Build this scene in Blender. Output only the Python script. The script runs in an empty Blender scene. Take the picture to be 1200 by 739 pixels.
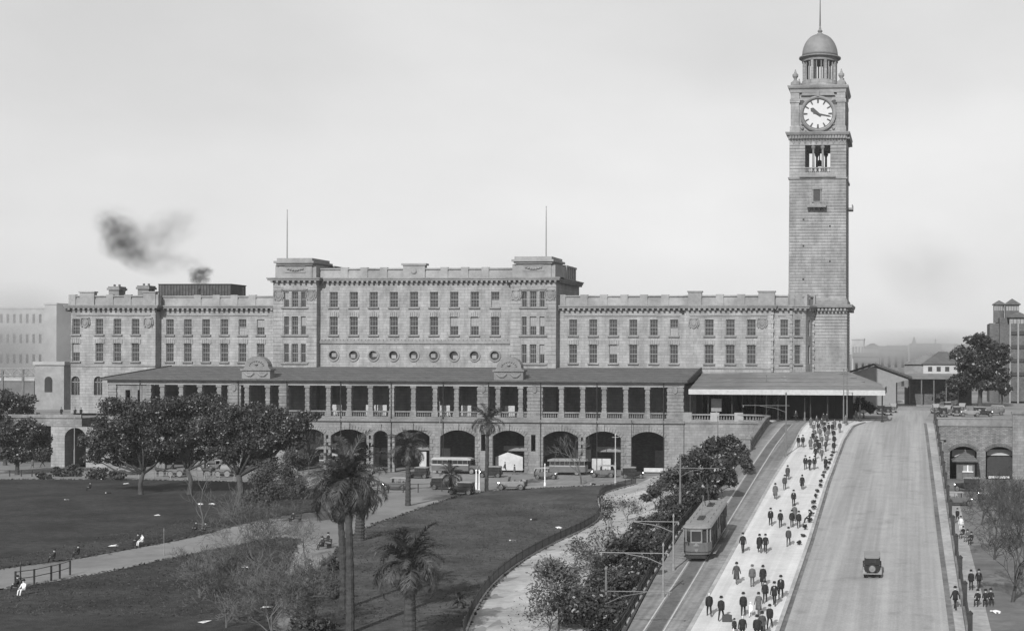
import bpy, bmesh, math, random
import numpy as np
from mathutils import Vector, Matrix, Euler
R = random.Random(7)
scn = bpy.context.scene
COL = scn.collection
PI = math.pi
rad = math.radians

# ---------------------------------------------------------------- camera
F_PX, U0, ROLL, YAW = 1600.0, 922.0, 0.0035, rad(5.3)
V0 = 421.5
EYE = Vector((0, 0, 20.0))
FWD = Vector((-math.sin(YAW), math.cos(YAW), 0))
RT0 = Vector((math.cos(YAW), math.sin(YAW), 0))
UP0 = Vector((0, 0, 1))
RGT = (RT0 + UP0 * ROLL).normalized()
UPV = (UP0 - RT0 * ROLL).normalized()
cam_d = bpy.data.cameras.new('camera')
cam = bpy.data.objects.new('camera', cam_d)
COL.objects.link(cam)
M3 = Matrix((RGT, UPV, -FWD)).transposed()
cam.matrix_world = Matrix.Translation(EYE) @ M3.to_4x4()
cam_d.sensor_width = 36
cam_d.sensor_fit = 'HORIZONTAL'
cam_d.lens = 36 * F_PX / 1200
cam_d.shift_x = (600 - U0) / 1200
cam_d.shift_y = (V0 - 369.5) / 1200
cam_d.clip_start = 1
cam_d.clip_end = 9000
scn.camera = cam

# ---------------------------------------------------------------- world, sun, exposure
SUN_EL = rad(33)
SUN_AZ = 0.10                      # shadows fall along (SUN_AZ, 1)
w = bpy.data.worlds.new('World')
scn.world = w
w.use_nodes = True
nt = w.node_tree
for n in list(nt.nodes):
    nt.nodes.remove(n)
sky = nt.nodes.new('ShaderNodeTexSky')
sky.sky_type = 'NISHITA'
sky.sun_disc = False
sky.sun_elevation = SUN_EL
sky.sun_rotation = PI + math.atan(SUN_AZ)
sky.dust_density = 1.0
sky.air_density = 1.0
sep = nt.nodes.new('ShaderNodeSeparateColor')          # the plate of the time saw mostly blue light
nt.links.new(sky.outputs[0], sep.inputs[0])
tc = nt.nodes.new('ShaderNodeTexCoord')
mp = nt.nodes.new('ShaderNodeMapping')
mp.inputs['Scale'].default_value = (1, 1, 2.2)
nz = nt.nodes.new('ShaderNodeTexNoise')
nz.inputs['Scale'].default_value = 4.0
nz.inputs['Detail'].default_value = 5
nt.links.new(tc.outputs['Generated'], mp.inputs[0])
nt.links.new(mp.outputs[0], nz.inputs['Vector'])
mr = nt.nodes.new('ShaderNodeMapRange')
mr.inputs['From Min'].default_value = 0.3
mr.inputs['From Max'].default_value = 0.7
mr.inputs['To Min'].default_value = 0.91
mr.inputs['To Max'].default_value = 1.05
nt.links.new(nz.outputs[0], mr.inputs[0])
mu = nt.nodes.new('ShaderNodeMath')
mu.operation = 'MULTIPLY'
s0 = nt.nodes.new('ShaderNodeMath'); s0.operation = 'MULTIPLY'; s0.inputs[1].default_value = 0.3
nt.links.new(sep.outputs[0], s0.inputs[0])
s2 = nt.nodes.new('ShaderNodeMath'); s2.operation = 'MULTIPLY_ADD'; s2.inputs[1].default_value = 0.7
nt.links.new(sep.outputs[2], s2.inputs[0]); nt.links.new(s0.outputs[0], s2.inputs[2])
s3 = nt.nodes.new('ShaderNodeMath'); s3.operation = 'POWER'; s3.inputs[1].default_value = 0.5     # the plate's compressed highlights
nt.links.new(s2.outputs[0], s3.inputs[0])
s4 = nt.nodes.new('ShaderNodeMath'); s4.operation = 'MULTIPLY'; s4.inputs[1].default_value = 2.4
nt.links.new(s3.outputs[0], s4.inputs[0])
nt.links.new(s4.outputs[0], mu.inputs[0])
nt.links.new(mr.outputs[0], mu.inputs[1])
bg = nt.nodes.new('ShaderNodeBackground')
bg.inputs[1].default_value = 0.14
nt.links.new(mu.outputs[0], bg.inputs[0])
wo = nt.nodes.new('ShaderNodeOutputWorld')
nt.links.new(bg.outputs[0], wo.inputs[0])

sd = bpy.data.lights.new('sun', 'SUN')
sd.energy = 4.9
sd.angle = rad(0.5)
sd.color = (1.0, 1.0, 1.0)
sun = bpy.data.objects.new('sun', sd)
COL.objects.link(sun)
dirv = Vector((SUN_AZ, 1, 0)).normalized() * math.cos(SUN_EL) + Vector((0, 0, -math.sin(SUN_EL)))
sun.rotation_euler = dirv.to_track_quat('-Z', 'Y').to_euler()
sun.location = (0, -50, 150)
scn.view_settings.view_transform = 'Standard'
scn.view_settings.look = 'None'
scn.view_settings.exposure = 0.0
scn.view_settings.gamma = 1.0
scn.cycles.use_denoising = True
scn.cycles.max_bounces = 6
scn.cycles.volume_bounces = 0
scn.cycles.transparent_max_bounces = 12

# ---------------------------------------------------------------- measuring helpers
def ray(u, v):
    return (FWD + RGT * ((u - U0) / F_PX) - UPV * ((v - V0) / F_PX))

def onY(u, v, Y):
    d = ray(u, v)
    return EYE + d * (Y / d.y)

def fX(u, Y):
    return onY(u, 430, Y).x

def fZ(v, Y, u=485):
    return onY(u, v, Y).z

YTOP = 224.0
def ramp_z(y):
    if y >= YTOP + 8: return 9.4
    z = 9.4 - 0.0705 * (YTOP - y)
    if y > YTOP - 8:
        t = (y - (YTOP - 8)) / 16
        z = 9.4 - 0.0705 * 8 * (1 - t) ** 2
    return z

def hit(u, v, surf=None):
    """where the line of sight through a measured point meets a ground surface"""
    d = ray(u, v)
    f = surf if surf else (lambda y: 0.0)
    lo, hi = 20.0, 1500.0
    for _ in range(60):
        m = (lo + hi) / 2
        p = EYE + d * (m / d.y)
        if p.z > f(p.y): lo = m
        else: hi = m
    return EYE + d * (lo / d.y)

def deck(u, v): return hit(u, v, lambda y: 9.4)
def ramp(u, v): return hit(u, v, ramp_z)

# ---------------------------------------------------------------- materials
MATS = {}
def mat(name, g, var=0.25, scale=1.0, rough=0.85, bump=0.0, bscale=None, spec=0.3, world=False, stain=0.0, metallic=0.0, streak=0.0):
    if name in MATS: return MATS[name]
    m = bpy.data.materials.new(name)
    m.use_nodes = True
    t = m.node_tree
    b = t.nodes['Principled BSDF']
    b.inputs['Roughness'].default_value = rough
    b.inputs['Specular IOR Level'].default_value = spec
    b.inputs['Metallic'].default_value = metallic
    if world:
        c = t.nodes.new('ShaderNodeNewGeometry'); co = c.outputs['Position']
    else:
        c = t.nodes.new('ShaderNodeTexCoord'); co = c.outputs['Object']
    n = t.nodes.new('ShaderNodeTexNoise')
    n.inputs['Scale'].default_value = scale
    n.inputs['Detail'].default_value = 6
    n.inputs['Roughness'].default_value = 0.65
    t.links.new(co, n.inputs['Vector'])
    r = t.nodes.new('ShaderNodeMapRange')
    r.inputs['From Min'].default_value = 0.3
    r.inputs['From Max'].default_value = 0.7
    r.inputs['To Min'].default_value = g * (1 - var)
    r.inputs['To Max'].default_value = g * (1 + var)
    t.links.new(n.outputs[0], r.inputs[0])
    out = r.outputs[0]
    if stain:
        n2 = t.nodes.new('ShaderNodeTexNoise')
        n2.inputs['Scale'].default_value = scale * 0.13
        n2.inputs['Detail'].default_value = 4
        t.links.new(co, n2.inputs['Vector'])
        r2 = t.nodes.new('ShaderNodeMapRange')
        r2.inputs['From Min'].default_value = 0.35
        r2.inputs['From Max'].default_value = 0.65
        r2.inputs['To Min'].default_value = 1 - stain
        r2.inputs['To Max'].default_value = 1 + stain * 0.5
        t.links.new(n2.outputs[0], r2.inputs[0])
        x = t.nodes.new('ShaderNodeMath'); x.operation = 'MULTIPLY'
        t.links.new(out, x.inputs[0]); t.links.new(r2.outputs[0], x.inputs[1])
        out = x.outputs[0]
    if streak:      # wheel wear drawn out along the roadway
        for sc_, amt, lo, hi in (((0.55, 0.012, 0.1), streak, 0.38, 0.62), ((2.6, 0.03, 0.1), streak * 0.5, 0.4, 0.6), ((0.5, 0.45, 0.1), streak * 0.8, 0.58, 0.72)):
            mp_ = t.nodes.new('ShaderNodeMapping'); mp_.inputs['Scale'].default_value = sc_
            t.links.new(co, mp_.inputs[0])
            n4 = t.nodes.new('ShaderNodeTexNoise'); n4.inputs['Scale'].default_value = 1.0; n4.inputs['Detail'].default_value = 4
            t.links.new(mp_.outputs[0], n4.inputs['Vector'])
            r4 = t.nodes.new('ShaderNodeMapRange'); r4.inputs['From Min'].default_value = lo; r4.inputs['From Max'].default_value = hi
            r4.inputs['To Min'].default_value = 1.0 + amt * 0.4; r4.inputs['To Max'].default_value = 1.0 - amt
            t.links.new(n4.outputs[0], r4.inputs[0])
            x4 = t.nodes.new('ShaderNodeMath'); x4.operation = 'MULTIPLY'
            t.links.new(out, x4.inputs[0]); t.links.new(r4.outputs[0], x4.inputs[1]); out = x4.outputs[0]
    t.links.new(out, b.inputs['Base Color'])
    if bump:
        n3 = t.nodes.new('ShaderNodeTexNoise')
        n3.inputs['Scale'].default_value = bscale or scale * 4
        n3.inputs['Detail'].default_value = 5
        t.links.new(co, n3.inputs['Vector'])
        bp = t.nodes.new('ShaderNodeBump')
        bp.inputs['Strength'].default_value = bump
        bp.inputs['Distance'].default_value = 0.1
        t.links.new(n3.outputs[0], bp.inputs['Height'])
        t.links.new(bp.outputs[0], b.inputs['Normal'])
    MATS[name] = m
    return m

def mat_courses(name, g, bw, rh, mortar=0.03, contrast=0.16, mort=0.55, bump=0.5, stain=0.22, rough=0.9):
    """coursed masonry: block tones, joints and soot"""
    if name in MATS: return MATS[name]
    m = bpy.data.materials.new(name); m.use_nodes = True
    t = m.node_tree; b = t.nodes['Principled BSDF']
    b.inputs['Roughness'].default_value = rough
    b.inputs['Specular IOR Level'].default_value = 0.15
    c = t.nodes.new('ShaderNodeNewGeometry')
    s = t.nodes.new('ShaderNodeSeparateXYZ'); t.links.new(c.outputs['Position'], s.inputs[0])
    a = t.nodes.new('ShaderNodeMath'); a.operation = 'ADD'
    t.links.new(s.outputs[0], a.inputs[0]); t.links.new(s.outputs[1], a.inputs[1])
    k = t.nodes.new('ShaderNodeCombineXYZ')
    t.links.new(a.outputs[0], k.inputs[0]); t.links.new(s.outputs[2], k.inputs[1])
    br = t.nodes.new('ShaderNodeTexBrick')
    br.inputs['Scale'].default_value = 1.0
    br.inputs['Brick Width'].default_value = bw
    br.inputs['Row Height'].default_value = rh
    br.inputs['Mortar Size'].default_value = mortar
    br.inputs['Mortar Smooth'].default_value = 0.2
    br.inputs['Color1'].default_value = (g * (1 - contrast),) * 3 + (1,)
    br.inputs['Color2'].default_value = (g * (1 + contrast),) * 3 + (1,)
    br.inputs['Mortar'].default_value = (g * mort,) * 3 + (1,)
    t.links.new(k.outputs[0], br.inputs['Vector'])
    n2 = t.nodes.new('ShaderNodeTexNoise')
    n2.inputs['Scale'].default_value = 0.22
    n2.inputs['Detail'].default_value = 7
    n2.inputs['Roughness'].default_value = 0.7
    mp2 = t.nodes.new('ShaderNodeMapping'); mp2.inputs['Scale'].default_value = (2.2, 2.2, 0.8)
    t.links.new(c.outputs['Position'], mp2.inputs[0]); t.links.new(mp2.outputs[0], n2.inputs['Vector'])
    r2 = t.nodes.new('ShaderNodeMapRange')
    r2.inputs['From Min'].default_value = 0.33; r2.inputs['From Max'].default_value = 0.67
    r2.inputs['To Min'].default_value = 1 - stain; r2.inputs['To Max'].default_value = 1 + stain * 0.6
    t.links.new(n2.outputs[0], r2.inputs[0])
    x = t.nodes.new('ShaderNodeVectorMath'); x.operation = 'SCALE'
    t.links.new(br.outputs[0], x.inputs[0]); t.links.new(r2.outputs[0], x.inputs['Scale'])
    t.links.new(x.outputs[0], b.inputs['Base Color'])
    bp = t.nodes.new('ShaderNodeBump'); bp.inputs['Strength'].default_value = bump; bp.inputs['Distance'].default_value = 0.06
    bp.invert = True
    t.links.new(br.outputs[1], bp.inputs['Height']); t.links.new(bp.outputs[0], b.inputs['Normal'])
    MATS[name] = m
    return m

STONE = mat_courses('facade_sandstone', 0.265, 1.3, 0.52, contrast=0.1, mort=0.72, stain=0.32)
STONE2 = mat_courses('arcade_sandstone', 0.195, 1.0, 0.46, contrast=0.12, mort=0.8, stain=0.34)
STONE_T = mat_courses('tower_sandstone', 0.255, 1.2, 0.55, contrast=0.1, mort=0.75, stain=0.32)
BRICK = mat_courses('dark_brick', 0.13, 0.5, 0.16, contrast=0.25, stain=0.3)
TRIM = mat('carved_sandstone', 0.2, 0.18, 1.5, bump=0.3, world=True, stain=0.25)
TRIM2 = mat('weathered_trim', 0.17, 0.2, 1.5, bump=0.3, world=True, stain=0.25)
PARAPET = mat('parapet_render', 0.245, 0.16, 1.2, bump=0.2, world=True, stain=0.25)
ROOF = mat_courses('roof_tiles', 0.12, 0.35, 0.3, contrast=0.15, stain=0.2)
METALROOF = mat('awning_iron', 0.15, 0.16, 0.7, rough=0.55, world=True, stain=0.25)
FASCIA = mat('pale_painted_timber', 0.36, 0.15, 2.0, rough=0.6, world=True)
DARK = mat('dark_painted_metal', 0.03, 0.3, 2.0, rough=0.5)
IRON = mat('grey_painted_iron', 0.2, 0.2, 2.0, rough=0.5)
PALEPOLE = mat('pale_grey_paint', 0.13, 0.2, 1.5, rough=0.5)
GLASS = mat('window_glass', 0.03, 0.5, 0.7, rough=0.12, spec=0.5, world=True)
SASH = mat('sash_paint', 0.2, 0.2, 2.0, rough=0.6, world=True)
BLIND = mat('window_blind', 0.24, 0.15, 1.0, world=True)
INTERIOR = mat('dark_interior', 0.03, 0.3, 0.6, world=True)  # near-black tone for interiors and the backs of openings
WHITE = mat('white_paint', 0.75, 0.06, 2.0, rough=0.5)
BUSPALE = mat('bus_cream_paint', 0.3, 0.15, 1.5, rough=0.5)
DIAL = mat('opal_dial', 0.43, 0.05, 0.6, rough=0.5, world=True)
HOARD = mat('whitewashed_boards', 0.45, 0.15, 1.5, world=True, stain=0.2)
LOWER = mat('dark_street', 0.15, 0.25, 0.7, bump=0.3, bscale=3, world=True, stain=0.3)  # darker ground tone for the lower street
BLACK = mat('black_enamel', 0.015, 0.3, 3.0, rough=0.35, spec=0.5)
COPPER = mat('dome_copper', 0.17, 0.14, 1.2, rough=0.6, world=True, stain=0.2)
ASPHALT = mat('worn_road', 0.285, 0.12, 5.0, bump=0.3, bscale=9, world=True, stain=0.06, streak=0.17)
TRAMBED = mat('tramway_ballast', 0.2, 0.22, 1.6, bump=0.4, bscale=6, world=True, stain=0.15, streak=0.3)
FOOT = mat('pale_footpath', 0.5, 0.07, 1.6, world=True, stain=0.08, streak=0.12)
KERB = mat('kerb_stone', 0.33, 0.25, 1.4, world=True, stain=0.2)
DIRT = mat('trodden_earth', 0.2, 0.16, 0.5, bump=0.4, bscale=3, world=True, stain=0.25)
STREET = mat('street_surface', 0.21, 0.14, 0.8, bump=0.2, bscale=3, world=True, stain=0.2, streak=0.1)
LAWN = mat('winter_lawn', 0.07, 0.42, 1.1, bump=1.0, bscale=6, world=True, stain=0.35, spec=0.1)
LAWN2 = mat('dark_lawn', 0.042, 0.4, 1.1, bump=1.0, bscale=6, world=True, stain=0.35, spec=0.1)  # same lawn in a darker tone, for the left side
BANK = mat('embankment_earth', 0.34, 0.25, 0.9, bump=0.8, bscale=2.2, world=True, stain=0.3)
LEAF = mat('fig_leaf', 0.029, 0.6, 0.8, rough=0.42, spec=0.5)
ORD = 'first second third fourth fifth sixth seventh eighth ninth tenth eleventh twelfth thirteenth fourteenth fifteenth sixteenth seventeenth eighteenth nineteenth twentieth twenty-first twenty-second twenty-third'.split()
PALMBARK = mat('palm_bark', 0.045, 0.4, 2.0, bump=0.8, bscale=6)
LEAF2 = mat('shrub_leaf', 0.045, 0.5, 0.8, rough=0.55, spec=0.35)
LEAF3 = mat('palm_leaf', 0.042, 0.6, 0.8, rough=0.5, spec=0.35)
LEAF4 = mat('far_leaf', 0.06, 0.4, 0.3, rough=0.7, spec=0.2)
DEADLEAF = mat('dead_frond', 0.06, 0.3, 0.8)
BARK = mat('tree_bark', 0.05, 0.4, 1.3, bump=0.6, bscale=5)
BARK2 = mat('pale_bark', 0.09, 0.35, 1.3, bump=0.6, bscale=5)
SKIN = mat('skin', 0.45, 0.05, 3.0, rough=0.6)
SUITS = {'dark': mat('dark_wool', 0.018, 0.3, 8), 'mid': mat('grey_wool', 0.09, 0.3, 8), 'light': mat('pale_cloth', 0.6, 0.08, 8), 'tweed': mat('brown_tweed', 0.05, 0.3, 10)}
TYRE = mat('tyre_rubber', 0.03, 0.2, 4)
CARBLK = mat('car_black_paint', 0.02, 0.2, 2, rough=0.25, spec=0.5)
CARGRY = mat('car_grey_paint', 0.1, 0.15, 2, rough=0.3, spec=0.5)
CARPALE = mat('car_pale_paint', 0.18, 0.1, 2, rough=0.35, spec=0.5)
HOOD = mat('canvas_hood', 0.2, 0.15, 3)
HOODPALE = mat('pale_canvas_hood', 0.25, 0.12, 3)
NICKEL = mat('nickel_plate', 0.6, 0.1, 3, rough=0.25, metallic=1.0)
TRAMPAINT = mat('tram_body_paint', 0.1, 0.15, 1.5, rough=0.45, spec=0.4)
TRAMROOF = mat('tram_roof_canvas', 0.19, 0.18, 1.6)
FARW = mat('far_hazed_render', 0.3, 0.18, 0.25, world=True)  # pale tone, with distance haze partly put into the colour
FARD = mat('far_dark', 0.12, 0.25, 0.25, world=True)
RAILM = mat('rail_steel', 0.42, 0.15, 1.0, rough=0.35, world=True)

# ---------------------------------------------------------------- mesh builder
class MB:
    def __init__(s): s.v = []; s.f = []
    def add(s, vs, fs):
        o = len(s.v); s.v += [tuple(p) for p in vs]; s.f += [tuple(i + o for i in f) for f in fs]; return s
    def box(s, x0, x1, y0, y1, z0, z1):
        return s.add([(x0, y0, z0), (x1, y0, z0), (x1, y1, z0), (x0, y1, z0), (x0, y0, z1), (x1, y0, z1), (x1, y1, z1), (x0, y1, z1)],
                     [(0, 3, 2, 1), (4, 5, 6, 7), (0, 1, 5, 4), (1, 2, 6, 5), (2, 3, 7, 6), (3, 0, 4, 7)])
    def cbox(s, c, d, rz=0.0):
        hx, hy, hz = d[0] / 2, d[1] / 2, d[2] / 2
        cs, sn = math.cos(rz), math.sin(rz)
        vs = []
        for z in (-hz, hz):
            for x, y in ((-hx, -hy), (hx, -hy), (hx, hy), (-hx, hy)):
                vs.append((c[0] + x * cs - y * sn, c[1] + x * sn + y * cs, c[2] + z))
        return s.add(vs, [(0, 3, 2, 1), (4, 5, 6, 7), (0, 1, 5, 4), (1, 2, 6, 5), (2, 3, 7, 6), (3, 0, 4, 7)])
    def quad(s, a, b, c, d): return s.add([a, b, c, d], [(0, 1, 2, 3)])
    def tube(s, pts, rs, n=8, caps=True):
        pts = [Vector(p) for p in pts]
        if not isinstance(rs, (list, tuple)): rs = [rs] * len(pts)
        vs, fs = [], []
        for i, p in enumerate(pts):
            d = (pts[min(i + 1, len(pts) - 1)] - pts[max(i - 1, 0)])
            if d.length < 1e-9: d = Vector((0, 0, 1))
            d.normalize()
            a = d.cross(Vector((0, 0, 1)) if abs(d.z) < 0.9 else Vector((1, 0, 0))).normalized()
            b = d.cross(a)
            for k in range(n):
                t = 2 * PI * k / n
                vs.append(p + (a * math.cos(t) + b * math.sin(t)) * rs[i])
        for i in range(len(pts) - 1):
            for k in range(n):
                fs.append((i * n + k, i * n + (k + 1) % n, (i + 1) * n + (k + 1) % n, (i + 1) * n + k))
        if caps:
            fs.append(tuple(range(n))[::-1]); fs.append(tuple((len(pts) - 1) * n + k for k in range(n)))
        return s.add(vs, fs)
    def lathe(s, prof, c, n=16, rot=0.0, sq=1.0):
        """prof: (radius, z); sq scales so that n=4 gives half-widths"""
        vs, fs = [], []
        for r, z in prof:
            for k in range(n):
                t = 2 * PI * k / n + rot
                vs.append((c[0] + r * sq * math.cos(t), c[1] + r * sq * math.sin(t), z + (c[2] if len(c) > 2 else 0)))
        m = len(prof)
        for i in range(m - 1):
            for k in range(n):
                fs.append((i * n + k, i * n + (k + 1) % n, (i + 1) * n + (k + 1) % n, (i + 1) * n + k))
        fs.append(tuple(range(n))[::-1]); fs.append(tuple((m - 1) * n + k for k in range(n)))
        return s.add(vs, fs)
    def square(s, prof, c): return s.lathe(prof, c, 4, PI / 4, math.sqrt(2))
    def prism(s, poly, a0, a1, axis='y'):
        """poly of (p, z) pairs pushed along axis: y -> p is x; x -> p is y; z -> pairs are (x, y)"""
        def P(p, q, a):
            return (p, a, q) if axis == 'y' else (a, p, q) if axis == 'x' else (p, q, a)
        n = len(poly)
        vs = [P(p, q, a0) for p, q in poly] + [P(p, q, a1) for p, q in poly]
        fs = [tuple(range(n)), tuple(range(2 * n - 1, n - 1, -1))]
        fs += [(i, i + n, (i + 1) % n + n, (i + 1) % n) for i in range(n)]
        return s.add(vs, fs)
    def loft(s, rings, caps=True):
        n = len(rings[0]); vs = [p for r in rings for p in r]; fs = []
        for i in range(len(rings) - 1):
            for k in range(n):
                fs.append((i * n + k, i * n + (k + 1) % n, (i + 1) * n + (k + 1) % n, (i + 1) * n + k))
        if caps:
            fs.append(tuple(range(n))[::-1]); fs.append(tuple((len(rings) - 1) * n + k for k in range(n)))
        return s.add(vs, fs)
    def mesh(s, name, m, off=(0, 0, 0), smooth=False):
        me = bpy.data.meshes.new(name)
        ox, oy, oz = off
        me.from_pydata([(x - ox, y - oy, z - oz) for x, y, z in s.v], [], s.f)
        bm = bmesh.new(); bm.from_mesh(me)
        bmesh.ops.recalc_face_normals(bm, faces=bm.faces)
        bm.to_mesh(me); bm.free()
        if m: me.materials.append(m)
        if smooth:
            me.polygons.foreach_set('use_smooth', [True] * len(me.polygons))
        me.update()
        return me

def islands(mb):
    par = list(range(len(mb.v)))
    def fd(i):
        while par[i] != i: par[i] = par[par[i]]; i = par[i]
        return i
    for f in mb.f:
        a = fd(f[0])
        for i in f[1:]: par[fd(i)] = a
    gr = {}
    for f in mb.f: gr.setdefault(fd(f[0]), []).append(f)
    for fs in gr.values():
        idx = sorted({i for f in fs for i in f}); mp = {i: k for k, i in enumerate(idx)}
        q = MB(); q.v = [mb.v[i] for i in idx]; q.f = [tuple(mp[i] for i in f) for f in fs]
        yield q

def parts(name, mb, m, parent, local=False, **kw):
    for q in islands(mb): part(name, q, m, parent, local, **kw)

def wloc(o):
    l = Vector((0, 0, 0))
    while o is not None: l += o.location; o = o.parent
    return l

def link(name, me, parent=None, loc=(0, 0, 0)):
    o = bpy.data.objects.new(name, me)
    COL.objects.link(o)
    if parent: o.parent = parent
    o.location = loc
    return o

def part(name, mb, m, parent, local=False, smooth=False, **kw):
    """a mesh child; world-measured unless local"""
    me = mb.mesh(name, m, (0, 0, 0) if local else wloc(parent), smooth)
    o = link(name, me, parent)
    for k, v in kw.items(): o[k] = v
    return o

def empty(name, loc, label, cat, group=None, rz=0.0):
    o = bpy.data.objects.new(name, None)
    COL.objects.link(o)
    o.location = loc; o.rotation_euler = (0, 0, rz)
    o.empty_display_size = 0.5
    o['label'] = label; o['category'] = cat
    if group: o['group'] = group
    return o

def single(name, mb, m, label=None, cat=None, group=None, kind=None, base=None, smooth=False):
    if base is None:
        a = np.array(mb.v); base = ((a[:, 0].min() + a[:, 0].max()) / 2, (a[:, 1].min() + a[:, 1].max()) / 2, a[:, 2].min())
    o = link(name, mb.mesh(name, m, base, smooth), None, base)
    if label: o['label'] = label
    if cat: o['category'] = cat
    if group: o['group'] = group
    if kind: o['kind'] = kind
    return o

def copy_tree(o, parent=None):
    c = o.copy(); COL.objects.link(c)
    if parent: c.parent = parent
    for ch in list(o.children):
        copy_tree(ch, c)
    return c

def place(o, loc, rz, label, group=None, sc=None):
    o.location = loc; o.rotation_euler = (0, 0, rz)
    if sc: o.scale = (sc, sc, sc)
    o['label'] = label
    if group: o['group'] = group
    return o

def cloud_mesh(name, V, m):
    """V: (n,4,3) array of quads"""
    n = V.shape[0]
    me = bpy.data.meshes.new(name)
    me.vertices.add(n * 4); me.vertices.foreach_set('co', V.astype(np.float32).ravel())
    me.loops.add(n * 4); me.loops.foreach_set('vertex_index', np.arange(n * 4, dtype=np.int32))
    me.polygons.add(n)
    me.polygons.foreach_set('loop_start', np.arange(0, n * 4, 4, dtype=np.int32))
    me.update(calc_edges=True)
    me.materials.append(m)
    return me

def leaf_quads(C, size, rng, up=0.35, aspect=0.55):
    n = len(C)
    nrm = rng.normal(size=(n, 3)); nrm[:, 2] = np.abs(nrm[:, 2]) + up
    nrm /= np.linalg.norm(nrm, axis=1)[:, None]
    a = np.cross(nrm, rng.normal(size=(n, 3))); a /= np.linalg.norm(a, axis=1)[:, None]
    b = np.cross(nrm, a)
    s = (size * rng.uniform(0.6, 1.35, n))[:, None]
    a = a * s; b = b * s * aspect
    return np.stack([C - a, C - b * 0.9 + a * 0.1, C + a, C + b * 0.9 + a * 0.1], axis=1)

def clump_points(clumps, n, rng, shell=2.2):
    vol = np.array([c[3] * c[4] * c[5] for c in clumps]) ** 0.75
    cnt = rng.multinomial(n, vol / vol.sum())
    out = []
    for c, k in zip(clumps, cnt):
        d = rng.normal(size=(k, 3)); d /= np.linalg.norm(d, axis=1)[:, None]
        r = rng.uniform(0, 1, k) ** (1 / shell)
        r = r * (1 + 0.12 * np.sin(d[:, 0] * 9 + d[:, 2] * 7 + c[0]))
        p = d * r[:, None] * np.array(c[3:6]) + np.array(c[0:3])
        out.append(p)
    return np.concatenate(out)

# ================================================================ SETTING
def sheet(name, pts, z, m, label=None):
    mb = MB(); mb.add([(x, y, z) for x, y in pts], [tuple(range(len(pts)))])
    me = mb.mesh(name, m)
    for p in me.polygons:
        if p.normal.z < 0: p.flip()
    bm = bmesh.new(); bm.from_mesh(me); bmesh.ops.triangulate(bm, faces=bm.faces); bm.to_mesh(me); bm.free()
    o = link(name, me); o['kind'] = 'structure'
    return o

def smooth_line(pts, n=8):
    out = []
    P = [Vector(p) for p in pts]
    for i in range(len(P) - 1):
        a, b, c, d = P[max(i - 1, 0)], P[i], P[i + 1], P[min(i + 2, len(P) - 1)]
        for k in range(n):
            t = k / n
            out.append(0.5 * ((2 * b) + (c - a) * t + (2 * a - 5 * b + 4 * c - d) * t * t + (3 * b - a - 3 * c + d) * t ** 3))
    out.append(P[-1])
    return out

def gline(uv): return [(hit(u, v).x, hit(u, v).y) for u, v in uv]
def sgline(uv, n=6): return [(p.x, p.y) for p in smooth_line([(x, y, 0) for x, y in gline(uv)], n)]

g = MB(); g.add([(-4000, -300, -0.03), (4000, -300, -0.03), (4000, 6000, -0.03), (-4000, 6000, -0.03)], [(0, 1, 2, 3)])
o = link('ground', g.mesh('ground', DIRT)); o['kind'] = 'structure'

YA = 233.0        # front of the colonnade and of the retaining walls
YM = 248.0        # main front of the station
# Eddy Avenue, below the station
st = gline([(-60, 559), (130, 559.5), (300, 562), (470, 570)]) + gline([(545, 573), (620, 568), (700, 565), (760, 562)])
sheet('street', st + [(fX(800, YA), YA + 14), (fX(-60, YA), YA + 14)], 0.0, STREET)
sheet('lower_street', [(5, 60), (90, 60), (90, 246), (5, 246)], 0.0, LOWER)

fence_uv = [(543, 745), (556, 715), (578, 684), (612, 657), (650, 636), (680, 622), (699, 610), (704, 598), (702, 586), (710, 577), (745, 567)]
fence_line = sgline(fence_uv, 5)
lr = sgline([(745, 567), (690, 569), (600, 573.5), (550, 578), (508, 590), (472, 603), (440, 614), (412, 628), (390, 650), (365, 688), (338, 745)], 4)
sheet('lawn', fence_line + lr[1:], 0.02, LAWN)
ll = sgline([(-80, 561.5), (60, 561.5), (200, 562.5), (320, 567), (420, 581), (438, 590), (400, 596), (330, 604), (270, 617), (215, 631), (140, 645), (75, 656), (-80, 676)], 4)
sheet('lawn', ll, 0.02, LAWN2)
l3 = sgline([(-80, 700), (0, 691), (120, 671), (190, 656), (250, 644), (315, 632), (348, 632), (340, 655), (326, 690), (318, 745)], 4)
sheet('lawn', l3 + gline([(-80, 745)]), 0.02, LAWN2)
lp = gline([(1112, 575), (1121, 575), (1136, 640), (1152, 700), (1163, 745), (1138, 745), (1128, 680)])
sheet('pavement', lp, 0.006, KERB)

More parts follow.
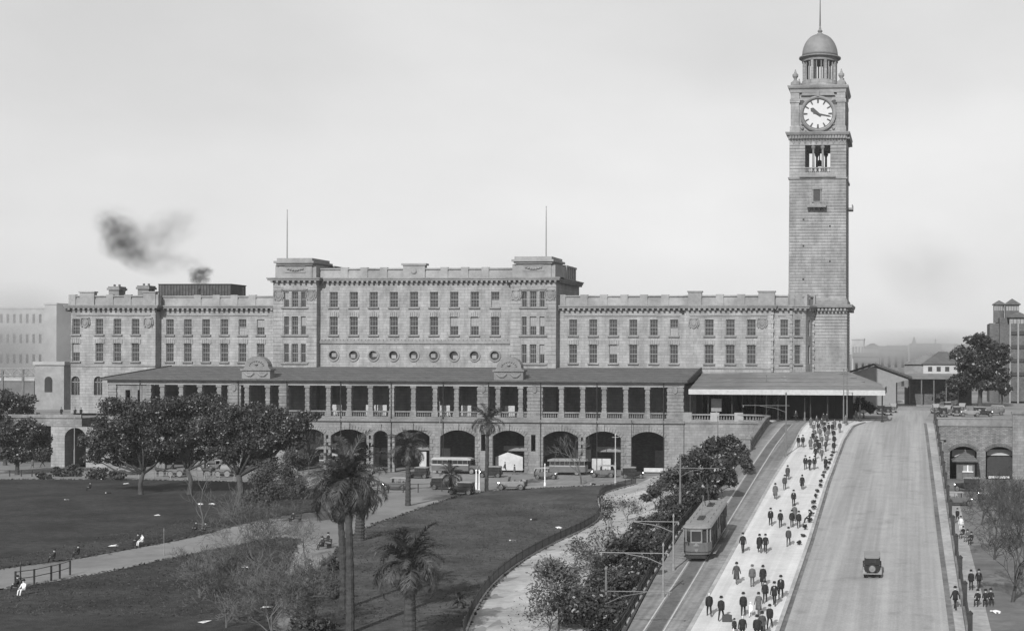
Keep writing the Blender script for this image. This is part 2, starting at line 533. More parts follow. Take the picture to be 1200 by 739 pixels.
# ---- the ramp up to the station
def edge(uv):
    P = sorted([(ramp(u, v).y, ramp(u, v).x) for u, v in uv])
    ys = np.array([p[0] for p in P]); xs = np.array([p[1] for p in P])
    return lambda y: float(np.interp(y, ys, xs))
E0 = edge([(735, 739), (768, 675), (800, 622), (838, 578), (878, 527), (897, 499)])
E1 = edge([(805, 739), (869, 625), (905, 561), (924, 532), (937, 505), (944, 497)])
E2 = edge([(914, 739), (950, 634), (970, 567), (989, 516), (1000, 499.5), (1024, 493)])
E3 = edge([(1118, 739), (1104, 640), (1087, 508), (1084, 494)])
E4 = edge([(1131, 739), (1117, 650), (1094, 497), (1090, 488)])
YN = 88.0
def ribbon(name, ea, eb, y0, y1, off, m, n=60, skirt=0.0, zf=ramp_z):
    mb = MB()
    ys = [y0 + (y1 - y0) * i / n for i in range(n + 1)]
    vs = []
    for y in ys:
        a, b, z = ea(y), eb(y), zf(y) + off
        vs += [(a, y, z), (b, y, z), (a, y, z - skirt - 0.01), (b, y, z - skirt - 0.01)]
    fs = []
    for i in range(n):
        k = i * 4
        fs.append((k, k + 1, k + 5, k + 4))
        if skirt:
            fs += [(k, k + 4, k + 6, k + 2), (k + 1, k + 3, k + 7, k + 5)]
    if skirt: fs.append((0, 2, 3, 1))
    mb.add(vs, fs)
    o = link(name, mb.mesh(name, m)); o['kind'] = 'structure'
    return o
mv = lambda e, d: (lambda y: e(y) + d)
ribbon('road', E2, mv(E3, 0.1), YN, 246, 0.0, ASPHALT, 70)
ribbon('pavement', mv(E3, 0.1), mv(E4, 0.5), YN, 233, 0.13, KERB, 60, 0.5)
ribbon('tramway', E0, E1, YN, 245, 0.0, TRAMBED, 70)
ribbon('footpath', mv(E1, 0.3), mv(E2, -0.3), YN, 233, 0.13, FOOT, 70, 0.3)
ribbon('kerb', E1, mv(E1, 0.32), YN, 232, 0.15, KERB, 70, 0.3)
ribbon('kerb', mv(E2, -0.32), E2, YN, 232, 0.14, KERB, 70, 0.3)
GUT = mat('gutter_grime', 0.14, 0.4, 1.2, world=True, stain=0.3)
ribbon('gutter', mv(E3, -0.35), mv(E3, 0.08), YN, 232, 0.008, GUT, 60)
ribbon('gutter', mv(E2, 0.02), mv(E2, 0.32), YN, 230, 0.008, GUT, 60)
# a dark strip of setts between and beside each pair of rails
railc = edge([(766, 739), (815, 660), (853, 600), (886, 548), (903, 522)])
ribbon('sett_paving', mv(railc, -0.55), mv(railc, 0.55), YN, 226, 0.006, mat('dark_setts', 0.12, 0.25, 2.0, bump=0.4, world=True, stain=0.25), 60)
for dx in (-0.72, 0.72, -3.72 + 0.15, -2.3):
    if dx < -1: continue
    ribbon('tram_rail', mv(railc, dx - 0.06), mv(railc, dx + 0.06), YN, 226, 0.03, RAILM, 60, 0.03)
# body of the ramp (sides)
mb = MB(); vs = []; n = 50
for i in range(n + 1):
    y = YN + (YA - 0.05 - YN) * i / n
    vs += [(E0(y) - 0.1, y, ramp_z(y) - 0.02), (E4(y) + 0.5, y, ramp_z(y) - 0.02), (E0(y) - 0.1, y, -0.5), (E4(y) + 0.5, y, -0.5)]
fs = []
for i in range(n):
    k = i * 4
    fs += [(k, k + 4, k + 6, k + 2), (k + 1, k + 3, k + 7, k + 5)]
mb.add(vs, fs)
o = link('ramp', mb.mesh('ramp', STONE2)); o['kind'] = 'structure'

# embankment between the park fence and the ramp
FY = np.array([p[1] for p in fence_line]); FXs = np.array([p[0] for p in fence_line])
srt = np.argsort(FY); FY = FY[srt]; FXs = FXs[srt]
def fence_x(y): return float(np.interp(y, FY, FXs))
def bank_pt(y, t):
    a = fence_x(y) + 0.15; b = E0(y) - 0.1
    x = a + (b - a) * t
    h = ramp_z(y) - 0.1
    z = h * (0.12 * t + 0.88 * t * t * (1.6 - 0.6 * t))
    return x, y, z
mb = MB(); vs = []; ny, nx = 90, 18
for i in range(ny + 1):
    y = YN + (YA - 0.4 - YN) * i / ny
    for j in range(nx + 1):
        x, yy, z = bank_pt(y, j / nx)
        if 0 < j < nx: z += 0.12 * math.sin(x * 1.7 + y * 0.6) * math.sin(y * 1.1) + R.uniform(-0.05, 0.05)
        vs.append((x, yy, z - 0.0))
fs = [(i * (nx + 1) + j, i * (nx + 1) + j + 1, (i + 1) * (nx + 1) + j + 1, (i + 1) * (nx + 1) + j) for i in range(ny) for j in range(nx)]
mb.add(vs, fs)
o = link('embankment', mb.mesh('embankment', BANK, smooth=True)); o['kind'] = 'structure'

# plateau that carries the station yard
XR = E4(YA) + 0.5
CX0, CX1 = fX(126, YA), fX(801.5, YA)     # the colonnade's ends
mb = MB()
mb.box(CX1 + 0.2, XR + 0.0, YA + 0.3, YM + 0.2, -0.4, 9.38)
mb.box(XR + 0.0, 300, YA + 9, YM + 0.2, -0.4, 9.38)
mb.box(-400, 400, YM + 0.2, 760, -0.4, 9.38)
single('terrain', mb, DIRT, kind='structure', base=(0, 0, 0))
mb = MB(); mb.box(XR, 200, YA + 0.9, YA + 9, 8.7, 9.38)
single('bridge_deck', mb, DIRT, kind='structure')
# yard road continuing past the awning
pts = [(E2(232) + 3.5, 246), (E3(246) + 0.1, 246)] + [(deck(u, v).x, deck(u, v).y) for u, v in [(1086, 489), (1095, 476), (1090, 468), (1050, 468), (1040, 474)]]
sheet('road', pts, 9.392, ASPHALT)
sheet('footpath', [(CX1 + 0.3, YA + 0.4), (E2(232), YA - 1), (E2(232) + 3.4, 246), (E2(232) + 3.4, YM), (CX1 + 0.3, YM)], 9.396, FOOT)

# far hills
for (x0, x1, yc, h, nm) in [(-900, 1500, 1500, 34, 'hill'), (-1800, -200, 1300, 20, 'hill')]:
    mb = MB(); vs = []; k = 40
    for i in range(k + 1):
        x = x0 + (x1 - x0) * i / k
        e = math.sin(PI * i / k) ** 0.5
        hh = h * e * (0.8 + 0.15 * math.sin(i * 0.9) + 0.08 * math.sin(i * 2.3))
        vs += [(x, yc - 400, 0), (x, yc, hh), (x, yc + 500, 0)]
    fs = []
    for i in range(k):
        a = i * 3
        fs += [(a, a + 3, a + 4, a + 1), (a + 1, a + 4, a + 5, a + 2)]
    mb.add(vs, fs); single(nm, mb, FARD, kind='structure', base=(0, 0, 0), smooth=True)

# ================================================================ STATION
def wall(mb, P, Q, z0, z1, ops, depth=0.5):
    """front skin from P to Q with openings (s0, s1, za, zb, kind) and their reveals; kind rect / arch / round"""
    P = Vector((P[0], P[1], 0)); Q = Vector((Q[0], Q[1], 0))
    d = (Q - P); L = d.length; d.normalize()
    nn = Vector((-d.y, d.x, 0))      # inward
    def W(s, z, k=0.0):
        p = P + d * s + nn * k
        return (p.x, p.y, z)
    S = sorted({0.0, L} | {round(a, 4) for o in ops for a in o[:2]})
    Z = sorted({z0, z1} | {round(a, 4) for o in ops for a in o[2:4]})
    S = [s for s in S if 0 <= s <= L + 1e-6]
    for i in range(len(S) - 1):
        for j in range(len(Z) - 1):
            cs, cz = (S[i] + S[i + 1]) / 2, (Z[j] + Z[j + 1]) / 2
            if any(o[0] - 1e-4 < cs < o[1] + 1e-4 and o[2] - 1e-4 < cz < o[3] + 1e-4 for o in ops): continue
            mb.quad(W(S[i], Z[j]), W(S[i + 1], Z[j]), W(S[i + 1], Z[j + 1]), W(S[i], Z[j + 1]))
    for s0, s1, za, zb, kind in ops:
        if kind == 'rect':
            c = [(s0, za), (s1, za), (s1, zb), (s0, zb)]
        elif kind == 'arch' or kind[0] == 'seg':
            rise = kind[1] if kind[0] == 'seg' else (s1 - s0) / 2
            N = 14; m = (s0 + s1) / 2; hw = (s1 - s0) / 2
            r = (hw * hw + rise * rise) / (2 * rise)
            a0 = math.asin(min(1, hw / r))
            arc = [(m + r * math.sin(-a0 + 2 * a0 * k / N), zb - r + r * math.cos(-a0 + 2 * a0 * k / N)) for k in range(N + 1)]
            for k in range(N):
                mb.quad(W(*arc[k]), W(*arc[k + 1]), W(arc[k + 1][0], zb), W(arc[k][0], zb))
            c = [(s0, za), (s1, za)] + arc[::-1]
        else:
            N = 24; m, zm, r = (s0 + s1) / 2, (za + zb) / 2, (s1 - s0) / 2
            arc = [(m + r * math.cos(2 * PI * k / N), zm + r * math.sin(2 * PI * k / N)) for k in range(N)]
            def sqp(a):
                c_, s_ = math.cos(a), math.sin(a); k_ = max(abs(c_), abs(s_)); return (m + r * c_ / k_, zm + r * s_ / k_)
            for k in range(N):
                a, b = 2 * PI * k / N, 2 * PI * (k + 1) / N
                mb.quad(W(*arc[k]), W(*sqp(a)), W(*sqp(b)), W(*arc[(k + 1) % N]))
            c = arc
        for k in range(len(c)):
            a, b = c[k], c[(k + 1) % len(c)]
            mb.quad(W(*a), W(*b), W(b[0], b[1], depth), W(a[0], a[1], depth))
    return d, nn

WM = {}
def window_meshes(w, h):
    key = (round(w, 2), round(h, 2))
    if key in WM: return WM[key]
    f = MB(); t = 0.09
    f.box(-w / 2, -w / 2 + t, -0.06, 0.06, 0, h); f.box(w / 2 - t, w / 2, -0.06, 0.06, 0, h)
    f.box(-w / 2 + t, w / 2 - t, -0.06, 0.06, 0, t); f.box(-w / 2 + t, w / 2 - t, -0.06, 0.06, h - t, h)
    f.box(-w / 2 + t, w / 2 - t, -0.08, 0.05, h * 0.5 - 0.06, h * 0.5 + 0.06)
    if w > 1.1:
        for x in (-w / 6, w / 6): f.box(x - 0.025, x + 0.025, -0.05, 0.04, t, h - t)
        for z in (h * 0.27, h * 0.75): f.box(-w / 2 + t, w / 2 - t, -0.045, 0.035, z - 0.025, z + 0.025)
    else:
        f.box(-0.02, 0.02, -0.05, 0.04, t, h - t)
    p = MB(); p.box(-w / 2 + t * 0.8, w / 2 - t * 0.8, 0.005, 0.02, t * 0.8, h - t * 0.8)
    b = MB(); b.box(-w / 2 + t, w / 2 - t, -0.02, -0.005, h * 0.52, h - t)
    b2 = MB(); b2.box(-w / 2 + t, w / 2 - t, -0.02, -0.005, t, h * 0.45)
    sl = MB(); sl.box(-w / 2 - 0.28, w / 2 + 0.28, -0.62, -0.3, -0.26, 0)
    WM[key] = (f.mesh('window', SASH), p.mesh('pane', GLASS), b.mesh('blind', BLIND), b2.mesh('blind', BLIND), sl.mesh('sill', TRIM))
    return WM[key]

def put_window(parent, x, y, z, w, h, rz=0.0, sill=True, blind=None):
    f, p, b, b2, sl = window_meshes(w, h)
    q = Vector((x, y, z)) - wloc(parent)
    o = link('window', f, parent, q); o.rotation_euler = (0, 0, rz)
    link('pane', p, o)
    if sill: link('sill', sl, o)
    if blind is None:
        r = R.random(); blind = 1 if r < 0.1 else 2 if r < 0.16 else 0
    if blind: link('blind', b if blind == 1 else b2, o)
    return o

def cornice(mb, x0, x1, y, z, proj=0.9, h=0.75, dent=True, dm=None, step=0.85, ret=None):
    """moulded courses along x on a front at y; ret = how far the moulding returns backward at the ends"""
    r = ret or 0.6
    mb.box(x0 - proj * 0.3, x1 + proj * 0.3, y - proj * 0.3, y + r, z, z + h * 0.35)
    mb.box(x0 - proj * 0.85, x1 + proj * 0.85, y - proj * 0.85, y + r + 0.003, z + h * 0.35, z + h * 0.72)
    mb.box(x0 - proj, x1 + proj, y - proj, y + r + 0.006, z + h * 0.72, z + h)
    if dent:
        n = int((x1 - x0) / step)
        for i in range(n + 1):
            x = x0 + (x1 - x0) * i / max(n, 1)
            (dm or mb).box(x - 0.2, x + 0.2, y - proj * 0.8, y - proj * 0.3, z - 0.1, z + h * 0.35 - 0.004)

bl = Vector((fX(485, YM), YM, 9.4))
ST = empty('station_building', bl, 'long sandstone railway station with taller central block and flat parapeted roof', 'building')

ZC, ZP = fZ(363, YM), fZ(346, YM)             # wing cornice soffit, parapet top
ZCC, ZPC = fZ(331, YM), fZ(314, YM)           # central block
UW = (fZ(392.5, YM), fZ(374, YM)); LW = (fZ(424.5, YM), fZ(403, YM))
CW1 = (fZ(360, YM), fZ(342, YM)); CW2 = (fZ(392.5, YM), fZ(371, YM))
ZB = 9.4
YP, YL, YR, YC2 = YM - 1.5, YM - 1.3, YM - 0.5, YM - 0.15

def opening(x, w, z, P): return (x - w / 2 - P[0], x + w / 2 - P[0], z[0], z[1], 'rect')

def front(name, x0, x1, y, z1, wins, extra=(), m=STONE, depth=0.42):
    mb = MB()
    ops = [(x - w_ / 2 - x0, x + w_ / 2 - x0, a, b, 'rect') for x, w_, a, b in wins] + list(extra)
    wall(mb, (x0, y), (x1, y), ZB, z1, ops, depth)
    part(name, mb, m, ST)
    for x, w_, a, b in wins:
        put_window(ST, x, y + 0.3, a, w_, b - a, sill=w_ > 1.1)

WW = 1.5
# left breakfront with its rounded corner
xl0, xl1 = fX(83, YL), fX(182, YL)
front('wall', xl0, xl1, YL, ZC, [(fX(u, YL), WW, *z) for u in (89, 116.3, 137.3, 158.7) for z in (UW, LW)],
      [(fX(u, YL) - 0.85 - xl0, fX(u, YL) + 0.85 - xl0, fZ(465, YL), fZ(442.5, YL), 'arch') for u in (88.5, 115)])
for u in (88.5, 115):
    mb = MB(); mb.box(fX(u, YL) - 0.85, fX(u, YL) + 0.85, YL + 0.4, YL + 0.45, fZ(465, YL), fZ(442.5, YL)); part('arched_window', mb, GLASS, ST)
    mb = MB()
    for k in (-0.28, 0.28): mb.box(fX(u, YL) + k - 0.04, fX(u, YL) + k + 0.04, YL + 0.3, YL + 0.4, fZ(465, YL), fZ(445, YL))
    mb.box(fX(u, YL) - 0.85, fX(u, YL) + 0.85, YL + 0.3, YL + 0.39, fZ(450, YL), fZ(449, YL)); parts('window_frame', mb, SASH, ST)
xe0 = fX(72.5, YL)
mb = MB()
P, Q = (xe0, YL + 4.2), (xl0, YL)
L = math.hypot(Q[0] - P[0], Q[1] - P[1])
wall(mb, P, Q, ZB, ZC, [(L / 2 - 0.5, L / 2 + 0.5, *UW, 'rect'), (L / 2 - 0.5, L / 2 + 0.5, *LW, 'rect')], 0.42)
wall(mb, (xe0, YL + 16), P, ZB, ZC, [], 0.4)
wall(mb, (xl1, YL), (xl1, YM + 0.6), ZB, ZC, [], 0.4)
part('wall', mb, STONE, ST)
ang = math.atan2(Q[1] - P[1], Q[0] - P[0])
for z in (UW, LW): put_window(ST, (P[0] + Q[0]) / 2 + 0.2, (P[1] + Q[1]) / 2 + 0.25, z[0], 1.0, z[1] - z[0], ang, sill=False)
# left wing
YW = YM + 0.5
xw0, xw1 = fX(182, YW), fX(320, YW)
front('wall', xl1, xw1, YW, ZC, [(fX(u, YW), WW, *z) for u in (199, 220, 241.3, 262.7, 284, 305.3) for z in (UW, LW)])
# central block
xp0, xp1 = fX(320, YP), fX(371, YP)
xq0, xq1 = fX(598, YP), fX(651.5, YP)
cu = (390.8, 414.3, 437.6, 461.2, 484.8, 508.3, 532, 556, 580)
front('wall', xp1, xq0, YC2, ZCC, [(fX(u, YC2), 1.58, *z) for u in cu for z in (CW1, CW2)],
      [(fX(u, YC2) - 0.85 - xp1, fX(u, YC2) + 0.85 - xp1, fZ(416.5, YC2) - 0.85, fZ(416.5, YC2) + 0.85, 'round') for u in cu])
zr = fZ(416.5, YC2)
for u in cu:
    x = fX(u, YC2)
    mb = MB(); vs = []; N = 24
    for r_, yy in ((0.8, -0.02), (1.12, -0.02), (1.12, -0.2), (0.86, -0.2)):
        vs += [(x + r_ * math.cos(2 * PI * k / N), YC2 + yy, zr + r_ * math.sin(2 * PI * k / N)) for k in range(N)]
    fs = [(i * N + k, i * N + (k + 1) % N, ((i + 1) % 4) * N + (k + 1) % N, ((i + 1) % 4) * N + k) for i in range(4) for k in range(N)]
    mb.add(vs, fs); po = part('porthole', mb, TRIM, ST)
    mb = MB(); mb.box(x - 0.85, x + 0.85, YC2 + 0.35, YC2 + 0.38, zr - 0.85, zr + 0.85)
    o = link('pane', mb.mesh('pane', GLASS, wloc(ST)), po)
    mb = MB(); mb.cbox((x + R.uniform(-.2, .2), YC2 + 0.25, zr + R.uniform(-.3, .1)), (0.9, 0.06, 0.7)); o = link('casement', mb.mesh('casement', SASH if R.random() < .6 else BLIND, wloc(ST)), po)
mb = MB(); zs = fZ(401, YC2)
mb.box(xp1, xq0, YC2 - 0.28, YC2 - 0.01, zs - 0.25, zs + 0.3)
n = int((xq0 - xp1) / 0.7)
for i in range(n): mb.box(xp1 + 0.7 * i + 0.15, xp1 + 0.7 * i + 0.5, YC2 - 0.2, YC2 - 0.01, zs + 0.3, zs + 0.55)
part('string_course', mb, TRIM, ST, kind='stuff')
# triple windows of the two pavilions
def pavilion(x0, x1, us):
    zrows = [CW1, CW2, (fZ(425, YP), fZ(403, YP))]
    wins = []
    for r_, z in enumerate(zrows):
        for k, u in enumerate(us): wins.append((fX(u, YP), 1.25 if k == 1 else 0.95, *z))
    mb = MB()
    wall(mb, (x0, YP), (x1, YP), ZB, ZCC, [(x - w_ / 2 - x0, x + w_ / 2 - x0, a, b, 'rect') for x, w_, a, b in wins], 0.5)
    wall(mb, (x1, YP), (x1, YP + 17), ZB, ZCC, [], 0.4)
    wall(mb, (x0, YP + 17), (x0, YP), ZB, ZCC, [], 0.4)
    # channelled margins
    for k in range(int((ZCC - ZB - 9) / 0.78)):
        z = ZB + 9 + 0.78 * k
        for a, b in ((x0, x0 + 1.9), (x1 - 1.9, x1)): mb.box(a, b - 0.001, YP - 0.07, YP - 0.004, z, z + 0.68)
    part('wall', mb, STONE, ST)
    for x, w_, a, b in wins: put_window(ST, x, YP + 0.34, a, w_, b - a, sill=False)
    xa, xb = fX(us[0], YP), fX(us[2], YP)
    mb = MB()
    for a, b in zrows:
        mb.box(xa - 1.0, xb + 1.0, YP - 0.3, YP - 0.006, a - 0.3, a)
    mb.box(xa - 0.9, xb + 0.9, YP - 0.25, YP - 0.006, CW1[1] + 0.25, CW1[1] + 0.55)
    part('sill_course', mb, TRIM, ST, kind='stuff')
    for x in ((x0 + xa) / 2 - 0.2, (x1 + xb) / 2 + 0.2): cartouche(x, YP, (CW1[0] + CW1[1]) / 2 + 0.8, 1.2)
def cartouche(x, y, z, s=1.0):
    mb = MB()
    N = 16
    for dy, k, f in ((0.0, 1.0, 1), (-0.18, 0.8, 1), (-0.3, 0.5, 1)):
        pass
    mb.loft([[(x + s * k * 0.62 * math.cos(2 * PI * i / N), y + dy, z + s * k * (0.95 if math.sin(2 * PI * i / N) < 0 else 0.7) * math.sin(2 * PI * i / N)) for i in range(N)] for dy, k in ((-0.005, 1.0), (-0.2, 0.92), (-0.22, 0.72), (-0.16, 0.66), (-0.3, 0.4))])
    mb.box(x - 0.7 * s, x + 0.7 * s, y - 0.25, y - 0.006, z + 0.62 * s, z + 0.85 * s)
    mb.tube([(x - 0.72 * s, y - 0.12, z + 0.6 * s), (x - 0.8 * s, y - 0.12, z - 0.3 * s), (x - 0.55 * s, y - 0.12, z - 0.75 * s)], 0.12 * s, 6)
    mb.tube([(x + 0.72 * s, y - 0.12, z + 0.6 * s), (x + 0.8 * s, y - 0.12, z - 0.3 * s), (x + 0.55 * s, y - 0.12, z - 0.75 * s)], 0.12 * s, 6)
    part('cartouche', mb, TRIM, ST)
pavilion(xp0, xp1, (335.5, 345.3, 355.3))
pavilion(xq0, xq1, (614, 624.5, 635))
# right wing, its breakfront and the bowed end
xr0, xr1 = xq1, fX(803, YW)
front('wall', xr0, xr1, YW, ZC, [(fX(u, YW), WW, *z) for u in (671.5, 695, 718.5, 742, 766, 789.7) for z in (UW, LW)])
xb0, xb1 = xr1, fX(905, YR)
front('wall', xb0, xb1, YR, ZC, [(fX(u, YR), 1.65, *z) for u in (831, 855.7, 880.3) for z in (UW, LW)])
xs2 = fX(927, YM)
bow = [(xb1, YM), (xs2, YM), (fX(944, YM + 1.6), YM + 1.6), (fX(952.5, YM + 5), YM + 5), (fX(955, YM + 9), YM + 9), (fX(956, YM + 15), YM + 15)]
for i in range(len(bow) - 1):
    P, Q = bow[i], bow[i + 1]
    L = math.hypot(Q[0] - P[0], Q[1] - P[1]); mb = MB()
    ww = [1.45, 1.25, 0.9, 0, 0][i]; s = [L * 0.62, L * 0.45, L * 0.5, 0, 0][i]
    ops = [(s - ww / 2, s + ww / 2, *z, 'rect') for z in (UW, LW)] if ww else []
    d, nn = wall(mb, P, Q, ZB, ZC, ops, 0.42)
    part('wall', mb, STONE, ST)
    if ww:
        for z in (UW, LW):
            put_window(ST, P[0] + d.x * s + nn.x * 0.3, P[1] + d.y * s + nn.y * 0.3, z[0], ww, z[1] - z[0], math.atan2(d.y, d.x), sill=ww > 1.1)
mb = MB()
for k, z in enumerate(np.arange(17.8, ZC - 0.6, 0.8)):
    for (px, py) in (bow[3], bow[1], (xb1, YR)):
        e = 0.5 if k % 2 else 0.34
        mb.cbox((px, py, z + 0.36), (e, e, 0.7), 0.3 if px == bow[3][0] else 0)
part('quoins', mb, STONE, ST, kind='stuff')
for u, y in ((100, YL), (174, YL), (813, YR), (893, YR)): cartouche(fX(u, y), y, fZ(378, y), 1.15)
# string courses over the windows
mb = MB()
zt = fZ(369.5, YM)
for a, b, y in ((xl0, xl1, YL), (xl1, xw1, YW), (xr0, xr1, YW), (xb0, xb1, YR), (xb1, xs2, YM)):
    mb.box(a + 1, b - 1, y - 0.15, y - 0.006, zt - 0.12, zt + 0.12)
    mb.box(a, b, y - 0.12, y - 0.006, LW[0] - 1.0, LW[0] - 0.75)
part('string_course', mb, TRIM, ST, kind='stuff')
# keystone blocks above each window
mb = MB()
for us, y in (((89, 116.3, 137.3, 158.7), YL), ((199, 220, 241.3, 262.7, 284, 305.3, 671.5, 695, 718.5, 742, 766, 789.7), YW), ((831, 855.7, 880.3), YR)):
    for u in us:
        x = fX(u, y)
        for k in range(-2, 3):
            mb.cbox((x + k * 0.42, y - 0.07, LW[1] + 0.5 - 0.08 * abs(k)), (0.36, 0.13, 0.8 if k else 1.0))
for u in cu:
    for k in range(-2, 3): mb.cbox((fX(u, YC2) + k * 0.42, YC2 - 0.07, CW2[1] + 0.5 - 0.08 * abs(k)), (0.36, 0.13, 0.8 if k else 1.0))
part('voussoirs', mb, STONE, ST, kind='stuff')

# cornices with modillions, parapets
co, dn = MB(), MB()
ZCt = ZC + 0.85
for a, b, y, zz, rt in ((xl0 - 0.0, xl1, YL, ZC, 2.4), (xl1 + 0.9, xw1, YW, ZC, 0.6), (xr0, xr1, YW, ZC, 0.6), (xb0, xb1, YR, ZC, 1.2), (xb1 + 0.9, xs2 - 0.5, YM, ZC, 0.6),
                        (xp0, xp1, YP, ZCC, 2.0), (xp1 + 0.9, xq0 - 0.9, YC2, ZCC, 0.6), (xq0, xq1, YP, ZCC, 2.0)):
    cornice(co, a, b, y, zz, 0.95, 0.85, True, dn, 0.95, rt)
def cornice_run(pts, zz):
    for i in range(len(pts) - 1):
        (ax, ay), (bx, by) = pts[i], pts[i + 1]
        L = math.hypot(bx - ax, by - ay); rz = math.atan2(by - ay, bx - ax); ux, uy = (bx - ax) / L, (by - ay) / L
        nx_, ny_ = uy, -ux
        for k, (pr, a, b) in enumerate(((0.3, 0, 0.3), (0.8, 0.3, 0.62), (0.95, 0.62, 0.851))):
            mx, my = (ax + bx) / 2 + nx_ * (pr / 2 - 0.3), (ay + by) / 2 + ny_ * (pr / 2 - 0.3)
            co.cbox((mx, my, zz + (a + b) / 2 + 0.002 * i), (L + pr * 0.7, pr + 0.6, b - a), rz)
        n_ = int(L / 0.95)
        for k in range(n_):
            t = (k + 0.5) / n_
            dn.cbox((ax + (bx - ax) * t + nx_ * 0.5, ay + (by - ay) * t + ny_ * 0.5, zz + 0.1), (0.4, 0.5, 0.38), rz)
cornice_run(bow[1:], ZC)
cornice_run([(xe0, YL + 16), (xe0, YL + 4.2), (xl0, YL)], ZC)
cornice_run([(xq1, YP), (xq1, YP + 17)], ZCC)
part('cornice', co, TRIM, ST); part('modillion', dn, TRIM, ST, kind='stuff')
pa, pi = MB(), MB()
def parapet(a, b, y, z0, z1, piers, thick=0.5, pw=1.4, lift=0.15):
    pa.box(a, b, y + 0.05, y + thick, z0, z0 + (z1 - z0) * 0.62)
    pa.box(a, b, y + 0.2, y + thick - 0.1, z0 + (z1 - z0) * 0.62, z1 - 0.25)
    pa.box(a, b, y - 0.03, y + thick + 0.05, z1 - 0.25, z1)
    for x in piers: pi.box(x - pw / 2, x + pw / 2, y - 0.08, y + thick + 0.1, z0 + 0.004, z1 + lift)
def pxs(us, y): return [fX(u, y) for u in us]
parapet(xl0, xl1, YL + 0.1, ZCt, ZP, pxs((84, 128, 149, 181), YL))
parapet(xl1, xw1, YW + 0.1, ZCt, ZP, pxs((231, 253, 274, 295), YW))
parapet(xr0, xr1, YW + 0.1, ZCt, ZP, pxs((658, 684, 707, 731, 754, 779), YW))
parapet(xb0, xb1, YR + 0.1, ZCt, ZP, pxs((843, 868), YR))
parapet(xb1, xs2, YM + 0.1, ZCt, ZP, [])
parapet(xp1, xq0, YC2 + 0.1, ZCC + 0.85, ZPC, pxs((403, 426, 449, 520, 544, 568), YC2))
for u, y, s in ((102, YL, 2.9), (175, YL, 2.4), (814, YR, 2.5), (898, YR, 3.0)):
    x = fX(u, y); pi.box(x - s / 2, x + s / 2, y - 0.14, y + 0.8, ZCt + 0.004, ZP + 0.5)
    pi.box(x - s / 2 - 0.15, x + s / 2 + 0.15, y - 0.28, y + 0.95, ZP + 0.5, ZP + 0.75)
x = fX(485, YC2); pi.box(x - 2.1, x + 2.1, YC2 - 0.15, YC2 + 1, ZCC + 0.86, ZPC + 0.5); pi.box(x - 2.4, x + 2.4, YC2 - 0.35, YC2 + 1.2, ZPC + 0.5, ZPC + 0.85)
for i in range(1, len(bow) - 1):
    (ax, ay), (bx, by) = bow[i], bow[i + 1]
    L = math.hypot(bx - ax, by - ay); rz = math.atan2(by - ay, bx - ax)
    pa.cbox(((ax + bx) / 2, (ay + by) / 2, (ZCt + ZP) / 2 - 0.3), (L, 0.4, ZP - ZCt - 0.6), rz)
    pa.cbox(((ax + bx) / 2, (ay + by) / 2, ZP - 0.15 - 0.003 * i), (L + 0.3, 0.55, 0.3), rz)
    pi.cbox((ax, ay, (ZCt + ZP) / 2 + 0.1), (0.9, 0.9, ZP - ZCt + 0.2), rz)
(ax, ay), (bx, by) = (xe0, YL + 4.2), (xl0, YL)
pa.cbox(((ax + bx) / 2, (ay + by) / 2, (ZCt + ZP) / 2), (math.hypot(bx - ax, by - ay), 0.5, ZP - ZCt - 0.004), math.atan2(by - ay, bx - ax))
pa.box(xe0, xe0 + 0.5, YL + 4.2, YL + 16, ZCt, ZP - 0.01)
part('parapet', pa, PARAPET, ST); parts('parapet_pier', pi, PARAPET, ST)
# attics on the pavilions
for x0, x1, zt_ in ((xp0, xp1, fZ(302.5, YP, 345)), (xq0, xq1, fZ(300.5, YP, 625))):
    mb = MB(); z0 = ZCC + 0.85
    a = 0.25
    mb.box(x0 + a, x1 - a, YP + 0.25, YP + 15.5, z0, z0 + 2.4)
    mb.box(x0 + 1.0, x1 - 1.0, YP + 0.05, YP + 7, z0 + 0.004, zt_ - 1.3)
    mb.box(x0 + 0.7, x1 - 0.7, YP - 0.35, YP + 7.4, zt_ - 1.3, zt_ - 0.95)
    mb.box(x0 + 0.35, x1 - 0.35, YP - 0.7, YP + 7.8, zt_ - 0.95, zt_ - 0.55)
    mb.box(x0 + 0.8, x1 - 0.8, YP - 0.3, YP + 7.4, zt_ - 0.55, zt_)
    for k in range(5): mb.box(x1 - a - 0.02, x1 - a + 0.15, YP + 8 + k * 1.6, YP + 8.8 + k * 1.6, z0 + 0.01, z0 + 2.6)
    mb.box(x0 + a - 0.1, x1 - a + 0.2, YP + 7.9, YP + 15.7, z0 + 2.4, z0 + 2.75)
    part('attic', mb, PARAPET, ST)
    mb = MB(); xc = (x0 + x1) / 2
    for k in range(7):
        t = -1.4 + 2.8 * k / 6
        mb.lathe([(0.01, -0.25), (0.25, -0.1), (0.25, 0.1), (0.01, 0.25)], (xc + t, YP + 0.0, zt_ - 2.1 - 0.18 * math.cos(t * 1.6)), 8)
    mb.box(xc - 2.0, xc + 2.0, YP - 0.06, YP + 0.044, zt_ - 2.7, zt_ - 2.55)
    mb.box(xc - 2.0, xc + 2.0, YP - 0.06, YP + 0.044, zt_ - 1.62, zt_ - 1.48)
    part('carved_panel', mb, TRIM, ST)
mb = MB(); mb.lathe([(0.55, 0), (0.55, 0.1), (0.4, 0.2), (0.01, 0.22)], (0, 0, 0), 14)
xm = fX(485, YC2); zmm = ZPC - 0.6
mb.v = [(xm + x_, YC2 - 0.15 - z_, zmm + y_) for x_, y_, z_ in mb.v]
part('carved_panel', mb, TRIM, ST)
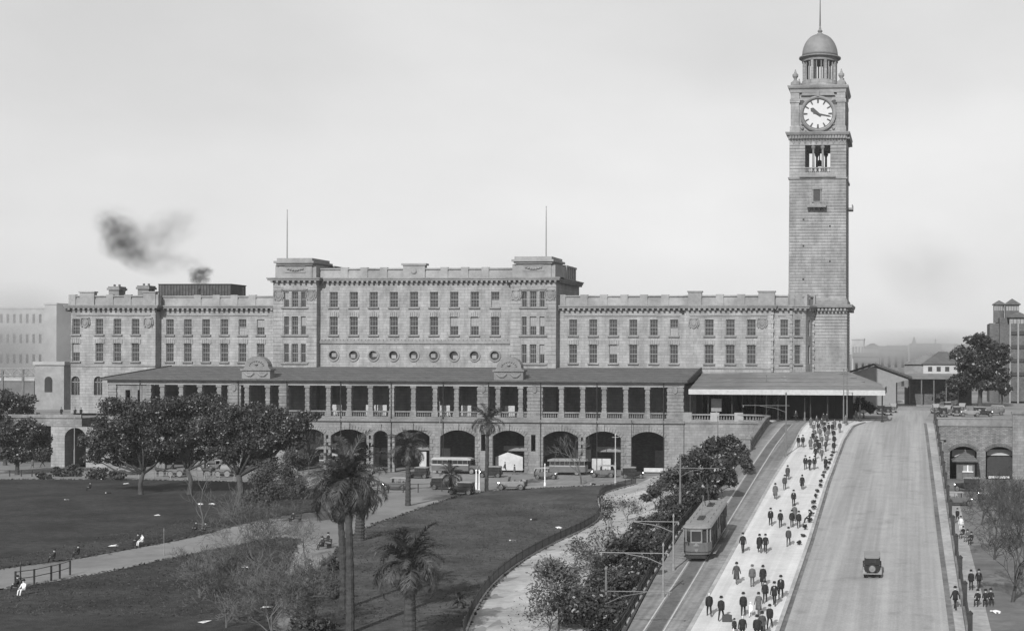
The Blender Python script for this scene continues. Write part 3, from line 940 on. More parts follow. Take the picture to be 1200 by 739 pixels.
# flat roofs
mb = MB()
mb.box(xe0 + 0.4, xl1, YL + 0.45, YL + 16, ZC - 0.3, ZC + 0.3)
mb.box(xl1, xw1, YW + 0.45, YW + 15, ZC - 0.3, ZC + 0.29)
mb.box(xr0, xb1, YW + 0.45, YW + 15, ZC - 0.3, ZC + 0.29)
mb.box(xb1, bow[2][0] - 0.6, YM + 2.1, YM + 15, ZC - 0.3, ZC + 0.28)
mb.box(xp0 + 0.3, xq1 - 0.3, YC2 + 0.5, YP + 17, ZCC - 0.3, ZCC + 0.3)
mb.box(xp0, xq1, YP + 17, YP + 17.3, ZB, ZCC)
part('flat_roof', mb, INTERIOR, ST)
# chimneys, roof plant
for u, va, vb, uw, yy in ((133, 335.5, 350, 13, YL + 5), (167.5, 334.5, 350, 14, YL + 7)):
    x = fX(u, yy); hw = uw * 0.16 / 2; zt_ = fZ(va, yy, u); mb = MB()
    mb.box(x - hw, x + hw, yy, yy + 2.2, ZC, zt_ - 0.7); mb.box(x - hw - 0.25, x + hw + 0.25, yy - 0.25, yy + 2.45, zt_ - 0.7, zt_ - 0.3)
    mb.box(x - hw - 0.1, x + hw + 0.1, yy - 0.1, yy + 2.3, zt_ - 0.3, zt_)
    c_ = part('chimney', mb, TRIM2, ST)
    mb = MB()
    for k in (-0.5, 0.5): mb.lathe([(0.22, 0), (0.2, 0.45)], (x + k, yy + 1.1, zt_), 8)
    o = link('chimney_pot', mb.mesh('chimney_pot', BRICK, wloc(ST)), c_)
for u, h in ((285, 2.6), (233, 2.4), (145.5, 2.2), (652, 1.5)):
    mb = MB(); x = fX(u, YM + 4); mb.tube([(x, YM + 4, ZC), (x, YM + 4, ZP + h - 1.2)], 0.16, 8); mb.tube([(x, YM + 4, ZP + h - 1.2), (x, YM + 4, ZP + h - 0.9)], 0.26, 8)
    part('vent_pipe', mb, DARK, ST)
# flagpoles
for u, va in ((336, 247), (639.5, 243)):
    yy = YP + 3; x = fX(u, yy); mb = MB()
    zt_ = fZ(va, yy, u); mb.tube([(x, yy, ZCC + 4), (x, yy, zt_ - 2), (x, yy, zt_)], [0.13, 0.09, 0.05], 8)
    mb.lathe([(0.02, 0), (0.12, 0.12), (0.02, 0.24)], (x, yy, zt_), 8)
    f = part('flagpole', mb, IRON, ST)

# big iron water tank on the roof
yy = YM + 6; x0, x1 = fX(186, yy), fX(270, yy); z1 = fZ(332.5, yy, 228)
T = empty('water_tank', ((x0 + x1) / 2, yy, ZC + 0.3), 'dark riveted iron water tank standing on the roof of the left wing', 'tank')
mb = MB(); mb.box(x0, x1, yy, yy + 6, ZC + 0.8, z1 - 0.15); part('tank_shell', mb, mat('tank_iron', 0.06, 0.4, 1.0, rough=0.6, world=True, stain=0.4), T)
mb = MB(); n = 24
for i in range(n + 1): mb.box(x0 + (x1 - x0) * i / n - 0.05, x0 + (x1 - x0) * i / n + 0.05, yy - 0.1, yy - 0.003, ZC + 0.8, z1 - 0.15)
part('stiffener', mb, DARK, T, kind='stuff')
mb = MB(); mb.box(x0 - 0.12, x1 + 0.12, yy - 0.13, yy + 6.1, z1 - 0.15, z1); mb.box(x0, x1, yy + 0.3, yy + 5.5, ZC + 0.3, ZC + 0.8); part('rim', mb, DARK, T)

# ================================================================ COLONNADE on its arcade
CO = empty('station_colonnade', ((CX0 + CX1) / 2, YA, 0), 'rusticated stone colonnade with tiled lean-to roof raised on an arcade along the street', 'colonnade')
ZF = 9.4; ZBAL = fZ(481.5, YA, 560); ZOP = fZ(452.5, YA, 560); ZEV = fZ(444.7, YA, 485); ZRD = fZ(430.5, YM - 0.6, 485)
def X(u): return fX(u, YA)
arch_uv = [(150, 183), (194, 228), (240, 262), (284.5, 321), (349, 380), (388, 430), (463, 504), (516.5, 557), (577.7, 615), (637, 678), (686.7, 728), (740, 779)]
ZAT = fZ(503.5, YA, 520)
ops = []
x0 = CX0
for a, b in arch_uv: ops.append((X(a) - x0, X(b) - x0, 0.0, ZAT, ('seg', (X(b) - X(a)) * 0.18)))
ops.append((X(438) - x0, X(455) - x0, 0.0, ZAT - 0.2, ('seg', 0.8)))
for u in (270, 334, 566.5, 625.2): ops.append((X(u) - 0.4 - x0, X(u) + 0.4 - x0, 3.9, 6.8, 'rect'))
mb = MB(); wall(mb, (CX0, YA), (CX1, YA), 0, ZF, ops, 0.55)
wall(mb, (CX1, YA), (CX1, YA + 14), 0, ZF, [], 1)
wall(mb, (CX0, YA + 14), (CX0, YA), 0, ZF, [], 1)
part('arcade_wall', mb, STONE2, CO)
# voussoir rings and rusticated jambs, each pier and ring proud of the wall
ks = MB(); jb = MB()
for a, b in arch_uv + [(438, 455)]:
    xa, xb = X(a), X(b); hw = (xb - xa) / 2; rise = hw * 2 * 0.18 if b - a > 20 else 0.8
    zt_ = ZAT if b - a > 20 else ZAT - 0.2
    r = (hw * hw + rise * rise) / (2 * rise); a0 = math.asin(min(1, hw / r)); N = 15
    for k in range(N):
        t0, t1 = -a0 + 2 * a0 * (k + 0.06) / N, -a0 + 2 * a0 * (k + 0.94) / N
        d_ = 0.75 if k != N // 2 else 1.15; m = (xa + xb) / 2; pr = 0.1 if k != N // 2 else 0.28
        q = [(m + rr * math.sin(t), zt_ - r + rr * math.cos(t)) for rr, t in ((r, t0), (r, t1), (r + d_, t1), (r + d_, t0))]
        ks.prism(q, YA - pr, YA - 0.004)
    zsp = zt_ - rise; kk = 0; z = 0.1
    while z < zsp - 0.3:
        wd = 0.8 if kk % 2 else 0.5
        jb.box(xa - wd, xa - 0.003, YA - 0.12, YA - 0.004, z, z + 0.58); jb.box(xb + 0.003, xb + wd, YA - 0.12, YA - 0.004, z, z + 0.58)
        z += 0.64; kk += 1
part('voussoirs', ks, STONE2, CO, kind='stuff'); part('jamb_blocks', jb, STONE2, CO, kind='stuff')
# floor, inner back wall, arcade vault
mb = MB(); mb.box(CX0 + 0.02, CX1 - 0.02, YA + 1.12, YM - 0.2, ZF - 0.5, ZF); part('floor', mb, STREET, CO)
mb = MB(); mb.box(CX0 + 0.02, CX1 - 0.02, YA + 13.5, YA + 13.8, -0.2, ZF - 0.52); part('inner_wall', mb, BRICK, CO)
for i, (a, b) in enumerate(arch_uv[3:]):
    xm_ = (X(a) + X(b)) / 2
    mb = MB(); mb.box(xm_ - 1.3, xm_ + 0.2, YA + 13.35, YA + 13.49, 0.2, 3.4); part('inner_door', mb, SASH, CO)
    mb = MB(); mb.box(xm_ + 0.6, xm_ + 2.2, YA + 13.38, YA + 13.49, 1.2, 3.4); part('inner_window', mb, HOARD if i % 3 == 0 else IRON, CO)
    if i % 2: mb = MB(); mb.box(xm_ - 2.4, xm_ + 2.4, YA + 5.0, YA + 5.12, 3.6, 4.5); part('hanging_sign', mb, IRON, CO)
# deck band, balustrades, columns
mb = MB()
zb_ = ZF - 0.25
mb.box(CX0 - 0.2, CX1 + 0.2, YA - 0.38, YA - 0.004, zb_ - 0.2, zb_ + 0.25)
mb.box(CX0, CX1, YA - 0.2, YA - 0.004, ZAT + 1.35, ZAT + 1.6)
mb.box(CX0, CX1, YA + 0.0, YA + 0.9, ZF + 0.01, ZF + 0.4)
part('string_course', mb, TRIM2, CO, kind='stuff')
piers = [(127, 136), (171, 177), (267, 282), (327, 337.5), (559.5, 573), (618, 635.7), (782, 801)]
cols = [190, 212, 234, 256.5, 289, 313.5, 360, 384.7, 409, 434, 459, 484.3, 509.7, 534.8, 583.4, 610, 657.9, 682.8, 708, 733.3, 758.7]
for a, b in piers:
    mb = MB(); xa, xb = X(a), X(b); z = ZF + 0.4; k = 0
    mb.box(xa + 0.08, xb - 0.08, YA + 0.08, YA + 1.1, ZF + 0.41, ZEV - 0.9)
    while z < ZEV - 1.4:
        e = 0.0 if k % 2 else 0.08
        mb.box(xa - e + 0.01, xb + e - 0.01, YA - 0.02, YA + 1.14, z, z + 0.52); z += 0.58; k += 1
    p_ = part('pier', mb, STONE2, CO)
    mb = MB(); xc = (xa + xb) / 2
    if xb - xa > 1.8:
        mb.loft([[(xc + 0.45 * k_ * math.cos(2 * PI * i / 12), YA + dy, ZOP - 0.5 + 0.7 * k_ * math.sin(2 * PI * i / 12)) for i in range(12)] for dy, k_ in ((-0.05, 1), (-0.22, 0.85), (-0.25, 0.4))])
        mb.box(xc - 0.6, xc + 0.6, YA - 0.2, YA - 0.03, ZOP + 0.25, ZOP + 0.45)
        o = link('carved_shield', mb.mesh('carved_shield', TRIM2, wloc(CO)), p_)
for u in cols:
    mb = MB(); xc = X(u); z = ZF + 0.4; k = 0
    mb.box(xc - 0.55, xc + 0.55, YA - 0.05, YA + 0.95, z, ZBAL - 0.05)
    z = ZBAL - 0.05
    while z < ZOP - 0.45:
        rr = 0.37 if k % 2 else 0.43
        mb.box(xc - rr, xc + rr, YA + 0.45 - rr, YA + 0.45 + rr, z, z + 0.385)
        z += 0.4; k += 1
    mb.box(xc - 0.52, xc + 0.52, YA - 0.07, YA + 0.97, z, ZOP + 0.02)
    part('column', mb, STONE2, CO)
stops = sorted([(X(a), X(b)) for a, b in piers] + [(X(u) - 0.55, X(u) + 0.55) for u in cols])
bal = MB()
rails = []
for i in range(len(stops) - 1):
    a, b = stops[i][1], stops[i + 1][0]
    if b - a < 0.5 or a < X(175): continue
    mb = MB(); mb.box(a, b, YA + 0.2, YA + 0.7, ZBAL - 0.3, ZBAL - 0.06)
    rl = part('balustrade', mb, TRIM2, CO)
    q = MB(); n = max(3, int((b - a) / 0.36))
    for k in range(n):
        xx = a + (b - a) * (k + 0.5) / n
        q.lathe([(0.07, 0), (0.12, 0.25), (0.06, 0.6), (0.09, ZBAL - 0.3 - ZF - 0.4)], (xx, YA + 0.45, ZF + 0.4), 6)
    o = link('baluster', q.mesh('baluster', TRIM2, wloc(CO)), rl); o['kind'] = 'stuff'
# blank wall and small windows at the left end
mb = MB(); wall(mb, (X(136), YA + 0.3), (X(171), YA + 0.3), ZF, ZOP, [(1.6, 2.5, 10.8, 14.2, 'rect'), (3.9, 4.4, 10.8, 14.2, 'rect')], 0.4)
wall(mb, (X(127), YA + 14), (X(127), YA), ZF, ZEV - 0.5, [], 0.4)
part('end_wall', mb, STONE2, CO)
# entablature, eave, roof, pediments
mb = MB()
mb.box(CX0, CX1, YA - 0.06, YA + 1.0, ZOP + 0.02, ZOP + 0.75)
mb.box(CX0 - 0.15, CX1 + 0.15, YA - 0.25, YA + 1.02, ZOP + 0.75, ZEV - 0.35)
part('entablature', mb, PARAPET, CO)
mb = MB()
mb.box(CX0 - 0.7, CX1 + 0.7, YA - 0.85, YA + 1.03, ZEV - 0.35, ZEV - 0.05); part('gutter', mb, DARK, CO)
ZE2 = ZEV - 0.02; hipx = X(150)
mb = MB()
mb.add([(CX0 - 0.75, YA - 0.9, ZE2), (CX1 + 0.75, YA - 0.9, ZE2), (CX1 + 0.75, YM - 0.6, ZRD + 0.1), (hipx, YM - 0.6, ZRD + 0.1),
        (CX0 - 0.75, YA + 9, ZE2), (CX0 - 0.75, YA - 0.9, ZE2 - 0.2), (CX1 + 0.75, YA - 0.9, ZE2 - 0.2), (CX1 + 0.75, YM - 0.6, ZRD - 0.2), (hipx, YM - 0.6, ZRD - 0.2), (CX0 - 0.75, YA + 9, ZE2 - 0.2)],
       [(0, 1, 2, 3), (0, 3, 4), (5, 8, 7, 6), (5, 9, 8), (0, 5, 6, 1), (1, 6, 7, 2), (0, 4, 9, 5)])
part('tiled_roof', mb, ROOF, CO)
mb = MB()
mb.add([(CX1 + 0.72, YA - 0.6, ZE2 - 0.25), (CX1 + 0.72, YM - 0.6, ZRD - 0.2), (CX1 + 0.72, YM - 0.6, ZE2 - 0.25)], [(0, 1, 2)])
mb.box(CX1 - 0.4, CX1, YA + 1.1, YM - 0.6, ZOP + 0.2, ZEV - 0.4)
part('gable_end', mb, DARK, CO)
mb = MB()
for k in range(3):
    z = ZE2 + 0.0
for a, u in ((-0.75, None),):
    mb.tube([(hipx, YM - 0.6, ZRD + 0.15), (CX0 - 0.75, YA - 0.9, ZE2 + 0.05)], 0.14, 6)
    mb.tube([(CX1 + 0.75, YA - 0.9, ZE2 + 0.05), (CX1 + 0.75, YM - 0.6, ZRD + 0.15)], 0.14, 6)
parts('ridge_cap', mb, DARK, CO)
for uc in (301.5, 597):
    xc = X(uc); mb = MB(); zb0 = ZEV - 0.4; hw = 2.6
    mb.box(xc - hw, xc + hw, YA - 0.5, YA + 1.2, zb0, zb0 + 1.9)
    mb.box(xc - hw - 0.2, xc + hw + 0.2, YA - 0.75, YA + 1.4, zb0 + 1.9, zb0 + 2.2)
    poly = [(xc - hw + 0.2, zb0 + 2.2)] + [(xc - (hw - 0.4) * math.cos(PI * k / 12), zb0 + 2.2 + 0.35 + 1.9 * math.sin(PI * k / 12)) for k in range(13)] + [(xc + hw - 0.2, zb0 + 2.2)]
    mb.prism(poly, YA - 0.35, YA + 1.2)
    pd = part('pediment', mb, TRIM2, CO)
    mb = MB()
    for t in (-1, 1):
        mb.tube([(xc + t * 0.35, YA - 0.56, zb0 + 1.5), (xc + t * 0.9, YA - 0.6, zb0 + 1.0), (xc + t * 1.5, YA - 0.6, zb0 + 1.0), (xc + t * 2.1, YA - 0.56, zb0 + 1.5)], 0.17, 6)
    for k in range(9):
        a_ = PI * (k + 0.5) / 9
        mb.lathe([(0.02, -0.16), (0.2, 0), (0.02, 0.16)], (xc - 1.3 * math.cos(a_), YA - 0.4, zb0 + 2.7 + 0.9 * math.sin(a_)), 6)
    mb.lathe([(0.02, -0.3), (0.35, 0), (0.02, 0.3)], (xc, YA - 0.42, zb0 + 3.0), 8)
    mb.lathe([(0.12, 0), (0.18, 0.2), (0.02, 0.45)], (xc, YA + 0.3, zb0 + 4.45), 8)
    for q_ in islands(mb): link('carved_swag', q_.mesh('carved_swag', TRIM, wloc(CO)), pd)
mb = MB()
for u in (165, 280, 337, 400, 459, 520, 573, 634, 700, 778): mb.tube([(X(u), YA - 0.3, ZEV - 0.4), (X(u), YA - 0.25, ZF + 0.2), (X(u), YA - 0.42, ZF - 0.6), (X(u), YA - 0.16, ZAT + 1.2), (X(u), YA - 0.16, 0)], 0.07, 6)
parts('downpipe', mb, DARK, CO)

# ================================================================ AWNING over the carriage entrance
ax0, ax1 = X(799.5) + 0.0, fX(1037.5, YA - 1)
ax0 = CX1 + 1.0
AW = empty('entrance_awning', ((ax0 + ax1) / 2, YA, 9.4), 'low wide iron awning with pale fascia at the head of the ramp', 'awning')
zf0, zf1 = fZ(462.5, YA - 1, 930), fZ(456.8, YA - 1, 930)
zbk = fZ(437.5, YM - 0.6, 900)
yb = YM - 0.6
mb = MB()
xh = fX(994, YM + 6)
mb.add([(ax0, YA - 1, zf1), (ax1, YA - 1, zf1), (ax1 - 1.0, YA + 12, zf1 + 0.9), (xh, YM + 5, zbk + 0.4), (xh - 3, yb, zbk + 0.4), (ax0, yb, zbk)], [(0, 1, 2, 3, 4, 5)])
mb.add([(ax0, YA - 1, zf1 - 0.15), (ax1, YA - 1, zf1 - 0.15), (ax1 - 1.0, YA + 12, zf1 + 0.7), (ax1 - 1, YM + 5, zf1 + 0.7), (ax0, YM + 5, zf1 - 0.1)], [(4, 3, 2, 1, 0)])
n = 13
for i in range(1, n):
    t = i / n
    a = Vector((ax0, YA - 1, zf1)).lerp(Vector((ax0, yb, zbk)), t); b = Vector((ax1 - 0.5, YA - 1, zf1)).lerp(Vector((xh, yb, zbk + 0.3)), t)
    if i % 3 == 0: mb.tube([a + Vector((0, 0, 0.02)), b + Vector((0, 0, 0.02))], 0.09, 4)
part('roof', mb, METALROOF, AW)
mb = MB(); mb.box(ax0, ax1, YA - 1.12, YA - 1.0, zf0, zf1 + 0.05); part('fascia', mb, FASCIA, AW)
mb = MB(); mb.box(ax1 - 0.1, ax1, YA - 1, YA + 12, zf0 + 0.2, zf1 + 0.5); part('end_fascia', mb, DARK, AW)
for u in (809, 830, 858, 885, 912, 950, 970, 1008, 1034):
    xx = fX(u, YA + 1.5); mb = MB(); mb.tube([(xx, YA + 1.5, 9.4), (xx, YA + 1.5, zf1 - 0.1)], [0.13, 0.1], 8); mb.lathe([(0.26, 0), (0.26, 0.25), (0.14, 0.5)], (xx, YA + 1.5, 9.4), 8)
    part('post', mb, DARK, AW)
mb = MB(); mb.box(ax0, fX(1000, YM), YM - 0.5, YM - 0.3, 9.4, zf1 - 0.2)
for u in (820, 860, 900, 940, 975): mb.box(fX(u, YM) - 0.5, fX(u, YM) + 0.5, YM - 0.8, YM - 0.51, 9.4, zf1 - 0.2)
part('backwall', mb, INTERIOR, AW)  # near-black wall; the deep shade under the awning put into its colour
mb = MB(); mb.box(fX(839, YA + 2) - 0.9, fX(839, YA + 2) + 0.9, YA + 2.6, YA + 3, 11.0, 13.2); mb.box(fX(839, YA + 2) - 0.12, fX(839, YA + 2) + 0.12, YA + 2.7, YA + 2.9, 9.4, 11)
single('notice_board', mb, IRON, 'grey timber notice board standing under the left end of the awning', 'notice board')

# ================================================================ CLOCK TOWER
YT = 253.5
tx = fX(957.3, YT); tw = (fX(991.3, YT) - fX(923.8, YT)) / 2
tcy = YT + tw
def TZ(v): return fZ(v, tcy if v < 100 else YT, 957)
CT = empty('clock_tower', (tx, tcy, 9.4), 'tall square sandstone clock tower with four dials and a domed belvedere', 'tower')
def courses(z0, z1, h0, h1, pitch=0.56, gr=0.05):
    prof = []; n = max(1, int((z1 - z0) / pitch)); p = (z1 - z0) / n
    for i in range(n):
        z = z0 + p * i; t = i / n; h = h0 + (h1 - h0) * t
        prof += [(h, z), (h, z + p - 0.09), (h - gr * 2, z + p - 0.085), (h - gr * 2, z + p - 0.005)]
    return prof
mb = MB(); mb.square(courses(9.4, TZ(364), tw * 1.045, tw * 1.035), (tx, tcy)); part('tower_base', mb, STONE_T, CT)
mb = MB()
z = TZ(364)
hb = tw * 1.035
mb.square([(hb, z), (hb + 0.25, z + 0.02), (hb + 0.25, z + 0.3), (hb + 0.95, z + 0.6), (hb + 1.05, z + 1.0), (hb + 1.05, z + 1.15), (hb + 0.1, z + 1.25), (hb + 0.1, TZ(352)), (hb - 0.1, TZ(350)), (tw, TZ(349))], (tx, tcy))
dn2 = MB(); n = 16
for i in range(n):
    t = -hb + 2 * hb * (i + 0.5) / n
    for a, b, c, d in ((tx + t - 0.2, tx + t + 0.2, tcy - hb - 0.85, tcy - hb - 0.2), (tx + hb + 0.2, tx + hb + 0.85, tcy + t - 0.2, tcy + t + 0.2)): dn2.box(a, b, c, d, z - 0.05, z + 0.42)
part('lower_cornice', mb, TRIM, CT); part('modillion', dn2, TRIM, CT, kind='stuff')
# shaft with a real window opening: four walls stacked as courses except where openings are
ZS1 = TZ(210)
mb = MB(); mb.square(courses(TZ(349), ZS1, tw, tw * 0.985, 0.55), (tx, tcy)); part('shaft', mb, STONE_T, CT)
yf = tcy - tw
mb = MB(); xw_ = fX(956.5, YT); mb.box(xw_ - 0.6, xw_ + 0.6, yf - 0.06, yf + 0.1, TZ(236.5), TZ(223)); wn = part('window', mb, DARK, CT)
mb = MB(); mb.box(xw_ - 0.85, xw_ - 0.62, yf - 0.18, yf + 0.1, TZ(237), TZ(222)); mb.box(xw_ + 0.62, xw_ + 0.85, yf - 0.18, yf + 0.1, TZ(237), TZ(222)); mb.box(xw_ - 0.95, xw_ + 0.95, yf - 0.25, yf + 0.1, TZ(222), TZ(220)); link('surround', mb.mesh('surround', TRIM, wloc(CT)), wn)
mb = MB(); xa, xb = xw_ - 1.75, xw_ + 1.75
mb.box(xa, xb, yf - 1.2, yf + 0.1, TZ(243.5), TZ(241)); 
for k in range(4): mb.prism([(yf - 1.0, TZ(243.6)), (yf, TZ(243.6)), (yf, TZ(248))], xa + 0.2 + k * 0.95, xa + 0.45 + k * 0.95, 'x')
mb.box(xa, xb, yf - 1.2, yf - 1.05, TZ(237.5), TZ(236.5))
for k in range(9): mb.box(xa + k * 0.425, xa + k * 0.425 + 0.1, yf - 1.18, yf - 1.07, TZ(241), TZ(237.5))
part('balcony', mb, TRIM, CT)
# east balcony seen edge-on
mb = MB(); xr_ = tx + tw; mb.box(xr_ - 0.1, xr_ + 1.0, tcy - 1.7, tcy + 1.7, TZ(243.5), TZ(241)); mb.box(xr_ + 0.85, xr_ + 1, tcy - 1.7, tcy + 1.7, TZ(241), TZ(237)); part('balcony', mb, TRIM, CT)
for u, v in ((941, 257), (972, 236 + 29), (941, 288), (972, 306), (941, 327)):
    mb = MB(); mb.box(fX(u, YT) - 0.16, fX(u, YT) + 0.16, yf - 0.03, yf + 0.1, TZ(v + 1), TZ(v - 1)); part('slit', mb, DARK, CT)
# belfry: corner piers and columns, open right through
ZB0, ZB1 = TZ(210), TZ(163)
h = tw * 0.985
mb = MB()
mb.square([(h, ZB0), (h + 0.2, ZB0 + 0.05), (h + 0.25, ZB0 + 0.35), (h, ZB0 + 0.4), (h, TZ(201))], (tx, tcy))
px = h - (fX(942.5, YT) - (tx - h))      # half opening group
for sx in (-1, 1):
    for sy in (-1, 1):
        cx_, cy_ = tx + sx * (h + px) / 2, tcy + sy * (h + px) / 2; q = (h - px) / 2
        mb.square([(a - h + q, z_) for a, z_ in courses(TZ(201), TZ(170), h, h, 0.56)], (cx_, cy_))
mb.square([(h, TZ(170)), (h, ZB1), (h - 1, ZB1 + 0.01)], (tx, tcy))
part('belfry', mb, STONE_T, CT)
mb = MB()
for sy in (-1, 1):
    for u in (952, 963):
        xx = fX(u, YT) ; mb.lathe([(0.34, 0), (0.34, 0.4), (0.24, 0.5), (0.2, TZ(172.5) - TZ(201) - 0.4), (0.42, TZ(172.5) - TZ(201)), (0.42, TZ(170) - TZ(201))], (xx, tcy + sy * (h - 0.5), TZ(201)), 12)
        mb.lathe([(0.34, 0), (0.34, 0.4), (0.24, 0.5), (0.2, TZ(172.5) - TZ(201) - 0.4), (0.42, TZ(172.5) - TZ(201)), (0.42, TZ(170) - TZ(201))], (tx + sy * (h - 0.5), tcy + (xx - tx), TZ(201)), 12)
parts('belfry_column', mb, TRIM, CT)
mb = MB()
for u in (945.5,): pass
mb.box(tx - px, tx + px, yf - 0.25, yf + 0.25, TZ(197.5), TZ(196.3)); mb.box(tx - px - 1, tx + px + 1, yf - 0.45, yf + 0.2, TZ(208), TZ(206.5))
for k in range(12): mb.box(tx - px + 0.1 + k * (2 * px - 0.2) / 11.5, tx - px + 0.3 + k * (2 * px - 0.2) / 11.5, yf - 0.12, yf + 0.12, TZ(201), TZ(197.5))
part('belfry_rail', mb, TRIM, CT, kind='stuff')
mb = MB(); mb.lathe([(0.6, 0), (0.56, 0.15), (0.38, 0.7), (0.34, 1.0), (0.2, 1.15), (0.02, 1.2)], (tx, tcy, TZ(190)), 14); mb.box(tx - 0.1, tx + 0.1, tcy - 0.1, tcy + 0.1, TZ(183), TZ(170)); part('bell', mb, DARK, CT)
# cornice below the dials
mb = MB()
mb.square([(h, ZB1), (h + 0.2, ZB1 + 0.02), (h + 0.2, ZB1 + 0.5), (h + 0.55, ZB1 + 0.75), (h + 0.72, ZB1 + 1.15), (h + 0.72, ZB1 + 1.3), (h + 0.05, ZB1 + 1.42)], (tx, tcy)); part('dial_cornice', mb, TRIM, CT)
dn3 = MB(); n = 20
for i in range(n):
    t = -h + 2 * h * (i + 0.5) / n
    dn3.box(tx + t - 0.16, tx + t + 0.16, tcy - h - 0.7, tcy - h - 0.1, ZB1 + 0.05, ZB1 + 0.6); dn3.box(tx + h + 0.1, tx + h + 0.7, tcy + t - 0.16, tcy + t + 0.16, ZB1 + 0.05, ZB1 + 0.6)
    if i % 2: dn3.prism([(tx + t - 0.3, ZB1 - 0.3), (tx + t + 0.3, ZB1 - 0.3), (tx + t, ZB1 - 0.95)], tcy - h - 0.14, tcy - h - 0.004)
part('modillion', dn3, TRIM, CT, kind='stuff')
# dial stage
ZD0, ZD1 = ZB1 + 1.42, TZ(104)
hd = h * 0.955
zc = TZ(133); rd = 17.6 * YT * 1.0 / F_PX * 1.0
rd = (fX(974.7, YT) - fX(939.6, YT)) / 2
mb = MB()
mb.square([(hd - 0.35, ZD0), (hd - 0.35, ZD1)], (tx, tcy))
for sx in (-1, 1):
    for sy in (-1, 1):
        cx_, cy_ = tx + sx * (hd - 0.75), tcy + sy * (hd - 0.75)
        mb.square([(0.95, ZD0 + 0.003), (0.95, ZD0 + 1), (0.78, ZD0 + 1.05), (0.78, ZD1 - 2.6), (0.95, ZD1 - 2.5), (0.95, ZD1 - 1.9), (0.8, ZD1 - 1.8), (0.8, ZD1 + 0.002)], (cx_, cy_))
part('dial_stage', mb, STONE_T, CT)
for k in range(2):
    # front (k=0) and right side (k=1)
    mb = MB()
    fy = -(hd - 0.35)
    def T(p):
        x_, y_, z_ = p
        return (tx + x_, tcy + y_, z_) if k == 0 else (tx - y_, tcy + x_, z_)
    N = 40
    rings = []
    for r_, yy in ((rd * 1.2, 0.05), (rd * 1.2, -0.5), (rd * 1.1, -0.62), (rd * 1.02, -0.5), (rd * 1.0, -0.3), (rd, 0.05)):
        rings.append([T((r_ * math.cos(2 * PI * i / N), fy + yy, zc + r_ * math.sin(2 * PI * i / N))) for i in range(N)])
    mb.loft(rings, caps=False); sr = part('dial_surround', mb, TRIM, CT)
    mb = MB(); mb.loft([[T((r_ * math.cos(2 * PI * i / N), fy + yy, zc + r_ * math.sin(2 * PI * i / N))) for i in range(N)] for r_, yy in ((rd * 1.0, -0.24), (rd * 1.0, -0.33), (rd * 0.965, -0.33), (rd * 0.965, -0.24))], caps=False)
    link('dial_ring', mb.mesh('dial_ring', BLACK, wloc(CT)), sr)
    mb = MB(); mb.loft([[T((rd * math.cos(2 * PI * i / N), fy + yy, zc + rd * math.sin(2 * PI * i / N))) for i in range(N)] for yy in (0.0, -0.25)])
    dl = part('clock_dial', mb, DIAL, CT)
    mb = MB()
    for i in range(12):
        a = 2 * PI * i / 12; w_ = 0.15 if i % 3 else 0.19
        r0, r1 = rd * 0.70, rd * 0.95
        c_, s_ = math.sin(a), math.cos(a)
        q = []
        for yy in (-0.255, -0.3):
            q += [T((c_ * rr + s_ * ww, fy + yy, zc + s_ * rr - c_ * ww)) for rr, ww in ((r0, -w_ * .7), (r1, -w_), (r1, w_), (r0, w_ * .7))]
        mb.add(q, [(0, 1, 2, 3), (4, 5, 6, 7), (0, 1, 5, 4), (1, 2, 6, 5), (2, 3, 7, 6), (3, 0, 4, 7)])
    [link('hour_mark', q_.mesh('hour_mark', BLACK, wloc(CT)), dl) for q_ in islands(mb)]
    for nm, a, ln, w_, back in (('minute_hand', rad(102), rd * 0.93, 0.17, 0.9), ('hour_hand', rad(307), rd * 0.62, 0.3, 0.7)):
        mb = MB(); c_, s_ = math.sin(a), math.cos(a); q = []
        for yy in (-0.31 if nm[0] == 'h' else -0.36, -0.355 if nm[0] == 'h' else -0.4):
            q += [T((c_ * rr + s_ * ww, fy + yy, zc + s_ * rr - c_ * ww)) for rr, ww in ((-back, -w_ * .7), (ln * .8, -w_ * (1.3 if nm[0] == 'h' else 0.6)), (ln, 0), (ln * .8, w_ * (1.3 if nm[0] == 'h' else 0.6)), (-back, w_ * .7))]
        mb.add(q, [(0, 1, 2, 3, 4), (9, 8, 7, 6, 5)] + [(i, (i + 1) % 5, (i + 1) % 5 + 5, i + 5) for i in range(5)])
        link(nm, mb.mesh(nm, BLACK, wloc(CT)), dl)
    mb = MB()
    for sx in (-1, 1):
        for px_, pz_, s_ in ((hd * 0.62, TZ(148), 0.8), (hd * 0.6, TZ(152), 0.6), (hd * 0.5, TZ(150), 0.5)):
            for q in range(3):
                p = T((sx * (px_ + 0.5 * math.cos(q * 2.1)), fy - 0.08, pz_ + 0.5 * math.sin(q * 2.1)))
                mb.lathe([(0.02, -0.3 * s_), (0.35 * s_, 0), (0.02, 0.3 * s_)], p, 8)
    part('carved_spandrel', mb, TRIM, CT, kind='stuff')
    mb = MB()
    for sx in (-1, 1):
        p = [T((sx * hd * 0.62 - 0.55, fy - 0.02, TZ(123))), T((sx * hd * 0.62 + 0.55, fy - 0.02, TZ(123)))]
        q = []
        for yy in (0.0, -0.05):
            q += [T((sx * hd * 0.6 + 0.75 * math.cos(PI * i / 8), fy + yy, TZ(122) + 0.9 * math.sin(PI * i / 8))) for i in range(9)]
        mb.add(q, [tuple(range(9)), tuple(range(17, 8, -1))] + [(i, (i + 1) % 9, (i + 1) % 9 + 9, i + 9) for i in range(9)])
    part('niche', mb, DARK, CT)
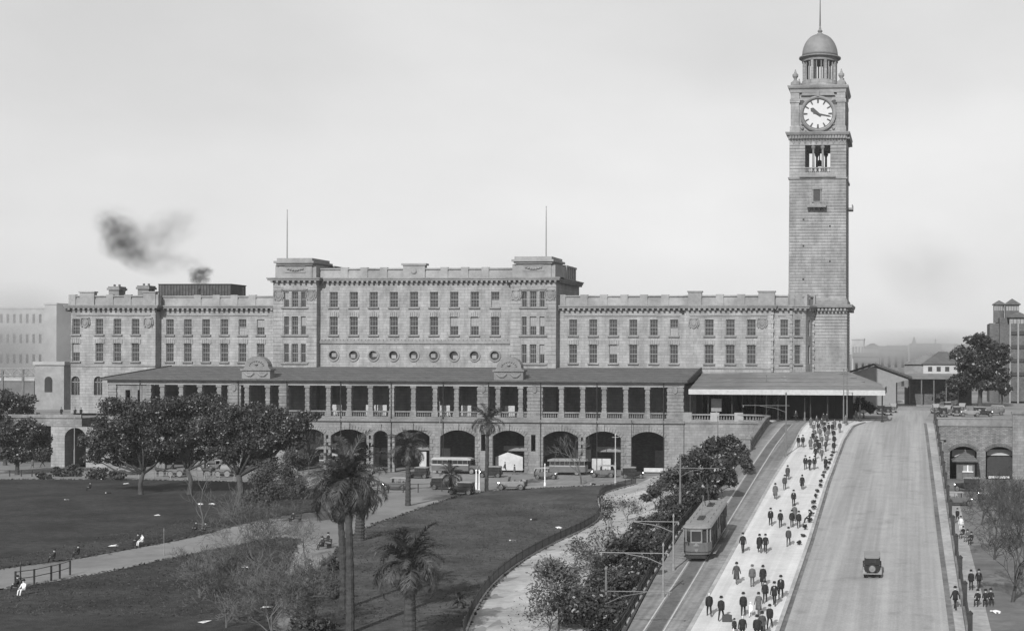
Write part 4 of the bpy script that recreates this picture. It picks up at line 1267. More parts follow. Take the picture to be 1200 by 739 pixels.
# upper cornice and the curved hood over the dial
mb = MB()
mb.square([(hd, ZD1 - 0.7), (hd + 0.15, ZD1 - 0.65), (hd + 0.2, ZD1 - 0.1), (hd + 0.5, ZD1 + 0.15), (hd + 0.62, ZD1 + 0.5), (hd + 0.62, ZD1 + 0.65), (hd - 0.1, ZD1 + 0.8), (hd - 0.6, ZD1 + 0.81)], (tx, tcy))
poly = [(tx - rd * 1.15, ZD1 - 1.2)] + [(tx - rd * 1.1 * math.cos(PI * i / 12), ZD1 - 1.0 + 1.0 * math.sin(PI * i / 12)) for i in range(13)] + [(tx + rd * 1.15, ZD1 - 1.2)]
mb.prism(poly, tcy - hd - 0.1, tcy - hd + 0.2)
mb.box(tx - 0.25, tx + 0.25, tcy - hd - 0.4, tcy - hd, TZ(113), TZ(106))
part('upper_cornice', mb, TRIM, CT)
zu = ZD1 + 0.8
mb = MB()
for sx in (-1, 1):
    for sy in (-1, 1):
        c_ = (tx + sx * (hd - 0.75), tcy + sy * (hd - 0.75), zu)
        mb.lathe([(0.9, 0), (0.85, 0.6), (0.45, 0.95), (0.3, 1.05), (0.28, 1.3), (0.55, 1.75), (0.55, 2.1), (0.28, 2.35), (0.2, 2.6), (0.1, 2.8), (0.12, 2.95), (0.02, 3.1)], c_, 10)
parts('corner_urn', mb, TRIM, CT)
# belvedere drum, columns, dome
rdm = (fX(979.5, tcy) - fX(936.5, tcy)) / 2
mb = MB(); mb.lathe([(rdm * 1.1, zu - 0.02), (rdm * 1.1, zu + 0.5), (rdm * 0.98, zu + 0.6), (rdm * 0.98, TZ(96.5))], (tx, tcy), 32); part('drum_base', mb, STONE_T, CT)
z0, z1 = TZ(96.5), TZ(74)
mb = MB()
for i in range(8):
    a = PI / 8 + i * PI / 4
    for da in (0,):
        cx_, cy_ = tx + rdm * 0.88 * math.cos(a), tcy + rdm * 0.88 * math.sin(a)
        mb.cbox((cx_, cy_, (z0 + z1) / 2), (0.6, 0.5, z1 - z0 - 0.005), a)
parts('drum_pier', mb, STONE_T, CT)
mb = MB()
for i in range(8):
    for da in (-0.15, 0.15):
        a = i * PI / 4 + da - PI / 2
        mb.lathe([(0.17, 0), (0.14, 0.3), (0.12, z1 - z0 - 0.3), (0.17, z1 - z0 - 0.004)], (tx + rdm * 0.87 * math.cos(a), tcy + rdm * 0.87 * math.sin(a), z0), 8)
parts('drum_column', mb, TRIM, CT)
mb = MB(); mb.lathe([(rdm * 0.8, z1), (rdm * 0.98, z1 + 0.01), (rdm * 0.98, TZ(71)), (rdm * 1.14, TZ(69.5)), (rdm * 1.14, TZ(68.2)), (rdm * 0.95, TZ(67))], (tx, tcy), 32); part('dome_cornice', mb, mat('dark_cornice', 0.16, 0.2, 1.5, world=True), CT)
zd0, zd1 = TZ(67), TZ(40.5)
prof = [(rdm * 0.985, zd0)] + [(rdm * 0.98 * math.cos(t) ** 0.9, zd0 + (zd1 - zd0) * math.sin(t) ** 1.0) for t in [0.1 + 1.4 * i / 14 for i in range(15)]] + [(0.3, zd1)]
mb = MB(); mb.lathe(prof, (tx, tcy), 32); dm_ = part('dome', mb, COPPER, CT, smooth=True)
mb = MB(); mb.lathe([(0.75, zd1 - 0.25), (0.6, zd1 + 0.1), (0.3, zd1 + 0.3), (0.5, zd1 + 0.6), (0.25, zd1 + 0.9), (0.12, zd1 + 1.6), (0.2, zd1 + 1.75), (0.1, zd1 + 1.9)], (tx, tcy), 12); part('finial', mb, COPPER, CT)
mb = MB(); mb.tube([(tx, tcy, zd1 + 1.5), (tx, tcy, TZ(-2))], [0.13, 0.06], 8); part('flagpole', mb, DARK, CT)

for i, (u, lb) in enumerate([(394, 'third bay right of the left pediment'), (434, 'bay above the narrow arch'), (521, 'bay left of the tall palm'), (546, 'bay just left of the right pediment pier'), (597, 'bay under the right pediment'), (447, 'bay beside the one over the narrow arch')]):
    p_ = (fX(u, YA + 3.5), YA + 3.5, 9.4)
    W_ = empty('waiting_seat', p_, 'pale high-backed seat inside the colonnade, ' + lb, 'seat', 'pale seats inside the colonnade')
    mb = MB(); mb.box(-.9, .9, -.25, .25, .4, .46); part('seat', mb, FASCIA, W_, local=True)
    mb = MB(); mb.box(-.9, .9, .26, .32, .3, 2.3); part('backrest', mb, FASCIA, W_, local=True)
    for x in (-.8, .8): mb = MB(); mb.box(x - .05, x + .05, -.25, .255, 0, .4); part('leg', mb, DARK, W_, local=True)

# ================================================================ GROUND LOOK-UP
def ground_z(x, y):
    if y < YA:
        a, b = E0(y), E4(y) + 0.5
        if a <= x <= b: return ramp_z(y)
        f_ = fence_x(y)
        if f_ < x < a:
            t = (x - f_) / (a - f_); return (ramp_z(y) - 0.1) * (0.12 * t + 0.88 * t * t * (1.6 - 0.6 * t))
        return 0.0
    return 9.4 if (y > YM or x > CX1) else 0.0

def land(u, v, ymax=232.0):
    """first ground met along a line of sight"""
    d = ray(u, v); y = 60.0
    while y < ymax:
        p = EYE + d * (y / d.y)
        if p.z <= ground_z(p.x, p.y): return p
        y += 0.1
    return EYE + d * (ymax / d.y)

def px(p): return (p - EYE).dot(FWD) / F_PX        # metres per pixel at a point

# ================================================================ TREES AND PLANTS
def leafy(name, base, clumps_px, nleaf, size, m, label, cat='tree', group=None, seed=1, trunk_r=0.35, fork=0.35, bark=None, up=0.3, shell=2.0, surf=None, limbs=True, lean=0.0, deep=0.9, forkv=None):
    """trunk with limbs into every clump; crown of many leaves. clumps in photograph pixels round the stem's depth"""
    p0 = base if isinstance(base, Vector) else land(*base)
    s = px(p0); rng = np.random.default_rng(seed)
    cl = []
    for (u, v, ru, rv) in clumps_px:
        off = rng.uniform(-0.45, 0.45) * ru * s
        yy = p0.y + off
        q = onY(u, v, yy)
        cl.append((q.x, q.y, q.z, ru * s, ru * s * deep, rv * s))
    T = empty(name, p0, label, cat, group)
    sub_ = []
    for c in cl:
        sub_.append(tuple(c[:3]) + tuple(x * 0.75 for x in c[3:]))
        for _ in range(7 if nleaf > 3000 else 3):
            d = rng.normal(size=3); d /= np.linalg.norm(d); d[2] = d[2] * 0.8 + 0.1
            q_ = np.array(c[:3]) + d * np.array(c[3:6]) * 0.8; k_ = rng.uniform(0.3, 0.5)
            sub_.append(tuple(q_) + tuple(x * k_ for x in c[3:]))
    limb_cl, cl = cl, sub_
    pts, outs = [], []
    vol = np.array([c[3] * c[4] * c[5] for c in cl]) ** 0.7
    cnt = rng.multinomial(nleaf, vol / vol.sum())
    for c, k in zip(cl, cnt):
        d = rng.normal(size=(k, 3)); d /= np.linalg.norm(d, axis=1)[:, None]
        r = rng.uniform(0, 1, k) ** (1 / shell)
        r *= 1 + 0.22 * np.sin(d[:, 0] * 7 + c[0]) * np.sin(d[:, 2] * 6 + c[2]) + rng.normal(0, 0.06, k)
        pts.append(d * r[:, None] * np.array(c[3:6]) + np.array(c[:3])); outs.append(d)
    C = np.concatenate(pts); D = np.concatenate(outs)
    n = len(C)
    nrm = D * 0.9 + rng.normal(size=(n, 3)) * 0.75; nrm[:, 2] += up
    nrm /= np.linalg.norm(nrm, axis=1)[:, None]
    a = np.cross(nrm, rng.normal(size=(n, 3))); a /= np.linalg.norm(a, axis=1)[:, None]
    b = np.cross(nrm, a)
    sz = (size * rng.uniform(0.55, 1.4, n))[:, None]
    a *= sz; b *= sz * 0.55
    C = C - np.array(p0)
    V = np.stack([C - a, C - b, C + a, C + b], axis=1)
    link('crown', cloud_mesh('crown', V, m), T)
    mb = MB()
    cl = limb_cl
    zt = min(c[2] - c[5] for c in cl) - p0.z
    ztop = max(c[2] for c in cl) - p0.z
    fz = max(0.3, zt + (ztop - zt) * fork * 0.5)
    cx = float(np.mean([c[0] for c in cl])) - p0.x
    if forkv: fz = (base[1] - forkv) * s
    fp = Vector((cx * 0.25 + lean, 0, fz))
    mb.tube([(0, 0, -0.3), (0, 0, 0.1), Vector((0, 0, 0)).lerp(fp, 0.5) + Vector((0.1 - lean * 0.45, 0, 0)), fp], [trunk_r * 1.6, trunk_r * 1.25, trunk_r, trunk_r * 0.85], 9)
    if limbs:
        for c in cl:
            q = Vector(c[:3]) - p0; md = fp.lerp(q, 0.5) + Vector((rng.uniform(-.4, .4), rng.uniform(-.4, .4), -0.12 * (q - fp).length))
            mb.tube([fp - Vector((0, 0, 0.2)), md, q], [trunk_r * 0.6, trunk_r * 0.4, trunk_r * 0.15], 6)
            for k in range(3):
                e = q + Vector((rng.uniform(-1, 1) * c[3], rng.uniform(-1, 1) * c[4], rng.uniform(-0.3, 0.9) * c[5])) * 0.75
                mb.tube([md.lerp(q, 0.5 + 0.15 * k), e], [trunk_r * 0.22, 0.02], 4)
    link('trunk', mb.mesh('trunk', bark or BARK, smooth=True), T)
    return T

def bare_tree(base, h, spread, label, seed, group=None, r0=0.16, levels=5, twig=0.012, bark=None, fan=0.62, name='bare_tree', first=0.28, leaf=0, leafm=None, stems=0):
    p0 = base if isinstance(base, Vector) else land(*base)
    rr = random.Random(seed); T = empty(name, p0, label, 'tree', group)
    tr, br = MB(), MB(); tips = []; segs = []
    def grow(p, d, L, r, lv):
        n = 3; pts = [p]; dd = d.copy()
        for i in range(n):
            dd = (dd + Vector((rr.gauss(0, .12), rr.gauss(0, .12), rr.gauss(0.05, .07)))).normalized()
            pts.append(pts[-1] + dd * L / n)
        segs.append((pts, r, lv))
        if lv >= levels: tips.append(pts[-1]); return
        k = (stems or rr.choice((3, 4))) if lv == 0 else rr.choice((2, 3, 3))
        for j in range(k):
            at = pts[-1] if j < 2 else pts[rr.choice((1, 2))]
            a = rr.uniform(0, 2 * PI); t = fan * rr.uniform(0.6, 1.25)
            x = dd.orthogonal().normalized(); y = dd.cross(x)
            nd = (dd * math.cos(t) + (x * math.cos(a) + y * math.sin(a)) * math.sin(t) * spread)
            nd.z += 0.12; nd.normalize()
            grow(at, nd, L * rr.uniform(0.62, 0.85), max(twig, r * 0.55), lv + 1)
    grow(Vector((0, 0, -0.1)), Vector((rr.gauss(0, .06), rr.gauss(0, .06), 1)).normalized(), h * first, r0, 0)
    top = max(p.z for q, _, _ in segs for p in q); s = h / top
    for q, r, lv in segs:
        n = len(q) - 1
        (tr if lv == 0 else br).tube([p * s for p in q], [r * (1 - 0.4 * i / n) for i in range(n + 1)], 7 if lv == 0 else 5 if lv < 2 else 3, caps=lv == 0)
    link('trunk', tr.mesh('trunk', bark or BARK2), T); link('branches', br.mesh('branches', bark or BARK2), T)
    if leaf:
        rng = np.random.default_rng(seed)
        Q = np.array([tuple(p) for p in tips]) * s
        C = Q[rng.integers(0, len(Q), leaf)] + rng.normal(0, 0.25, (leaf, 3))
        link('crown', cloud_mesh('crown', leaf_quads(C, 0.13, rng), leafm or LEAF2), T)
    return T

G = 'fig trees spreading over the park lawn'
leafy('fig_tree', (165, 579), [(120, 510, 26, 24), (150, 480, 30, 20), (140, 525, 26, 17), (185, 492, 30, 24), (195, 523, 24, 14), (108, 535, 14, 10), (165, 505, 28, 20), (100, 517, 12, 10), (140, 540, 16, 7), (190, 536, 18, 8)], 40000, 0.165, LEAF, 'broad dark fig tree with a crooked forked trunk beside the parked horse cart', 'tree', G, 11, 0.3, 0.0, lean=0.9, forkv=553)
leafy('fig_tree', (222, 579), [(200, 478, 26, 18), (232, 476, 26, 18), (258, 492, 28, 22), (228, 512, 28, 20), (262, 520, 22, 14), (205, 500, 22, 18), (240, 534, 20, 8)], 38000, 0.165, LEAF, 'spreading fig tree with pale straight trunk, middle one of the lawn trio', 'tree', G, 12, 0.34, 0.0, lean=-0.7, forkv=549)
leafy('fig_tree', (279, 592), [(285, 492, 28, 20), (312, 490, 28, 18), (340, 496, 24, 16), (300, 518, 28, 18), (268, 505, 20, 18), (335, 518, 22, 14), (362, 487, 14, 8), (272, 535, 16, 10), (305, 540, 20, 8), (255, 530, 14, 8)], 38000, 0.165, LEAF, 'leaning fig tree with thick pale-footed trunk nearest the leafless shrubs', 'tree', G, 13, 0.42, 0.0, lean=-0.6, forkv=556)
leafy('street_tree', (20, 556), [(8, 512, 24, 16), (35, 508, 24, 18), (20, 530, 24, 14), (48, 526, 16, 14), (-12, 525, 20, 18)], 18000, 0.21, LEAF, 'drooping dark evergreen tree at the left end of the street', 'tree', None, 14, 0.3, 0.4)
leafy('street_tree', hit(6, 545) , [(0, 470, 20, 14), (22, 474, 18, 14), (8, 487, 26, 14), (-20, 480, 22, 18)], 12000, 0.24, LEAF, 'taller dark tree rising behind the drooping street tree', 'tree', None, 15, 0.3, 0.4)
leafy('small_tree', (312, 612), [(308, 558, 22, 18), (335, 550, 24, 22), (350, 572, 20, 18), (322, 578, 24, 16), (298, 580, 14, 12), (345, 535, 16, 12)], 15000, 0.12, mat('twiggy_leaf', 0.055, 0.4, 1.0), 'fine twiggy grey tree beside the park seat', 'tree', None, 16, 0.16, 0.4, shell=1.5)
# yard tree on the plateau
p = deck(1148, 476)
leafy('yard_tree', p, [(1150, 402, 18, 14), (1133, 418, 18, 16), (1167, 416, 18, 16), (1150, 430, 24, 18), (1133, 446, 18, 14), (1172, 438, 15, 18), (1152, 450, 22, 12), (1122, 450, 13, 10), (1140, 398, 12, 7), (1177, 455, 10, 10)], 18000, 0.34, LEAF, 'big dense evergreen tree in the station yard before the dark turreted building', 'tree', None, 17, 0.5, 0.4)
p = deck(1174, 476)
leafy('yard_tree', p, [(1176, 452, 9, 12), (1172, 440, 8, 10)], 1600, 0.4, LEAF, 'slim tree standing at the outer edge of the big yard tree', 'tree', None, 18, 0.2, 0.4)
p = deck(1108, 474)
leafy('yard_shrub', p, [(1106, 462, 8, 5), (1118, 463, 8, 5), (1127, 460, 8, 6), (1098, 465, 6, 4)], 1500, 0.4, LEAF2, 'low spreading shrub in the yard in front of the verandah shed', 'shrub', None, 19, 0.15, 0.4)
p = deck(1012, 489)
leafy('yard_shrub', p, [(1010, 473, 9, 9), (1020, 478, 8, 8), (1000, 477, 7, 8)], 1800, 0.32, LEAF, 'dark shrub under the outer end of the awning', 'shrub', None, 20, 0.12, 0.4)

# shrubs on the bank
GB = 'shrubs planted along the embankment'
bank = [  # u, v of foot, clumps, leaves, size, material, label
 ((856, 548), [(850, 520, 18, 14), (868, 530, 12, 14), (838, 524, 13, 12), (856, 536, 16, 10)], 4500, 0.2, LEAF, 'glossy rounded shrub highest on the embankment below the balustrade'),
 ((872, 556), [(872, 534, 11, 16), (877, 545, 9, 12)], 2200, 0.17, LEAF2, 'paler upright shrub at the foot of the balustrade end pier'),
 ((820, 572), [(820, 532, 19, 16), (806, 545, 16, 12), (832, 543, 14, 12)], 4500, 0.2, LEAF, 'dense tall shrub left of the topmost shrub and before the last arch'),
 ((845, 584), [(846, 555, 17, 16), (834, 564, 13, 12), (858, 562, 10, 12)], 4200, 0.19, LEAF, 'dark bushy evergreen shrub hugging the tram track below the pier'),
 ((795, 590), [(792, 556, 18, 14), (778, 566, 12, 10), (805, 566, 14, 13)], 4200, 0.2, LEAF2, 'big grey-green shrub overhanging the light earth at the top of the bank'),
 ((822, 604), [(822, 578, 18, 14), (808, 586, 13, 10), (834, 588, 10, 9)], 4000, 0.18, LEAF, 'dark rounded shrub directly behind the tram roof'),
 ((768, 597), [(768, 575, 14, 11), (758, 583, 9, 7)], 1800, 0.17, LEAF2, 'low shrub at the outer edge of the dense upper clump'),
 ((795, 622), [(793, 600, 13, 11), (782, 606, 9, 8)], 2400, 0.17, LEAF, 'small dark shrub beside the tram pole'),
 ((742, 672), [(740, 634, 22, 14), (724, 645, 16, 12), (757, 642, 13, 11), (742, 652, 20, 10)], 3600, 0.16, LEAF2, 'spreading feathery shrub halfway down the bank'),
 ((690, 760), [(690, 712, 28, 20), (668, 722, 18, 14), (706, 728, 14, 12)], 5200, 0.13, LEAF, 'dense glossy dark shrub at the bottom corner of the bank'),
 ((725, 705), [(728, 680, 16, 12), (715, 690, 12, 10)], 2200, 0.14, LEAF2, 'round shrub between the two lower lamp arms'),
 ((757, 680), [(757, 660, 12, 10), (765, 652, 9, 9)], 2000, 0.14, LEAF, 'dark shrub against the track fence behind the feathery one'),
]
for i, (b_, c_, n_, s_, m_, l_) in enumerate(bank):
    leafy('shrub', b_, c_, n_, s_, m_, l_, 'shrub', GB, 40 + i, 0.08, 0.3, shell=1.8)
bare_tree((655, 745), 5.6, 1.25, 'open half-leafless tree with scattered pale leaves on the light bank', 61, None, 0.09, 5, 0.012, BARK, 0.7, leaf=2600, leafm=mat('pale_leaf', 0.09, 0.4, 1.0))
bare_tree((642, 752), 4.4, 1.2, 'smaller half-leafless tree left of the pale leaved one', 62, None, 0.07, 5, 0.012, BARK, 0.7, leaf=1500, leafm=MATS['pale_leaf'])
bare_tree((770, 610), 5.0, 1.1, 'thin bare sapling among the shrubs beside the tram pole', 63, None, 0.06, 4, 0.012, BARK, 0.6, leaf=300)
bare_tree((717, 636), 4.3, 0.5, 'narrow dark sapling standing alone on the light earth', 64, None, 0.06, 4, 0.02, BARK, 0.5, leaf=500)
bare_tree((712, 604), 3.0, 0.9, 'small leafless shrub on the upper light earth', 65, None, 0.04, 4, 0.012, BARK, 0.7)
for i, (u, v, h_, lb) in enumerate([(668, 706, 3.0, 'low twiggy shrub at the outer edge of the light bank'), (672, 672, 3.2, 'feathery half-bare shrub midway down the light bank'), (705, 660, 3.4, 'feathery half-bare shrub between the dark clumps'), (645, 738, 2.6, 'straggling small shrub lowest on the outer bank'), (690, 690, 3.6, 'leafy open shrub above the glossy bottom one'), (735, 612, 3.2, 'half-bare shrub on the upper bank near the fence bend')]):
    bare_tree((u, v), h_, 1.35, lb, 70 + i, 'half-bare shrubs on the light bank', 0.05, 6, 0.009, BARK, 0.66, name='bare_shrub', first=0.14, leaf=380, leafm=LEAF2)
# hedge pieces along the tramway fence
for i, y in enumerate(np.arange(97, 172, 3.6)):
    x = E0(y) - 1.6
    q = Vector((x, y, ground_z(x, y))); s = px(q)
    d_ = q - EYE; k = 1 / d_.dot(FWD)
    uu = U0 + F_PX * d_.dot(RGT) * k; vv = V0 - F_PX * d_.dot(UPV) * k
    h_ = 1.0 + 0.5 * R.random()
    leafy('hedge_bush', q, [(uu, vv - 0.5 * h_ / s, 1.2 / s, 0.62 * h_ / s), (uu - 0.6 / s, vv - 0.4 * h_ / s, 1.1 / s, 0.5 * h_ / s)], 900, 0.13, LEAF if i % 3 else LEAF2, 'dark clipped bush in the track hedge, %s from the bottom edge' % ORD[i], 'bush', 'hedge row along the tram track', 80 + i, 0.05, 0.3, limbs=False)
for i, y in enumerate(np.arange(99, 176, 6.2)):
    x = E0(y) - 3.9 + R.uniform(-.5, .5)
    q = Vector((x, y, ground_z(x, y))); s = px(q); d_ = q - EYE; k = 1 / d_.dot(FWD)
    uu = U0 + F_PX * d_.dot(RGT) * k; vv = V0 - F_PX * d_.dot(UPV) * k; h_ = R.uniform(1.4, 2.6)
    leafy('shrub', q, [(uu, vv - 0.55 * h_ / s, 1.5 / s, 0.5 * h_ / s), (uu - 1.1 / s, vv - 0.4 * h_ / s, 1.1 / s, 0.4 * h_ / s)], 1500, 0.13, LEAF2 if i % 3 else LEAF, 'loose shrub behind the track hedge, %s from the bottom edge' % ORD[i], 'shrub', 'loose shrubs behind the track hedge', 500 + i, 0.06, 0.3)
# bushes by the left street fence
for i, (u, v, n_, lb) in enumerate([(68, 558, 10, 'low rounded bush in the bed by the street fence, left of its neighbour'), (85, 558, 13, 'larger feathery bush in the bed by the street fence'), (112, 561, 14, 'dark bush by the street fence under the first fig tree'), (135, 562, 11, 'dark bush by the street fence just left of the fig trunk'), (50, 561, 7, 'small clipped bush beside the left fence post')]):
    leafy('bush', (u, v), [(u, v - n_ * 0.55, n_, n_ * 0.6), (u + 6, v - n_ * 0.4, n_ * 0.7, n_ * 0.45)], 1300, 0.2, LEAF2 if i % 2 else LEAF, lb, 'bush', None, 120 + i, 0.05, 0.3, limbs=False)
for i, (u, v, s_, lb) in enumerate([(350, 705, 20, 'leafy bush at the corner of the earth path, nearest the bottom edge'), (385, 668, 14, 'bush beside the bench under the tall palms'), (395, 700, 16, 'leafy bush at the foot of the twin palms'), (372, 742, 20, 'low shrub on the lawn left of the twin palm trunks')]):
    leafy('bush', (u, v), [(u, v - s_ * 0.6, s_, s_ * 0.6), (u + s_ * 0.6, v - s_ * 0.4, s_ * 0.6, s_ * 0.4)], 1500, 0.12, LEAF2, lb, 'bush', None, 140 + i, 0.05, 0.3, limbs=False)

# bare trees
bare_tree((237, 619), 8.2, 1.1, 'slender leafless young tree by two people seated on the lawn edge', 201, None, 0.13, 4, 0.014, fan=0.6, first=0.42)
bare_tree((306, 690), 9.4, 1.5, 'wide leafless tree in the middle of the left foreground', 202, None, 0.09, 7, 0.014, fan=0.62, first=0.1, stems=7)
bare_tree((265, 735), 6.6, 1.3, 'leafless tangle of a tree at the bottom edge, left one', 203, None, 0.09, 7, 0.014, fan=0.62, first=0.08, stems=7)
bare_tree((320, 748), 6.4, 1.3, 'leafless tangle of a tree at the bottom edge, right one', 204, None, 0.09, 7, 0.014, fan=0.64, first=0.08, stems=7)
bare_tree((358, 655), 4.6, 1.2, 'small leafless tree at the bend of the earth path', 205, None, 0.08, 6, 0.012, fan=0.62, first=0.2)
bare_tree((365, 735), 5.6, 1.4, 'leafless bushy tree over the earth path at the bottom edge', 211, None, 0.09, 7, 0.014, fan=0.64, first=0.08, stems=7)
bare_tree((235, 700), 4.6, 1.4, 'leafless low tree on the lower lawn, left of the tangle', 212, None, 0.09, 7, 0.014, fan=0.64, first=0.09, stems=7)
bare_tree((681, 567), 8.6, 1.15, 'leafless tree fanning in front of the buses and arches', 206, None, 0.15, 5, 0.02, fan=0.55, first=0.22)
bare_tree((362, 556), 8.0, 1.0, 'leafless street tree in front of the bus at the left arches', 207, None, 0.12, 5, 0.018, fan=0.55)
bare_tree(hit(1186, 705), 10.5, 1.35, 'large leafless tree at the right edge over the lower street', 208, None, 0.17, 7, 0.018, BARK, fan=0.6, first=0.14, stems=5)
bare_tree(hit(1165, 655), 9.0, 1.35, 'leafless tree on the lower street behind the seated groups', 209, None, 0.13, 7, 0.018, BARK, fan=0.6, first=0.12, stems=5)
bare_tree(hit(1196, 640), 8.0, 1.2, 'leafless tree half outside the right edge of the view', 210, None, 0.12, 7, 0.018, BARK, fan=0.6, stems=5)
bare_tree(hit(1150, 615), 6.0, 1.35, 'low leafless tree between the kiosk car and the seated groups', 213, None, 0.1, 6, 0.018, BARK, fan=0.6, first=0.12, stems=5)
bare_tree(hit(1176, 600), 7.0, 1.3, 'leafless tree below the second brick arch', 214, None, 0.1, 6, 0.018, BARK, fan=0.6, first=0.14, stems=5)

# palms
def frond_mesh(L, droop, seed, m=LEAF3, nl=40):
    rr = random.Random(seed); mb = MB()
    pts = []; p = Vector((0, 0, 0)); a = rad(62) - droop * 0.3
    n = 12
    for i in range(n + 1):
        pts.append(p.copy()); t = i / n
        a -= (0.07 + droop * 0.17) * (0.4 + t)
        p = p + Vector((math.cos(a), 0, math.sin(a))) * L / n
    mb.tube(pts, [0.05 * (1 - 0.85 * i / n) for i in range(n + 1)], 4)
    for i in range(nl):
        t = 0.16 + 0.84 * i / (nl - 1); k = min(n - 1, int(t * n)); f_ = t * n - k
        q = pts[k].lerp(pts[k + 1], f_); d = (pts[k + 1] - pts[k]).normalized()
        ln = L * 0.27 * math.sin(PI * (0.12 + 0.8 * t)) ** 0.7
        for s in (-1, 1):
            out = (Vector((0, s, 0)) * (0.8 + rr.gauss(0, .12)) + d * (0.8 + rr.gauss(0, .2)) + Vector((0, 0, 0.35 - 0.6 * droop + rr.gauss(0, .22)))).normalized()
            w_ = d * 0.034
            md = q + out * ln * 0.55; tp = q + out * ln + Vector((0, 0, -0.22 * ln))
            mb.add([q - w_, q + w_, md + w_, md - w_, tp], [(0, 1, 2, 3), (3, 2, 4)])
    return mb.mesh('frond', m)
FR = {}
def palm(base, crown_v, flen, label, seed, nf=30, tr=0.28, lean=0.0, skirt=6, group='palms in the park', name='palm_tree', slim=False):
    p0 = base if isinstance(base, Vector) else land(*base)
    s = px(p0); bu, bv = base
    h = (bv - crown_v) * s
    rr = random.Random(seed); T = empty(name, p0, label, 'palm', group)
    mb = MB(); pts, rs = [], []
    n = 14
    for i in range(n * 2 + 1):
        t = i / (n * 2); pts.append((lean * t * t, 0.05 * math.sin(t * 5), h * t - 0.1))
        rs.append(tr * (1.25 - 0.35 * t) * (1.07 if i % 2 else 0.95))
    mb.tube(pts, rs, 10); link('trunk', mb.mesh('trunk', PALMBARK), T)
    top = Vector(pts[-1])
    for k in range(nf):
        t = k / nf; dr = 0.1 + 1.1 * t + rr.uniform(-.1, .1)
        key = (round(flen, 1), min(4, int(dr * 4)), k % 2)
        if key not in FR: FR[key] = frond_mesh(flen, key[1] / 4 + 0.12, hash(key) % 1000 + k)
        o = link('frond', FR[key], T, top + Vector((0, 0, 0.15 - 0.3 * t)))
        o.rotation_euler = (rr.gauss(0, .12), max(-0.35, -0.55 + t * 1.15) + rr.gauss(0, .08), k * 2.39996 + rr.gauss(0, .15))
        sc_ = rr.uniform(0.72, 1.16); o.scale = (sc_, sc_, sc_)
    if ('dead', round(flen, 1)) not in FR: FR[('dead', round(flen, 1))] = frond_mesh(flen * 0.7, 1.3, 5, DEADLEAF, 18)
    for k in range(skirt):
        o = link('dead_frond', FR[('dead', round(flen, 1))], T, top + Vector((0, 0, -0.5)))
        o.rotation_euler = (0, 1.05 + rr.gauss(0, .15), k * 2 * PI / max(1, skirt) + rr.gauss(0, .3))
    mb = MB(); mb.lathe([(tr * 0.8, -0.9), (tr * 1.5, -0.3), (tr * 1.4, 0.1), (tr * 0.5, 0.5)], top, 10); link('crown_shaft', mb.mesh('crown_shaft', DEADLEAF), T)
    return T
palm((570, 575), 494, 3.1, 'tall slim palm standing before the pedimented bay of the arcade', 301, 26, 0.24, 0.2)
palm((478, 592), 526, 3.4, 'palm beside the pale path, in front of the narrow arch', 302, 28, 0.3)
palm((402, 714), 580, 3.3, 'left palm of the close pair with tall bare trunks in the foreground', 303, 34, 0.24, -0.3, 12)
palm((410, 742), 564, 3.6, 'right and taller palm of the close pair in the foreground', 304, 36, 0.25, -0.2, 12)
palm((421, 633), 580, 3.2, 'palm with a pale stout trunk and hanging dead fronds behind the tall pair', 305, 26, 0.45, 0.4, 10)
palm((480, 752), 660, 3.4, 'short bushy palm on the lower lawn at the bottom edge', 306, 40, 0.36, 0.0, 12)
palm((528, 577), 556, 2.5, 'low young palm at the street edge beside the signal ladder', 307, 22, 0.2, 0.0, 4)
palm((538, 712), 703, 0.9, 'tiny spiky young palm on the lawn next to the dark fence', 308, 14, 0.08, 0.0, 0)

# fallen twigs and grass tufts near the camera
rng = np.random.default_rng(5)
k = 26000
yy = rng.uniform(100, 185, k); xx = rng.uniform(-90, -32, k)
ok = np.array([x < fence_x(y) - 0.2 for x, y in zip(xx, yy)])
xx, yy = xx[ok], yy[ok]
# keep to the lawns only: drop what falls on the bare paths
def inside(poly, x, y):
    c = False; j = len(poly) - 1
    for i in range(len(poly)):
        if (poly[i][1] > y) != (poly[j][1] > y) and x < (poly[j][0] - poly[i][0]) * (y - poly[i][1]) / (poly[j][1] - poly[i][1]) + poly[i][0]: c = not c
        j = i
    return c
polys = [fence_line + lr[1:], ll, l3 + gline([(-80, 745)])]
sel = np.array([any(inside(q, x, y) for q in polys) for x, y in zip(xx, yy)])
xx, yy = xx[sel], yy[sel]
C = np.stack([xx, yy, np.full(len(xx), 0.05)], 1)
Vq = leaf_quads(C, 0.13, rng, up=0.0, aspect=0.3)
EB = []
for q in polys:
    for i in range(len(q)):
        a, b = np.array(q[i]), np.array(q[(i + 1) % len(q)]); L_ = np.linalg.norm(b - a)
        if L_ > 60 or a[1] > 215 and b[1] > 215: continue
        for t in rng.uniform(0, 1, int(L_ * 7)): EB.append((*(a + (b - a) * t + rng.normal(0, .22, 2)), 0.06))
Vq = np.concatenate([Vq, leaf_quads(np.array(EB), 0.2, rng, up=1.2, aspect=0.6)])
o = link('grass', cloud_mesh('grass', Vq, mat('grass_blade', 0.05, 0.4, 0.8))); o['kind'] = 'stuff'
k = 2600
yy = rng.uniform(97, 215, k); tt = rng.uniform(0.2, 0.95, k)
C = np.array([bank_pt(y, t) for y, t in zip(yy, tt)]) + np.array([0, 0, 0.06])
o = link('ground_cover', cloud_mesh('ground_cover', leaf_quads(C, 0.09, rng, up=0.3, aspect=0.5), LEAF2)); o['kind'] = 'stuff'

